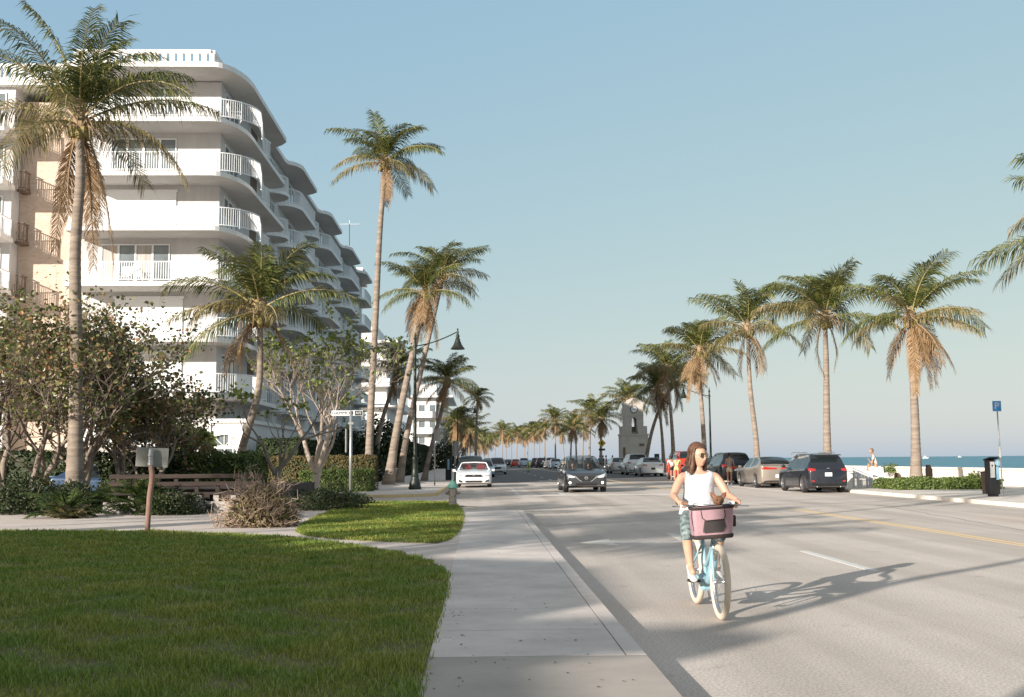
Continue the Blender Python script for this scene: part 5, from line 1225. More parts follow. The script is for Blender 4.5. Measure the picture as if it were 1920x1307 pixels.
def lamp_post(label, base, h, arm, side, group='bell shaped street lamps', parts=True):
    t = thing('street_lamp', label, 'street lamp', base, 0, group)
    mb = MB(); mb.lathe([(.30, 0), (.30, .10), (.27, .14), (.25, .30), (.20, .45), (.17, .58), (.19, .62), (.15, .68), (.13, .95), (.115, 1.35), (.135, 1.40), (.135, 1.45), (.10, 1.5), (.085, 1.55)], 16); mb.build('lamp_base', M_bronze, t, True, auto=35)
    mb = MB(); mb.lathe([(.085, 1.5), (.06, h-.25), (.10, h-.22), (.10, h-.16), (.06, h-.12), (.055, h+.12), (.09, h+.16), (.05, h+.26), (.015, h+.48), (.002, h+.5)], 12); mb.build('pole', M_bronze, t, True, auto=35)
    z = h-.18; pts = [(0, 0, z)]+[(side*arm*u, 0, z+.02+.72*(u**1.7)*(1-.12*u)) for u in (.15, .3, .45, .6, .75, .88, 1.0)]; q = pts[-1]
    mb = MB(); mb.tube(pts+[(q[0]+side*.1, 0, q[2]+.01)], .028, 8); mb.tube([(0, 0, z-.22), (side*.30*arm, 0, z+.10)], .016, 6); mb.build('arm', M_bronze, t, True)
    mb = MB(); x, zz = q[0]+side*.05, q[2]; mb.lathe([(.02, .18), (.045, .14), (.03, .08), (.05, .02), (.05, -.10), (.095, -.16), (.095, -.22), (.06, -.26), (.10, -.30), (.13, -.42), (.20, -.60), (.30, -.74), (.345, -.80), (.33, -.81), (.30, -.79)], 20, (x, 0, zz)); mb.build('lamp_shade', M_bronze, t, True, auto=40)
    return t
b = P(778, 915, 51.2); lamp_post('bronze street lamp with a bell shade reaching right, on the left sidewalk', (b.x, 51.2, .12), 6.85, 1.95, 1)
lamp_post('dark street lamp on the sea side whose arm points left', (P(1333, 860, 84).x, 84, .12), 6.3, 1.95, -1)
lamp_post('small distant street lamp in front of the dark far palms', (P(858, 880, 128).x, 128, .12), 7.1, 2.0, 1)
def post_sign(name, label, base, h, r=.03, m=M_galv, cat='sign', lean=0, group=None):
    t = thing(name, label, cat, base, 0, group); mb = MB(); mb.tube([(0, 0, 0), (lean, 0, h)], r, 8); mb.build('post', m, t, True); return t
# street name sign
Yp = 35.2; b = P(657, 936, Yp); t = post_sign('street_name_sign', 'grey post with a white street name sign at its top, at the street corner', (b.x, Yp, .1), 2.95, .05)
mb = MB(); w2 = .78; mb.prism([(-.62, -.012), (.38, -.012), (.38, .012), (-.62, .012)], 2.79, 2.96); sb = mb.build('name_blade', M_signw, t, bevel=.01)
mb = MB(); mb.bx(.12, .36, -.018, -.013, 2.805, 2.945); mb.build('blade_box', M_signk, sb)
text_part('HAMMON', 'lettering', .15, M_signk, sb, (-.26, -.016, 2.875), (PI/2, 0, 0)); text_part('AVE', 'lettering', .10, M_signw, sb, (.24, -.021, 2.875), (PI/2, 0, 0))
mb = MB(); mb.box((0, 0, 2.55), (.16, .09, .07)); mb.box((-.15, .03, 2.0), (.03, .30, .75)); mb.build('side_blade', M_backs, t)
# small white sign by the arched door
Yq = 50; b = P(437, 858, Yq); t = post_sign('parking_sign', 'small white sign on a white post left of the short leaning palm', (b.x, Yq, .1), 2.55, .03, M_signw)
mb = MB(); mb.bx(-.22, .22, -.05, -.035, 2.0, 2.62); s_ = mb.build('sign_plate', M_signw, t, bevel=.01)
text_part('NO\nPARKING', 'lettering', .085, mat('sign_red', (.5, .05, .04), .5), s_, (0, -.053, 2.42), (PI/2, 0, 0)); mb = MB(); mb.bx(-.16, .16, -.054, -.051, 2.10, 2.13); mb.bx(-.16, .16, -.054, -.051, 2.18, 2.2); mb.build('sign_lines', M_signk, s_)
# sign beyond the lamp, seen from behind
Yr = 58.5; b = P(815, 912, Yr); t = post_sign('traffic_sign', 'thin pole with a small sign seen from behind, right of the street lamp', (b.x, Yr, .12), 2.95, .035)
mb = MB(); mb.bx(-.02, .30, .03, .045, 2.35, 2.95); mb.build('sign_plate', M_backs, t)
t = post_sign('traffic_sign', 'grey sign plate edge on beside the black high car', (P(853, 890, 72).x, 72, .12), 2.6, .05); mb = MB(); mb.bx(-.16, .2, .04, .055, 1.6, 2.6); mb.build('sign_plate', M_backs, t)
# curved rusty pipe with a blank plate
b = G(277, 998, .12); t = thing('pipe_sign', 'curved rusty pipe at the lawn edge carrying a blank grey plate seen from behind', 'sign', tuple(b))
mb = MB(); mb.tube([(-.01, 0, -.1), (0, 0, .3), (.02, 0, .7), (.05, 0, .95), (.055, 0, 1.1), (.03, 0, 1.25), (.02, 0, 1.32)], .052, 12); mb.build('pipe', M_rust, t, True)
mb = MB(); mb.lathe([(.06, 1.28), (.06, 1.33), (.052, 1.34), (.052, 1.44), (.058, 1.45), (.058, 1.49), (.048, 1.5), (.045, 1.58), (.02, 1.61)], 14, (.02, 0, 0)); mb.build('pipe_cap', M_galv, t, True, auto=30)
mb = MB(); Rr = Matrix.Rotation(rad(3), 3, 'Y') @ Matrix.Rotation(rad(10), 3, 'Z'); mb.box((.02, .10, 1.43), (.60, .015, .37), M=Rr); mb.build('sign_plate', M_backs, t, bevel=.004)
# hydrant
b = G(849, 947, .12); t = thing('fire_hydrant', 'grey fire hydrant with a green bonnet at the corner of the far lawn', 'hydrant', tuple(b))
mb = MB(); mb.lathe([(.15, 0), (.15, .04), (.115, .06), (.11, .40), (.14, .42), (.14, .45), (.12, .46), (.12, .50)], 16); mb.build('barrel', M_hyd, t, True, auto=35)
mb = MB(); mb.lathe([(.17, .50), (.17, .53), (.15, .57), (.11, .64), (.06, .69), (.035, .70), (.035, .75), (.01, .76)], 16); mb.build('bonnet', M_sgreen, t, True, auto=35)
for a, r_ in ((0, .05), (PI, .05), (-PI/2, .07)):
    mb = MB(); d = Vector((math.cos(a), math.sin(a), 0)); c = d*.10+Vector((0, 0, .36)); mb.tube([c, c+d*.09], r_, 10); mb.tube([c+d*.09, c+d*.11], r_*1.15, 6); mb.tube([c+d*.11, c+d*.14], r_*.35, 5); mb.build('outlet', M_hyd, t, True, auto=30)
# parking kiosk on the sea side with bin and P sign
K = G(1862, 931, .12); t = thing('parking_pay_station', 'black and grey parking pay station with a pale round blue emblem at the right', 'pay station', tuple(K), rad(8))
mb = MB(); mb.prism([(-.17, -.16), (.17, -.16), (.17, .14), (-.17, .14)], .08, 1.18); mb.bx(-.13, .13, -.12, .10, 0, .08); mb.build('housing', M_blk, t, bevel=.01)
mb = MB(); mb.slab([(-.20, -.22, 1.30), (-.20, .16, 1.22), (-.20, .16, 1.18), (-.20, -.22, 1.26)], (.38, 0, 0)); mb.build('solar_roof', M_blk, t)
mb = MB(); mb.bx(-.155, .0, -.175, -.16, .62, 1.14); f = mb.build('front_panel', mat('panel_grey', (.55, .54, .52), .5), t); mb = MB(); mb.bx(-.11, -.07, -.182, -.175, .98, 1.05); mb.build('screen', M_signk, f)
mb = MB(); mb.lathe([(.10, 0), (.10, .015)], 20, (.10, -.19, 1.10), Matrix.Rotation(PI/2, 3, 'X')); e = mb.build('round_emblem', mat('pale_blue', (.30, .52, .66), .5), t); text_part('P', 'lettering', .15, M_signw, e, (.10, -.208, 1.10), (PI/2, 0, 0))
mb = MB(); mb.bx(.055, .145, -.175, -.16, .55, .98); mb.build('blue_strip', mat('pale_blue', (.30, .52, .66), .5), t)
t = thing('litter_bin', 'brown slatted litter bin standing left of the parking pay station', 'bin', tuple(G(1851, 926, .12)), 0)
mb = MB(); mb.lathe([(.15, 0), (.19, .75), (.20, .76)], 14); mb.build('bin_body', M_brown, t, True, auto=30)
mb = MB(); mb.slab([(-.25, 0, .80), (-.18, 0, .78), (.1, 0, .80), (.1, 0, .77), (-.18, 0, .75)], (0, .2, 0)); mb.build('bin_lid', M_blk, t)
b = G(1881, 932, .12); t = post_sign('parking_sign', 'tall thin post with a small blue letter sign behind the pay station', tuple(b), 2.9, .022, M_galv, lean=-.05)
mb = MB(); mb.bx(-.21, .08, -.03, -.02, 2.78, 3.12); s_ = mb.build('sign_plate', M_signb, t, bevel=.008); text_part('P', 'lettering', .30, M_signw, s_, (-.075, -.033, 2.95), (PI/2, 0, 0)); mb = MB(); mb.lathe([(.055, 0), (.055, .006)], 16, (.02, -.032, 2.86), Matrix.Rotation(PI/2, 3, 'X')); mb.build('round_dot', mat('dot_blue', (.03, .25, .60), .5), s_)
mb = MB(); mb.tube([(-.025, 0, 1.28), (-.03, 0, 1.62)], .045, 8); mb.build('collar', M_signw, t)
# bollard posts against the wall
for px, h, lb in ((1683, .60, 'stubby brown timber post in front of the beach wall, left of the palm'), (1742, .95, 'taller brown timber post in front of the beach wall, right of the palm'), (1777, .3, 'lowest brown timber post, hardly above the low hedge')):
    x = P(px, 890, 50).x; t = thing('timber_post', lb, 'post', (x, 50, .12), 0, 'timber posts at the beach wall'); mb = MB(); mb.prism([(-.13, -.1), (.13, -.1), (.13, .1), (-.13, .1)], 0, h*.8); mb.slab([(-.12, -.1, h*.8), (.12, -.1, h*.8), (.03, -.1, h), (-.09, -.1, h)], (0, .2, 0)); mb.build('post_body', M_brown, t)
# white benches at the promenade
for px, rz, lb in ((1618, .1, 'white wooden armchair left of the seated couple'), (1645, -.25, 'white wooden chair under the woman in a pale top')):
    v = P(px, 905, 47.5); t = thing('white_chair', lb, 'chair', (v.x, 47.5, .12), rz, 'white chairs by the beach wall')
    mb = MB(); mb.box((0, 0, .42), (.62, .55, .05)); mb.build('seat', M_outd, t)
    mb = MB()
    for i in range(5): mb.box((-.25+i*.125, .27, .64), (.105, .03, .46), M=Matrix.Rotation(rad(-16), 3, 'X'))
    mb.build('backrest', M_outd, t)
    for sx in (-.34, .34):
        mb = MB(); mb.box((sx, 0, .62), (.10, .62, .03)); mb.build('armrest', M_outd, t)
        for sy in (-.25, .25): mb = MB(); mb.box((sx*.9, sy, .3), (.06, .06, .6)); mb.build('leg', M_outd, t)
t = thing('picnic_panel', 'white board like table standing between the dark sport utility car and the seated woman', 'table', (P(1603, 905, 50).x, 50, .12), 0)
mb = MB(); mb.bx(-.3, .3, -.4, .4, .68, .74); mb.build('tabletop', M_outd, t)
for sx in (-.22, .22): mb = MB(); mb.bx(sx-.03, sx+.03, -.3, .3, 0, .68); mb.build('leg', M_outd, t)
# warning sign by the road, crossing marker
Yw = 118; b = P(1129, 870, Yw); t = post_sign('warning_sign', 'yellow diamond warning sign with a small plate below, left of the clock tower', (b.x, Yw, .12), 3.3, .05)
mb = MB(); z = P(1129, 833, Yw).z; mb.slab([(-.45, -.06, z), (0, -.06, z-.45), (.45, -.06, z), (0, -.06, z+.45)], (0, .02, 0)); s_ = mb.build('diamond_plate', M_signy, t)
mb = MB(); mb.bx(-.07, .05, -.075, -.065, z-.2, z+.08); mb.ball((0, -.075, z+.17), .07, 8, 6, (1, .2, 1)); mb.bx(-.16, .14, -.075, -.065, z-.05, z+.02); mb.build('walker_symbol', M_signk, s_)
mb = MB(); mb.bx(-.35, .35, -.06, -.04, z-.80, z-.58); mb.build('lower_plate', M_signk, t)
Yw = 128; b = P(991, 886, Yw); t = post_sign('crossing_marker', 'yellow green pedestrian crossing marker standing in the middle of the road', (b.x, Yw, .0), .5, .04)
mb = MB(); mb.prism([(-.16, -.02), (.16, -.02), (.16, .02), (-.16, .02)], .12, 1.15); s_ = mb.build('marker_panel', M_signyg, t, bevel=.02); mb = MB(); mb.bx(-.06, .06, -.03, -.022, .45, .75); mb.ball((0, -.03, .85), .05, 8, 6, (1, .2, 1)); mb.build('walker_symbol', M_signk, s_)
mb = MB(); mb.prism([(-.22, -.15), (.22, -.15), (.22, .15), (-.22, .15)], 0, .05); mb.build('rubber_foot', M_blk, t)
Yw = 74; t = thing('pay_post', 'dark pay post with a pale blue strip left of the white open top car', 'pay station', (P(841, 890, Yw).x, Yw, .12), 0); mb = MB(); mb.bx(-.2, .2, -.15, .15, 0, 1.5); mb.build('housing', M_blk, t, bevel=.02); mb = MB(); mb.bx(-.06, .06, -.17, -.15, .7, 1.4); mb.build('blue_strip', mat('pale_blue', (.30, .52, .66), .5), t)
Yw = 97; t = thing('pay_post', 'dark pay post right of the white car near the clock tower', 'pay station', (P(1232, 880, Yw).x, Yw, .12), 0); mb = MB(); mb.bx(-.2, .2, -.15, .15, 0, 1.75); mb.build('housing', M_blk, t, bevel=.02); mb = MB(); mb.bx(-.02, .05, -.17, -.15, .7, 1.5); mb.build('blue_strip', mat('pale_blue', (.30, .52, .66), .5), t)
# long wooden bench on a block wall behind the plaque
Yb = 29.6; x0, x1 = P(205, 900, Yb).x, P(492, 900, Yb).x; xm = P(320, 900, Yb).x
M_plank = mat('shaded_plank', (.02, .013, .01), .85, scale=2, col2=(.05, .03, .022), bump=.4, stretch=(.4, 4, 4)); M_block = mat('block_wall', (.30, .265, .235), .9, scale=2.5, col2=(.42, .375, .335), bump=.3, bscale=20)  # plank colour darkened to stand for shade from the bushes
t = thing('long_bench', 'long shade-darkened plank bench on a low block wall, behind the rusty pipe sign', 'bench', ((x0+x1)/2, Yb, .1), 0); hw_ = (x1-x0)/2
for z in (.98, .78): mb = MB(); mb.bx(-hw_, hw_, -.03, .03, z-.055, z+.055); mb.build('back_plank', M_plank, t, bevel=.006)
mb = MB(); mb.bx(-hw_, hw_, -.42, -.04, .50, .56); mb.build('seat_plank', M_plank, t, bevel=.006)
for i in range(8): mb = MB(); xx = -hw_+.1+i*(2*hw_-.2)/7; mb.bx(xx-.05, xx+.05, .03, .12, 0, 1.04); mb.build('back_post', M_plank, t)
for i in range(9): mb = MB(); xx = -hw_+.25+i*(2*hw_-.5)/8; mb.bx(xx-.07, xx+.07, -.36, -.1, .32, .50); mb.build('seat_support', M_block, t)
mb = MB(); mb.bx(-hw_, hw_, -.45, .02, 0, .32); mb.build('block_wall', M_block, t, bevel=.01)
mb = MB(); mb.bx(.65, .85, -.462, -.452, .10, .25); mb.build('wall_vent', M_blk, t)
t = thing('planter_wall', 'low earth filled planter behind the long bench', 'wall', ((x0+x1)/2, Yb+.3, .1), 0); mb = MB(); mb.bx(-hw_, hw_, .15, 9, 0, .62); mb.build('planter_body', M_plank, t)
# white capped low wall along the left hedge
t = thing('low_wall', 'low wall with a white cap in front of the dark sidewalk hedge', 'wall', (-7.0, 54, .12), 0); mb = MB(); mb.bx(-.12, .0, 0, 44, 0, .62); mb.build('wall_body', M_block, t); mb = MB(); mb.bx(-.17, .05, -.05, 44, .62, .70); mb.build('wall_cap', M_wall, t)
# boats on the sea
for px, Y, s, lb in ((1735, 1500, 9, 'white boat on the sea right of the nearest sea side palm'), (1799, 2600, 9, 'tiny white boat on the horizon')):
    x = P(px, 852, Y).x; t = thing('boat', lb, 'boat', (x, Y, -1.55), .3, 'white boats on the sea'); mb = MB()
    mb.slab([(-s*.5, -1.2, 1.6), (s*.55, -1.2, 2.1), (s*.4, -1.2, 0), (-s*.45, -1.2, 0)], (0, 2.4, 0)); mb.build('hull', M_outd, t); mb = MB(); mb.slab([(-s*.25, -.8, 1.7), (s*.18, -.8, 1.8), (s*.05, -.8, 3.6), (-s*.22, -.8, 3.6)], (0, 1.6, 0)); mb.build('cabin', M_outd, t)
# ------------------------------------------------------------------ people
def skin(nodes, edges, sub=2, root=None):
    """grow a smooth surface over a skeleton; nodes name -> (position, radius); returns verts, faces"""
    names = list(nodes); me = bpy.data.meshes.new('sk'); bm = bmesh.new(); lay = bm.verts.layers.skin.verify(); vs_ = {}
    for n in names:
        p, r = nodes[n]; v = bm.verts.new(p); vs_[n] = v
        r = r if isinstance(r, tuple) else (r, r); v[lay].radius = r; v[lay].use_root = (n == (root or names[0]))
    for a, b in edges: bm.edges.new((vs_[a], vs_[b]))
    bm.to_mesh(me); bm.free(); o = bpy.data.objects.new('sk', me); COL.objects.link(o)
    m = o.modifiers.new('s', 'SKIN'); m.use_smooth_shade = True; m.branch_smoothing = .3
    if sub: q = o.modifiers.new('q', 'SUBSURF'); q.levels = sub; q.render_levels = sub
    dg = bpy.context.evaluated_depsgraph_get(); e = bpy.data.meshes.new_from_object(o.evaluated_get(dg))
    V = [tuple(v.co) for v in e.vertices]; F = [tuple(p.vertices) for p in e.polygons]
    bpy.data.objects.remove(o, do_unlink=True); bpy.data.meshes.remove(me); bpy.data.meshes.remove(e); return V, F
def fuse(mb, name, m, parent, vox=.012, smooth=4, mat_fn=None):
    """weld overlapping closed pieces into one continuous surface"""
    o = mb.build('tmp', m, None); r = o.modifiers.new('r', 'REMESH'); r.mode = 'VOXEL'; r.voxel_size = vox
    if smooth: s_ = o.modifiers.new('s', 'SMOOTH'); s_.iterations = smooth; s_.factor = .5
    dg = bpy.context.evaluated_depsgraph_get(); e = bpy.data.meshes.new_from_object(o.evaluated_get(dg)); e.name = name
    bpy.data.objects.remove(o, do_unlink=True); e.polygons.foreach_set('use_smooth', [True]*len(e.polygons))
    q = bpy.data.objects.new(name, e); COL.objects.link(q); q.parent = parent
    if not e.materials: e.materials.append(m)
    return q
def head_mesh(mb, c, R, s=1.0):
    """skull, jaw, nose, brow, lips, ears: local +Y is the way the face looks, c = centre, R = 3x3 rotation"""
    seg, rings = 28, 22; vs_ = []
    for i in range(rings+1):
        th = PI*i/rings
        for k in range(seg):
            a = 2*PI*k/seg; x, y, z = math.sin(th)*math.cos(a), math.sin(th)*math.sin(a), math.cos(th)
            px, py, pz = x*.074, y*.094, z*.118
            if z < 0:
                t = -z; px *= 1-.34*t**1.2; py = py*(1-.16*t) + .018*t
                if y < 0: py *= 1-.45*t
            f = max(0, y)
            py -= .010*f*max(0, 1-abs(x)*2.2)*0
            if f > .75 and abs(x) < .28 and -.32 < z < .12:               # nose
                w = (1-abs(x)/.28)*max(0, 1-abs(z+.20)/.32); py += .030*w
            if f > .5 and .04 < z < .22: py -= .006*(1-abs(abs(x)-.35)*2)  # eye sockets
            if f > .6 and abs(x) < .35 and abs(z+.46) < .10: py += .006    # lips
            if f > .5 and z < -.72: py += .008
            vs_.append(R @ (Vector((px, py, pz))*s)+Vector(c))
    mb.add(vs_, [(i*seg+k, (i+1)*seg+k, (i+1)*seg+(k+1) % seg, i*seg+(k+1) % seg) for i in range(rings) for k in range(seg)])
    for sd in (-1, 1): mb.ball(Vector(c)+R @ (Vector((sd*.076, -.008, -.012))*s), .03*s, 8, 6, (.35, .7, 1.05), R)
def hand(mb, wrist, fwd, up, side, s=1.0, curl=.9):
    """palm, four unequal curled fingers and a thumb leaving the side of the palm. side: thumb direction"""
    f, u, t = Vector(fwd).normalized(), Vector(up).normalized(), Vector(side).normalized(); w = Vector(wrist)
    V, F = skin({'a': (w, .024*s), 'b': (w+f*.04*s, (.034*s, .018*s)), 'c': (w+f*.085*s, (.038*s, .016*s))}, [('a', 'b'), ('b', 'c')], 1); mb.add(V, F)
    Mx = Matrix((t, f, u)).transposed(); mb.ball(w+f*.05*s, .04*s, 10, 8, (1.0, 1.15, .42), Mx)
    for i, ln in enumerate((.070, .078, .073, .058)):
        b = w+f*.082*s+t*(.030-.020*i)*s; an = 0; pts = {'0': (b-f*.02*s, .0095*s)}; p = b; ed = []
        for j, q in enumerate((.42, .32, .26)):
            an += curl*(.55+.12*i*.3); d = f*math.cos(an)-u*math.sin(an); p = p+d*ln*q*s; pts[str(j+1)] = (p, (.0095-.0012*j)*s); ed.append((str(j), str(j+1)))
        V, F = skin(pts, ed, 1); mb.add(V, F)
    b = w+f*.025*s+t*.026*s; V, F = skin({'0': (b, .012*s), '1': (b+(t*.7+f*.6-u*.3)*.030*s, .011*s), '2': (b+(t*.75+f*1.3-u*1.0)*.045*s, .009*s)}, [('0', '1'), ('1', '2')], 1); mb.add(V, F)
M_skin = mat('skin', (.50, .285, .19), .5, scale=14, col2=(.57, .335, .23), subsurf=0); M_skin2 = mat('skin_tanned', (.40, .22, .14), .55)
M_hair = mat('auburn_hair', (.06, .026, .014), .45, scale=14, col2=(.17, .075, .035), stretch=(6, 6, .5), bump=.5, bscale=30); M_hair2 = mat('dark_hair', (.03, .018, .012), .6)
def cloth(name, c, **k): return mat(name, c, .85, **k)
def vv(*a): return Vector(a)
def simple_person(label, loc, rz, J, top, bottom, skinm=M_skin2, hairm=M_hair2, long_hair=False, shoes=None, short=True, group=None, s=1.0, skirt=False, sleeve=True, face=0.0):
    """J: joint dictionary in metres, the person facing +Y locally"""
    t = thing('person', label, 'person', loc, rz, group, s)
    N = {'pel': (J['pel'], (.125, .10)), 'wai': ((J['pel']*.55+J['che']*.45), (.115, .085)), 'che': (J['che'], (.14, .10)), 'nkb': (J['nk'], .055), 'nkt': (J['hd']-vv(0, .01, .09), .048)}
    E = [('pel', 'wai'), ('wai', 'che'), ('che', 'nkb'), ('nkb', 'nkt')]
    for sd in 'lr':
        N['sh'+sd] = (J['sh'+sd], .052); N['el'+sd] = (J['el'+sd], .036); N['wr'+sd] = (J['wr'+sd], .024)
        E += [('che', 'sh'+sd), ('sh'+sd, 'el'+sd), ('el'+sd, 'wr'+sd)]
        h = J['hi'+sd]; N['hi'+sd] = (h, .085); N['tm'+sd] = ((h+J['kn'+sd])/2, .072); N['kn'+sd] = (J['kn'+sd], .050); N['cm'+sd] = (J['kn'+sd]*.65+J['an'+sd]*.35, .052); N['an'+sd] = (J['an'+sd], .033)
        ft = J['ft'+sd]; N['ft'+sd] = (ft, .032); E += [('pel', 'hi'+sd), ('hi'+sd, 'tm'+sd), ('tm'+sd, 'kn'+sd), ('kn'+sd, 'cm'+sd), ('cm'+sd, 'an'+sd), ('an'+sd, 'ft'+sd)]
    V, F = skin(N, E, 1, 'pel'); mb = MB(); mb.add(V, F); R = Matrix.Rotation(face, 3, 'Z'); head_mesh(mb, J['hd'], R, 1.0)
    for sd in 'lr':
        d = (J['wr'+sd]-J['el'+sd]); hand(mb, J['wr'+sd], d, vv(0, 0, 1) if abs(d.normalized().z) < .8 else vv(0, 1, 0), vv(1 if sd == 'l' else -1, 0, 0) if abs(d.normalized().z) < .8 else vv(0, 1, 0), 1.0, .5)
    fuse(mb, 'body', skinm, t, .016, 2)
    k = 1.17; TN = {n: (N[n][0], tuple(x*k for x in N[n][1]) if isinstance(N[n][1], tuple) else N[n][1]*k) for n in ('pel', 'wai', 'che', 'shl', 'shr')}; TN['che'] = (J['che']+vv(0, 0, .02), (.155, .115)); TE = [('pel', 'wai'), ('wai', 'che'), ('che', 'shl'), ('che', 'shr')]
    if sleeve:
        for sd in 'lr': TN['um'+sd] = (J['sh'+sd]*.45+J['el'+sd]*.55, .056); TE.append(('sh'+sd, 'um'+sd))
    V, F = skin(TN, TE, 2, 'pel'); mb = MB(); mb.add(V, F); fuse(mb, 'shirt', top, t, .018, 1)
    BN = {'wai': (J['pel']+vv(0, 0, .07), (.135, .10)), 'pel': (J['pel'], (.15, .12))}; BE = [('wai', 'pel')]
    for sd in 'lr':
        q = .62 if short else 1.0; BN['hi'+sd] = (J['hi'+sd], .10); BN['tm'+sd] = (J['hi'+sd]*(1-q*.95)+J['kn'+sd]*q*.95, .088 if short else .065); BE += [('pel', 'hi'+sd), ('hi'+sd, 'tm'+sd)]
        if not short: BN['an'+sd] = (J['an'+sd]+vv(0, 0, .04), .055); BE.append(('tm'+sd, 'an'+sd))
    V, F = skin(BN, BE, 2, 'pel'); mb = MB(); mb.add(V, F); fuse(mb, 'shorts' if short else 'trousers', bottom, t, .018, 1)
    hb = MB(); c = J['hd']; hb.ball(c+R @ vv(0, -.018, .028), .098, 14, 10, (.86, 1.02, 1.12), R)
    if long_hair: hb.ball(c+R @ vv(0, -.07, -.10), .085, 12, 10, (.95, .55, 1.9), R)
    fuse(hb, 'hair', hairm, t, .014, 1)
    if shoes:
        for sd in 'lr':
            q = MB(); a = J['an'+sd]; f = J['ft'+sd]; V, F = skin({'a': (a-vv(0, .03, .04), .05), 'b': (f, .045), 'c': (f+(f-a).normalized()*.05, .035)}, [('a', 'b'), ('b', 'c')], 2); q.add(V, F); q.build('shoe', shoes, t, True)
    return t
def stand(bend=0.0, arms=((-.22, .05, 1.12, -.2, .22, .98), (.22, .05, 1.12, .2, .22, .98)), h=1.0, step=.0):
    c = math.cos(bend); s_ = math.sin(bend); P0 = vv(0, 0, .95)
    def up(z, y=0, x=0): return P0+vv(x, s_*z+c*y, c*z-s_*y)
    J = dict(pel=P0, che=up(.36), nk=up(.50), hd=up(.66, .02), shl=up(.45, 0, -.17), shr=up(.45, 0, .17))
    for sd, a, sx in (('l', arms[0], -1), ('r', arms[1], 1)): J['el'+sd] = vv(*a[:3]); J['wr'+sd] = vv(*a[3:])
    for sd, sx, st in (('l', -1, step), ('r', 1, -step)):
        J['hi'+sd] = vv(sx*.09, 0, .90); J['kn'+sd] = vv(sx*.10, st*.5+.02, .50); J['an'+sd] = vv(sx*.10, st-.02, .09); J['ft'+sd] = vv(sx*.11, st+.12, .035)
    return {k: v*h for k, v in J.items()}
C_lime = cloth('lime_shirt', (.50, .52, .22)); C_pale = cloth('pale_top', (.60, .62, .64)); C_blk = cloth('black_cloth', (.02, .02, .022)); C_grey = cloth('grey_shirt', (.26, .23, .22)); C_tan = cloth('tan_shorts', (.52, .42, .29)); C_blue = cloth('blue_cloth', (.10, .16, .28)); C_cream = cloth('cream_top', (.62, .58, .52)); C_wht = cloth('white_cloth', (.72, .71, .70))
Yp = 74; x = P(1249, 900, Yp).x
simple_person('person in a lime green shirt bending toward the open door of the red car', (x, 70.0-.0, 0), rad(-25), stand(.55, ((-.22, .35, 1.05, -.15, .55, .90), (.22, .35, 1.05, .15, .55, .90))), C_lime, C_lime, hairm=M_hair2, group='people by the red car')
simple_person('person in black shorts and a pale top leaning into the red car', (P(1263, 900, 70).x, 70.3, 0), rad(15), stand(.50, ((-.22, .3, 1.05, -.15, .5, .92), (.22, .3, 1.05, .15, .5, .92))), C_pale, C_blk, long_hair=True, group='people by the red car')
man = simple_person('man in a grey shirt and tan shorts holding a red bag behind a black car', (P(1362, 909, 60).x, 59.2, 0), rad(-35), stand(.10, ((-.22, .05, 1.12, -.10, .25, .98), (.22, .12, 1.10, .16, .30, .98))), C_grey, C_tan, shoes=C_wht)
b = MB(); b.ball((0, 0, 0), .2, 12, 8, (1.5, .7, .55)); o = b.build('bag', cloth('red_bag', (.55, .07, .04)), None, True); o.location = (P(1375, 880, 59).x, 59.4, P(1375, 877, 59.4).z); tag(o, 'red orange bag held out by the man in tan shorts', 'bag')
# couple at the beach wall
J = stand(.25, ((-.25, .20, 1.02, -.12, .32, 1.22), (.24, .10, 1.05, .10, .30, .85)))
simple_person('woman with her hair up in a pale top, beside the white chair', (P(1655, 905, 47.5).x, 48.2, .12), rad(75), J, C_cream, C_tan, hairm=mat('light_hair', (.20, .11, .06), .6), face=rad(30))
simple_person('woman with long blonde hair, only her head and shoulders above the beach wall', (P(1629, 890, 58).x, 58, -.62), rad(-60), stand(.05), C_pale, C_blue, hairm=mat('blonde_hair', (.30, .20, .10), .6), long_hair=True)
for i, (px, Y, c1, lb) in enumerate([(1125, 122, C_blue, 'leftmost of the distant dark clad people under the warning sign'), (1131, 121, C_blk, 'distant person in black under the warning sign'), (1137, 120, cloth('red_cloth', (.4, .08, .06)), 'distant person in red right of the warning sign post'), (1149, 122, C_grey, 'distant person standing behind the silver hatchback'),
                                     (1214, 139, C_blk, 'small dark figure against the base of the clock tower'), (1384, 78, C_blue, 'person in blue behind the sea side lamp post')]):
    z = .12; simple_person(lb, (P(px, 870, Y).x, Y if px != 1214 else 138.5, z), rad(40*i), stand(.03), c1, C_blk, group='distant people on the promenade')
# the two people in the dark sedan, children of nobody: they sit in the car
for sx, top, lb in ((-.36, cloth('peach_top', (.55, .32, .20)), 'driver of the dark grey sedan seen through the windscreen'), (.36, cloth('olive_top', (.36, .36, .15)), 'front passenger of the dark grey sedan in an olive top')):
    J = stand(0, ((-.24, .2, 1.1, -.12, .42, 1.14), (.24, .2, 1.1, .12, .42, 1.14)))
    for k_ in ('knl', 'knr'): J[k_] = vv(J[k_].x, .40, .96)
    for k_ in ('anl', 'anr'): J[k_] = vv(J[k_].x, .62, .62)
    for k_ in ('ftl', 'ftr'): J[k_] = vv(J[k_].x, .74, .60)
    simple_person(lb, (4.62-sx, 50.2+.22, -.30), PI, J, top, C_blk, group='people in the dark sedan', s=.92)
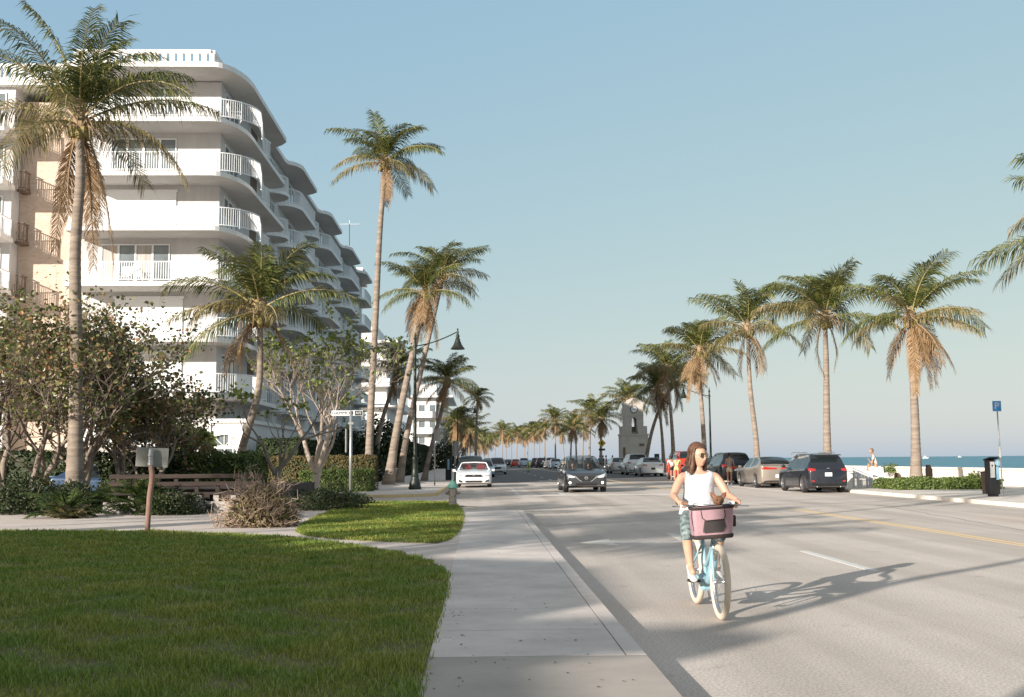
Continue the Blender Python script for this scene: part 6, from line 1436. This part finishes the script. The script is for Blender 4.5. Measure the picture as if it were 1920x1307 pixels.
# ------------------------------------------------------------------ cyclist, bicycle, basket, dog
BO = Vector((2.17, 10.56, 0))                     # ground point midway between the wheels; the bicycle points to the camera (-Y)
M_bike = mat('pale_blue_paint', (.27, .46, .52), .35, coat=.6); M_cream = mat('cream_tyre', (.58, .47, .36), .75, scale=9, col2=(.68, .59, .48)); M_spoke = mat('spoke_steel', (.5, .5, .5), .3, .9)
M_pink = mat('pink_fabric', (.36, .215, .235), .85, scale=5, col2=(.43, .27, .29), bump=.3, bscale=60); M_trim = mat('black_brown_trim', (.035, .022, .02), .8); M_brn = mat('brown_leather', (.20, .09, .05), .6); M_wgrip = mat('white_plastic', (.72, .74, .76), .4)
M_mesh = mat('basket_mesh_window', (.05, .04, .038), .7, alpha=.72)
bk = thing('bicycle', 'pale blue step through bicycle with fat cream tyres ridden toward the camera', 'bicycle', tuple(BO))
RYZ = Matrix.Rotation(PI/2, 3, 'Y')
WR, WB = .335, .56
def bwheel(y):
    t = MB(); t.torus((0, y, WR), WR-.028, .030, RYZ, 56, 12); w = t.build('wheel', M_cream, bk, True)
    r = MB(); r.torus((0, y, WR), WR-.060, .011, RYZ, 48, 6, flat=1.6); r.build('rim', M_spoke, w, True)
    s_ = MB()
    for i in range(28):
        a = 2*PI*i/28; b_ = a+(.35 if i % 2 else -.35); sx = .028 if i % 4 < 2 else -.028
        s_.tube([(sx, y+.022*math.cos(b_), WR+.022*math.sin(b_)), (0, y+(WR-.065)*math.cos(a), WR+(WR-.065)*math.sin(a))], .0014, 4, False)
    s_.build('spokes', M_spoke, w); h = MB(); h.lathe([(.012, -.06), (.022, -.045), (.022, -.035), (.014, -.03), (.014, .03), (.022, .035), (.022, .045), (.012, .06)], 14, (0, y, WR), RYZ); h.build('hub', M_spoke, w, True)
bwheel(-WB); bwheel(WB)
f = MB()
f.tube([(0, -.40, .60), (0, -.355, .88)], .023, 12)                                                         # head tube
f.tube([(0, -.385, .66), (0, -.30, .48), (0, -.12, .315), (0, .04, .27)], [.036, .042, .045, .045], 12)     # thick down tube with battery
f.tube([(0, -.365, .78), (0, -.22, .60), (0, .0, .44), (0, .115, .42)], .02, 10)                           # swooping top tube
f.tube([(0, .05, .27), (0, .20, .70)], .019, 10); f.tube([(0, .05, .27), (0, .04, .24)], .06, 14)
for sx in (-1, 1): f.tube([(sx*.03, .06, .27), (sx*.062, WB, WR)], .012, 8); f.tube([(sx*.02, .165, .60), (sx*.062, WB, WR)], .010, 8)
f.build('frame', M_bike, bk, True)
g = MB(); g.box((.0, .06, .27), (.13, .17, .13), M=Matrix.Rotation(rad(20), 3, 'X')); g.build('motor_case', M_bike, bk, bevel=.03)
k_ = MB()
for sx in (-1, 1): k_.tube([(sx*.035, -.415, .62), (sx*.048, -.46, .55), (sx*.056, -WB, WR)], [.015, .014, .009], 8)
k_.tube([(-.04, -.413, .625), (.04, -.413, .625)], .017, 8); k_.build('fork', M_bike, bk, True)
q = MB(); q.tube([(-.05, -WB, WR), (.05, -WB, WR)], .008, 8); q.tube([(-.058, -WB, WR), (-.045, -WB, WR)], .016, 8); q.tube([(.045, -WB, WR), (.058, -WB, WR)], .016, 8); q.build('front_axle', M_spoke, bk, True)
q = MB(); q.tube([(-.045, -.47, .68), (-.03, -.50, .60)], .01, 6); q.tube([(0, -.44, .64), (0, -.47, .70)], .012, 6); q.ball((0, -.475, .72), .03, 10, 8); q.build('brake', M_spoke, bk, True)
hbz = 1.02; q = MB(); q.tube([(0, -.355, .88), (0, -.335, 1.0)], .016, 8); pts = [(-.285, -.10, hbz+.005), (-.24, -.20, hbz+.005), (-.16, -.31, hbz), (-.05, -.35, hbz-.01), (.05, -.35, hbz-.01), (.16, -.31, hbz), (.24, -.20, hbz+.005), (.285, -.10, hbz+.005)]; q.tube(pts, .0125, 10); q.build('handlebar', M_spoke, bk, True)
for sd in (-1, 1):
    q = MB(); q.tube([(sd*.215, -.245, hbz+.004), (sd*.29, -.09, hbz+.006)], .018, 10); q.build('grip', M_brn, bk, True)
    q = MB(); q.tube([(sd*.20, -.27, hbz), (sd*.26, -.30, hbz-.012), (sd*.36, -.22, hbz-.02)], .006, 6); q.build('brake_lever', M_spoke, bk, True)
    q = MB(); q.box((sd*.19, -.275, hbz+.012), (.05, .045, .035)); q.build('control_box', M_wgrip, bk, bevel=.008)
    q = MB(); q.tube([(sd*.18, -.29, hbz), (sd*.15, -.37, hbz-.10), (sd*.05, -.38, .85), (sd*.03, -.40, .70)], .004, 5); q.build('cable', M_trim, bk, True)
q = MB(); q.tube([(0, .20, .70), (0, .245, .83)], .013, 8); q.build('seat_post', M_spoke, bk, True)
q = MB(); V, F = skin({'a': (vv(0, .12, .855), (.03, .02)), 'b': (vv(0, .22, .86), (.05, .025)), 'c': (vv(0, .34, .865), (.11, .03)), 'd': (vv(0, .40, .87), (.10, .025))}, [('a', 'b'), ('b', 'c'), ('c', 'd')], 2); q.add(V, F); q.build('saddle', M_brn, bk, True)
q = MB(); q.torus((.045, .05, .27), .085, .006, RYZ, 36, 6); q.build('chainring', M_spoke, bk, True)
q = MB(); q.slab([(.055, -.05, .33), (.055, .10, .37), (.055, .58, .36), (.055, .58, .30), (.055, .02, .19), (.055, -.05, .24)], (.01, 0, 0)); q.build('chain_guard', M_bike, bk, bevel=.004)
PR, PL = vv(-.155, -.10, .30), vv(.15, .20, .30)
cr = MB(); cr.tube([(-.075, .05, .27), (-.095, PR.y, PR.z)], .010, 6); cr.build('crank', M_trim, bk, True); cr = MB(); cr.tube([(.075, .05, .27), (.095, PL.y, PL.z)], .010, 6); cr.build('crank', M_trim, bk, True)
for p in (PR, PL): q = MB(); q.box(p+vv(0, 0, 0), (.095, .10, .026)); q.tube([p-vv(.06, 0, 0), p+vv(.06, 0, 0)], .007, 6); q.build('pedal', M_trim, bk, bevel=.006)
q = MB(); q.tube([(.05, .30, .32), (.09, .36, .06)], .009, 6); q.build('kickstand', M_spoke, bk, True)
# pink pet carrier in front of the bars
bs = thing('pet_basket', 'pink soft pet carrier with black trim and a mesh window on the handlebar', 'basket', tuple(BO+vv(-.055, -.50, .735)), scale=.93)
w, d, h = .40, .24, .29
def soft(z0, z1, w0, w1, d0, d1, dz=0, n=6, sk=.0):
    mb = MB(); rows = []
    for i in range(n+1):
        t = i/n; z = z0+(z1-z0)*t; ww = w0+(w1-w0)*t+.012*math.sin(PI*t); dd = d0+(d1-d0)*t+.012*math.sin(PI*t); c = []
        for sx, sy, a0 in ((1, 1, 0), (-1, 1, 90), (-1, -1, 180), (1, -1, 270)):
            r = .035
            for j in range(5): a = rad(a0+90*j/4); c.append((sx*(ww/2-r)+r*math.cos(a), sy*(dd/2-r)+r*math.sin(a), z+sk*(sx*(ww/2-r)+r*math.cos(a))))
        rows.append(c)
    m = len(rows[0]); mb.v = [p for r_ in rows for p in r_]
    mb.f = [(i*m+k, i*m+(k+1) % m, (i+1)*m+(k+1) % m, (i+1)*m+k) for i in range(n) for k in range(m)]; mb.m = [0]*len(mb.f); return mb, rows
mb, rows = soft(.02, h, w*.92, w, d*.95, d, sk=.06); m_ = len(rows[0]); mb.f.append(tuple(range(m_))[::-1]); mb.m.append(0); mb.build('basket_body', M_pink, bs, True, auto=50)
mb, rows = soft(-.012, .028, w*.90+.015, w*.92+.02, d*.95+.015, d*.95+.02, sk=.06); mb.f.append(tuple(range(len(rows[0])))[::-1]); mb.m.append(0); mb.build('base_trim', M_trim, bs, True, auto=50)
mb, rows = soft(h-.018, h+.010, w+.006, w+.012, d+.006, d+.012, sk=.06); mb.build('rim_trim', M_trim, bs, True, auto=50)
inn, rows = soft(h-.11, h-.10, w-.03, w-.03, d-.03, d-.03, sk=.06); inn.f.append(tuple(range(len(rows[0])))); inn.m.append(0); inn.build('inner_liner', M_trim, bs)
yf = -d/2-.018
def pz(x, z): return (x, yf, z+.06*x)
q = MB(); q.slab([pz(-.02-.09, .055), pz(.085, .055), pz(.115, .10), pz(.10, .17), pz(-.095, .17), pz(-.11, .08)], (0, -.004, 0)); q.build('mesh_window', M_mesh, bs)
q = MB(); q.slab([pz(-.13, .268), pz(.10, .268), pz(.105, .20), pz(.09, .175), pz(-.08, .170), pz(-.115, .195)], (0, -.012, 0)); fl_ = q.build('flap', M_pink, bs, bevel=.004)
q = MB(); q.tube([Vector(pz(-.13, .27))+vv(0, -.012, 0), Vector(pz(-.117, .195))+vv(0, -.012, 0), Vector(pz(-.08, .168))+vv(0, -.012, 0), Vector(pz(.09, .173))+vv(0, -.012, 0), Vector(pz(.107, .20))+vv(0, -.012, 0), Vector(pz(.102, .27))+vv(0, -.012, 0)], .0045, 6); q.build('flap_trim', M_trim, fl_, True)
q = MB(); q.slab([(w/2+.006, -.06, .10), (w/2+.006, .05, .10), (w/2+.006, .05, .21), (w/2+.006, -.06, .21)], (.028, 0, 0)); q.build('side_pocket', M_trim, bs, bevel=.01)
q = MB(); q.tube([(-w/2, -.06, h-.02), (-w/2-.012, -.08, .2), (-w/2+.01, -.09, .06)], .004, 5); q.tube([(w/2+.01, .06, h), (w/2+.03, .09, h-.10), (w/2+.02, .05, .16)], .004, 5); q.build('straps', M_trim, bs, True)
q = MB(); q.box((0, d/2+.03, .16), (.14, .07, .05)); q.build('mount', M_trim, bs)
# dog looking out of the carrier
M_dog = mat('brown_fur', (.17, .075, .035), .9, scale=22, col2=(.26, .13, .07), bump=.7, bscale=160); dg_ = thing('dog', 'small brown dog with large upright ears looking out of the pink carrier', 'dog', tuple(BO+vv(.01, -.50, .865)))
mb = MB(); V, F = skin({'rump': (vv(-.04, .05, -.03), .045), 'belly': (vv(-.02, .03, .02), .05), 'chest': (vv(0, 0, .08), .052), 'neck': (vv(0, -.01, .14), .036), 'head': (vv(0, -.02, .195), .042), 'fl': (vv(-.03, -.03, .03), .016), 'fla': (vv(-.032, -.04, -.05), .013), 'fr': (vv(.03, -.03, .03), .016), 'fra': (vv(.032, -.04, -.05), .013), 'hl': (vv(-.07, .05, -.06), .018), 'hr': (vv(-.01, .06, -.06), .018), 'tail': (vv(-.07, .08, .0), .012)},
    [('rump', 'belly'), ('belly', 'chest'), ('chest', 'neck'), ('neck', 'head'), ('chest', 'fl'), ('fl', 'fla'), ('chest', 'fr'), ('fr', 'fra'), ('rump', 'hl'), ('rump', 'hr'), ('rump', 'tail')], 2, 'chest'); mb.add(V, F)
hc = vv(0, -.028, .20); mb.ball(hc, .048, 16, 12, (1.08, .95, .92)); mb.ball(hc+vv(0, -.045, -.018), .024, 12, 8, (.9, 1.25, .85))
for sx in (-1, 1):
    b0 = hc+vv(sx*.030, .0, .028); tip = hc+vv(sx*.078, .0, .080)
    e = [b0+vv(-sx*.012, 0, .012), b0+vv(sx*.016, 0, -.022)]; A_ = [e[0]+vv(0, -.008, 0), e[1]+vv(0, -.008, 0), tip+vv(0, -.003, 0), e[0]+vv(0, .010, 0), e[1]+vv(0, .010, 0), tip+vv(0, .004, 0), (e[0]+tip)/2+vv(-sx*.008, -.004, .008), (e[1]+tip)/2+vv(sx*.012, -.004, 0), (e[0]+tip)/2+vv(-sx*.008, .007, .008), (e[1]+tip)/2+vv(sx*.012, .007, 0)]
    mb.add(A_, [(0, 1, 7, 6), (6, 7, 2), (3, 8, 9, 4), (8, 5, 9), (0, 6, 8, 3), (6, 2, 5, 8), (1, 4, 9, 7), (7, 9, 5, 2), (0, 3, 4, 1)])
db = fuse(mb, 'body', M_dog, dg_, .0045, 2)
for sx in (-1, 1): q = MB(); q.ball(hc+vv(sx*.021, -.042, .006), .0075, 8, 6); q.build('eye', M_trim, dg_, True)
q = MB(); q.ball(hc+vv(0, -.076, -.012), .009, 8, 6, (1.2, .8, .8)); q.build('nose', M_trim, dg_, True)
for sx in (-1, 1): q = MB(); b0 = hc+vv(sx*.033, -.011, .022); q.add([b0+vv(-sx*.008, 0, .012), b0+vv(sx*.010, 0, -.012), hc+vv(sx*.066, -.010, .065)], [(0, 1, 2)]); q.build('inner_ear', mat('inner_ear', (.30, .14, .10), .8), dg_)
# ---------------------------------------------------------------- rider
rd = thing('person', 'woman in a white sleeveless top and sunglasses riding the pale blue bicycle', 'person', tuple(BO))
HD = vv(-.005, .285, 1.475)
Nn = {'pel': (vv(0, .33, .93), (.125, .105)), 'wai': (vv(0, .33, 1.06), (.105, .085)), 'rib': (vv(0, .315, 1.17), (.115, .085)), 'che': (vv(0, .305, 1.25), (.115, .08)), 'nkb': (vv(0, .30, 1.325), .045), 'nkt': (vv(0, .29, 1.395), .045)}
Ee = [('pel', 'wai'), ('wai', 'rib'), ('rib', 'che'), ('che', 'nkb'), ('nkb', 'nkt')]
SHR, SHL = vv(-.165, .305, 1.275), vv(.165, .305, 1.275); ELR, ELL = vv(-.275, .20, 1.085), vv(.265, .21, 1.085); WRR, WRL = vv(-.285, -.085, 1.052), vv(.285, -.085, 1.052)
for sh, el, wr, s_ in ((SHR, ELR, WRR, 'r'), (SHL, ELL, WRL, 'l')):
    Nn['s'+s_] = (sh, .050); Nn['u'+s_] = ((sh*.55+el*.45)+vv(-.008 if s_ == 'r' else .008, 0, 0), .046); Nn['e'+s_] = (el, .038); Nn['f'+s_] = (el*.68+wr*.32, .037); Nn['w'+s_] = (wr, .024)
    Ee += [('che', 's'+s_), ('s'+s_, 'u'+s_), ('u'+s_, 'e'+s_), ('e'+s_, 'f'+s_), ('f'+s_, 'w'+s_)]
LG_ = {}
for s_, hx, kn, an, ft in (('r', -.105, vv(-.195, -.02, .74), vv(-.16, .00, .42), vv(-.157, -.12, .36)), ('l', .095, vv(.15, -.00, .77), vv(.145, .27, .44), vv(.15, .17, .36))):
    hp = vv(hx, .30, .90); LG_[s_] = (hp, kn, an, ft)
    Nn['h'+s_] = (hp, .092); Nn['t'+s_] = (hp*.5+kn*.5, .078); Nn['k'+s_] = (kn, .053); Nn['c'+s_] = (kn*.68+an*.32+vv(0, .018, 0), .054); Nn['a'+s_] = (an, .034); Nn['o'+s_] = (ft, .032)
    Ee += [('pel', 'h'+s_), ('h'+s_, 't'+s_), ('t'+s_, 'k'+s_), ('k'+s_, 'c'+s_), ('c'+s_, 'a'+s_), ('a'+s_, 'o'+s_)]
V, F = skin(Nn, Ee, 2, 'pel'); mb = MB(); mb.add(V, F)
HR = Matrix.Rotation(rad(180+33), 3, 'Z') @ Matrix.Rotation(rad(-3), 3, 'X')      # looks over her left shoulder side, to the picture's right
head_mesh(mb, HD, HR, .98)
hand(mb, WRR, vv(.12, -.55, -.10), vv(-.25, -.2, 1), vv(1, .1, 0), 1.0, 1.15); hand(mb, WRL, vv(-.12, -.55, -.10), vv(.25, -.2, 1), vv(-1, .1, 0), 1.0, 1.15)
fuse(mb, 'body', M_skin, rd, .0065, 3)
# top: loose sleeveless, flaring to the hem
def ring(c, rx, ry, n=26, fold=0.0, ph=0): return [vv(c[0]+rx*math.cos(2*PI*i/n)*(1+fold*math.sin(2*PI*i/n*5+ph)), c[1]+ry*math.sin(2*PI*i/n)*(1+fold*math.cos(2*PI*i/n*4+ph)), c[2]) for i in range(n)]
rows = [ring((0, .315, .90), .195, .155, fold=.085), ring((0, .315, .965), .183, .148, fold=.075, ph=.4), ring((0, .315, 1.05), .160, .128, fold=.055, ph=.8), ring((0, .312, 1.13), .150, .118, fold=.015), ring((0, .306, 1.19), .152, .112), ring((0, .303, 1.24), .158, .104), ring((0, .303, 1.285), .168, .088), ring((0, .303, 1.315), .150, .070), ring((0, .300, 1.328), .105, .062)]
mb = MB(); n = 26
for r_ in rows: mb.v += [tuple(p) for p in r_]
mb.f = [(i*n+k, i*n+(k+1) % n, (i+1)*n+(k+1) % n, (i+1)*n+k) for i in range(len(rows)-1) for k in range(n)]; mb.m = [0]*len(mb.f)
# lower the neckline at the front
for j in range((len(rows)-2)*n, len(rows)*n):
    x, y, z = mb.v[j]
    if y < .30 and abs(x) < .11: mb.v[j] = (x, y-.004, z-.040*(1-(abs(x)/.11)**2))
C_top = mat('white_top', (.56, .56, .58), .9, scale=4, col2=(.64, .64, .67), bump=1.0, bscale=9)
o = mb.build('sleeveless_top', C_top, rd, True); sb = o.modifiers.new('s', 'SUBSURF'); sb.levels = 1; sb.render_levels = 2; so = o.modifiers.new('t', 'SOLIDIFY'); so.thickness = .004
# patterned leggings to the knee, split per leg around one seat
M_leg = mat('patterned_leggings', (.02, .035, .04), .7, scale=22, col2=(.27, .33, .32), detail=3)
BN = {'w': (vv(0, .33, 1.0), (.122, .10)), 'p': (vv(0, .33, .925), (.138, .118))}; BE = [('w', 'p')]
for s_ in 'rl':
    hp, kn, an, ft = LG_[s_]; BN['h'+s_] = (hp, .106); BN['t'+s_] = (hp*.5+kn*.5, .092); BN['k'+s_] = (kn, .062); BN['c'+s_] = (kn*.66+an*.34+vv(0, .018, 0), .064); BE += [('p', 'h'+s_), ('h'+s_, 't'+s_), ('t'+s_, 'k'+s_), ('k'+s_, 'c'+s_)]
V, F = skin(BN, BE, 2, 'p'); mb = MB(); mb.add(V, F); fuse(mb, 'leggings', M_leg, rd, .009, 1)
M_shoe = mat('white_shoe', (.60, .59, .58), .7, var=.1, scale=12)
for s_ in 'rl':
    hp, kn, an, ft = LG_[s_]; q = MB(); d = (ft-an); fw = vv(0, -1, -.25 if s_ == 'r' else -.5).normalized(); heel = an+vv(0, .02, -.06)
    V, F = skin({'h': (heel, (.036, .036)), 'm': (heel+fw*.10, (.040, .032)), 't': (heel+fw*.19, (.042, .025)), 'e': (heel+fw*.225, (.030, .018))}, [('h', 'm'), ('m', 't'), ('t', 'e')], 2); q.add(V, F)
    V, F = skin({'a': (heel, .038), 'b': (an+vv(0, .0, .055), .045)}, [('a', 'b')], 2); q.add(V, F); fuse(q, 'shoe', M_shoe, rd, .008, 2)
# hair: shoulder length, parted, swept back
hb = MB(); c = HD
hb.ball(c+HR @ vv(0, -.020, .030), .106, 22, 16, (.80, .98, 1.04), HR)
def lock(pts, rs): V, F = skin({str(i): (c+HR @ vv(*p), r) for i, (p, r) in enumerate(zip(pts, rs))}, [(str(i), str(i+1)) for i in range(len(pts)-1)], 2); hb.add(V, F)
rng = R(4)
for a in range(-7, 8):
    an = a/7*rad(92)                                   # fan of locks round the back and sides
    x0, y0 = math.sin(an)*.074, -math.cos(an)*.085+.004; L = .225+.03*rng.random()
    wv = rng.uniform(-.014, .014); lock([(x0*.7, y0*.7, .07), (x0*1.06, y0*1.05, .0), (x0*1.16+wv, y0*1.12, -.09), (x0*1.15-wv, y0*1.05-.004, -.16), (x0*1.02+wv, y0*.92, -L)], [.022, .024, .025, .022, .009])
for sx in (-1, 1): lock([(sx*.012, .040, .112), (sx*.058, .035, .085), (sx*.083, -.005, .02), (sx*.090, -.03, -.08), (sx*.085, -.03, -.17), (sx*.07, -.02, -.22)], [.016, .017, .016, .020, .020, .008])
hair = fuse(hb, 'hair', M_hair, rd, .0055, 1)
bm = bmesh.new(); bm.from_mesh(hair.data)               # keep the face clear
Ri = HR.transposed()
dl = [v for v in bm.verts if (lambda q: q.y > .030 and abs(q.x) < .072 and -.15 < q.z < .072)(Ri @ (v.co-c))]
bmesh.ops.delete(bm, geom=dl, context='VERTS'); bm.to_mesh(hair.data); bm.free()
st = MB()
for i in range(90):                                    # loose strands
    a = rng.uniform(-1.75, 1.75); z0 = rng.uniform(-.02, .12); r0_ = .092 if z0 < .08 else .07
    p0 = vv(math.sin(a)*r0_, -math.cos(a)*r0_-.005, z0); L = rng.uniform(.14, .30); o_ = vv(math.sin(a), -math.cos(a), 0)
    pts = [c+HR @ p for p in (p0, p0+o_*rng.uniform(.008, .022)-vv(0, 0, L*.35), p0+o_*rng.uniform(.0, .035)+vv(rng.gauss(0, .01), rng.gauss(0, .01), -L*.7), p0+o_*rng.uniform(-.02, .05)+vv(rng.gauss(0, .02), rng.gauss(0, .02), -L))]
    st.tube(catmull(pts, 4), .0016, 3, False)
st.build('hair_strands', M_hair, hair, True)
# sunglasses, mouth
sg = MB()
for sx in (-1, 1): sg.lathe([(.025, -.002), (.025, .002)], 18, c+HR @ vv(sx*.031, .0925, .006), HR @ Matrix.Rotation(rad(sx*-12), 3, 'Z') @ Matrix.Rotation(-PI/2, 3, 'X'))
o = sg.build('sunglasses', mat('sunglass_lens', (.03, .018, .014), .08, spec=.9), rd, True, auto=40)
fr = MB(); fr.tube([c+HR @ vv(-.012, .098, .010), c+HR @ vv(.012, .098, .010)], .002, 6)
for sx in (-1, 1): fr.tube([c+HR @ vv(sx*.054, .088, .012), c+HR @ vv(sx*.074, .04, .012), c+HR @ vv(sx*.079, -.01, .006)], .002, 5); fr.torus(c+HR @ vv(sx*.031, .0935, .006), .0255, .002, HR @ Matrix.Rotation(rad(sx*-12), 3, 'Z') @ Matrix.Rotation(-PI/2, 3, 'X'), 20, 5)
fr.build('glasses_frame', mat('gold_metal', (.55, .40, .20), .3, .9), o, True)
q = MB(); q.ball(c+HR @ vv(0, .088, -.056), .017, 10, 6, (1.15, .35, .38), HR); q.build('lips', mat('lips', (.42, .14, .12), .45), rd, True)
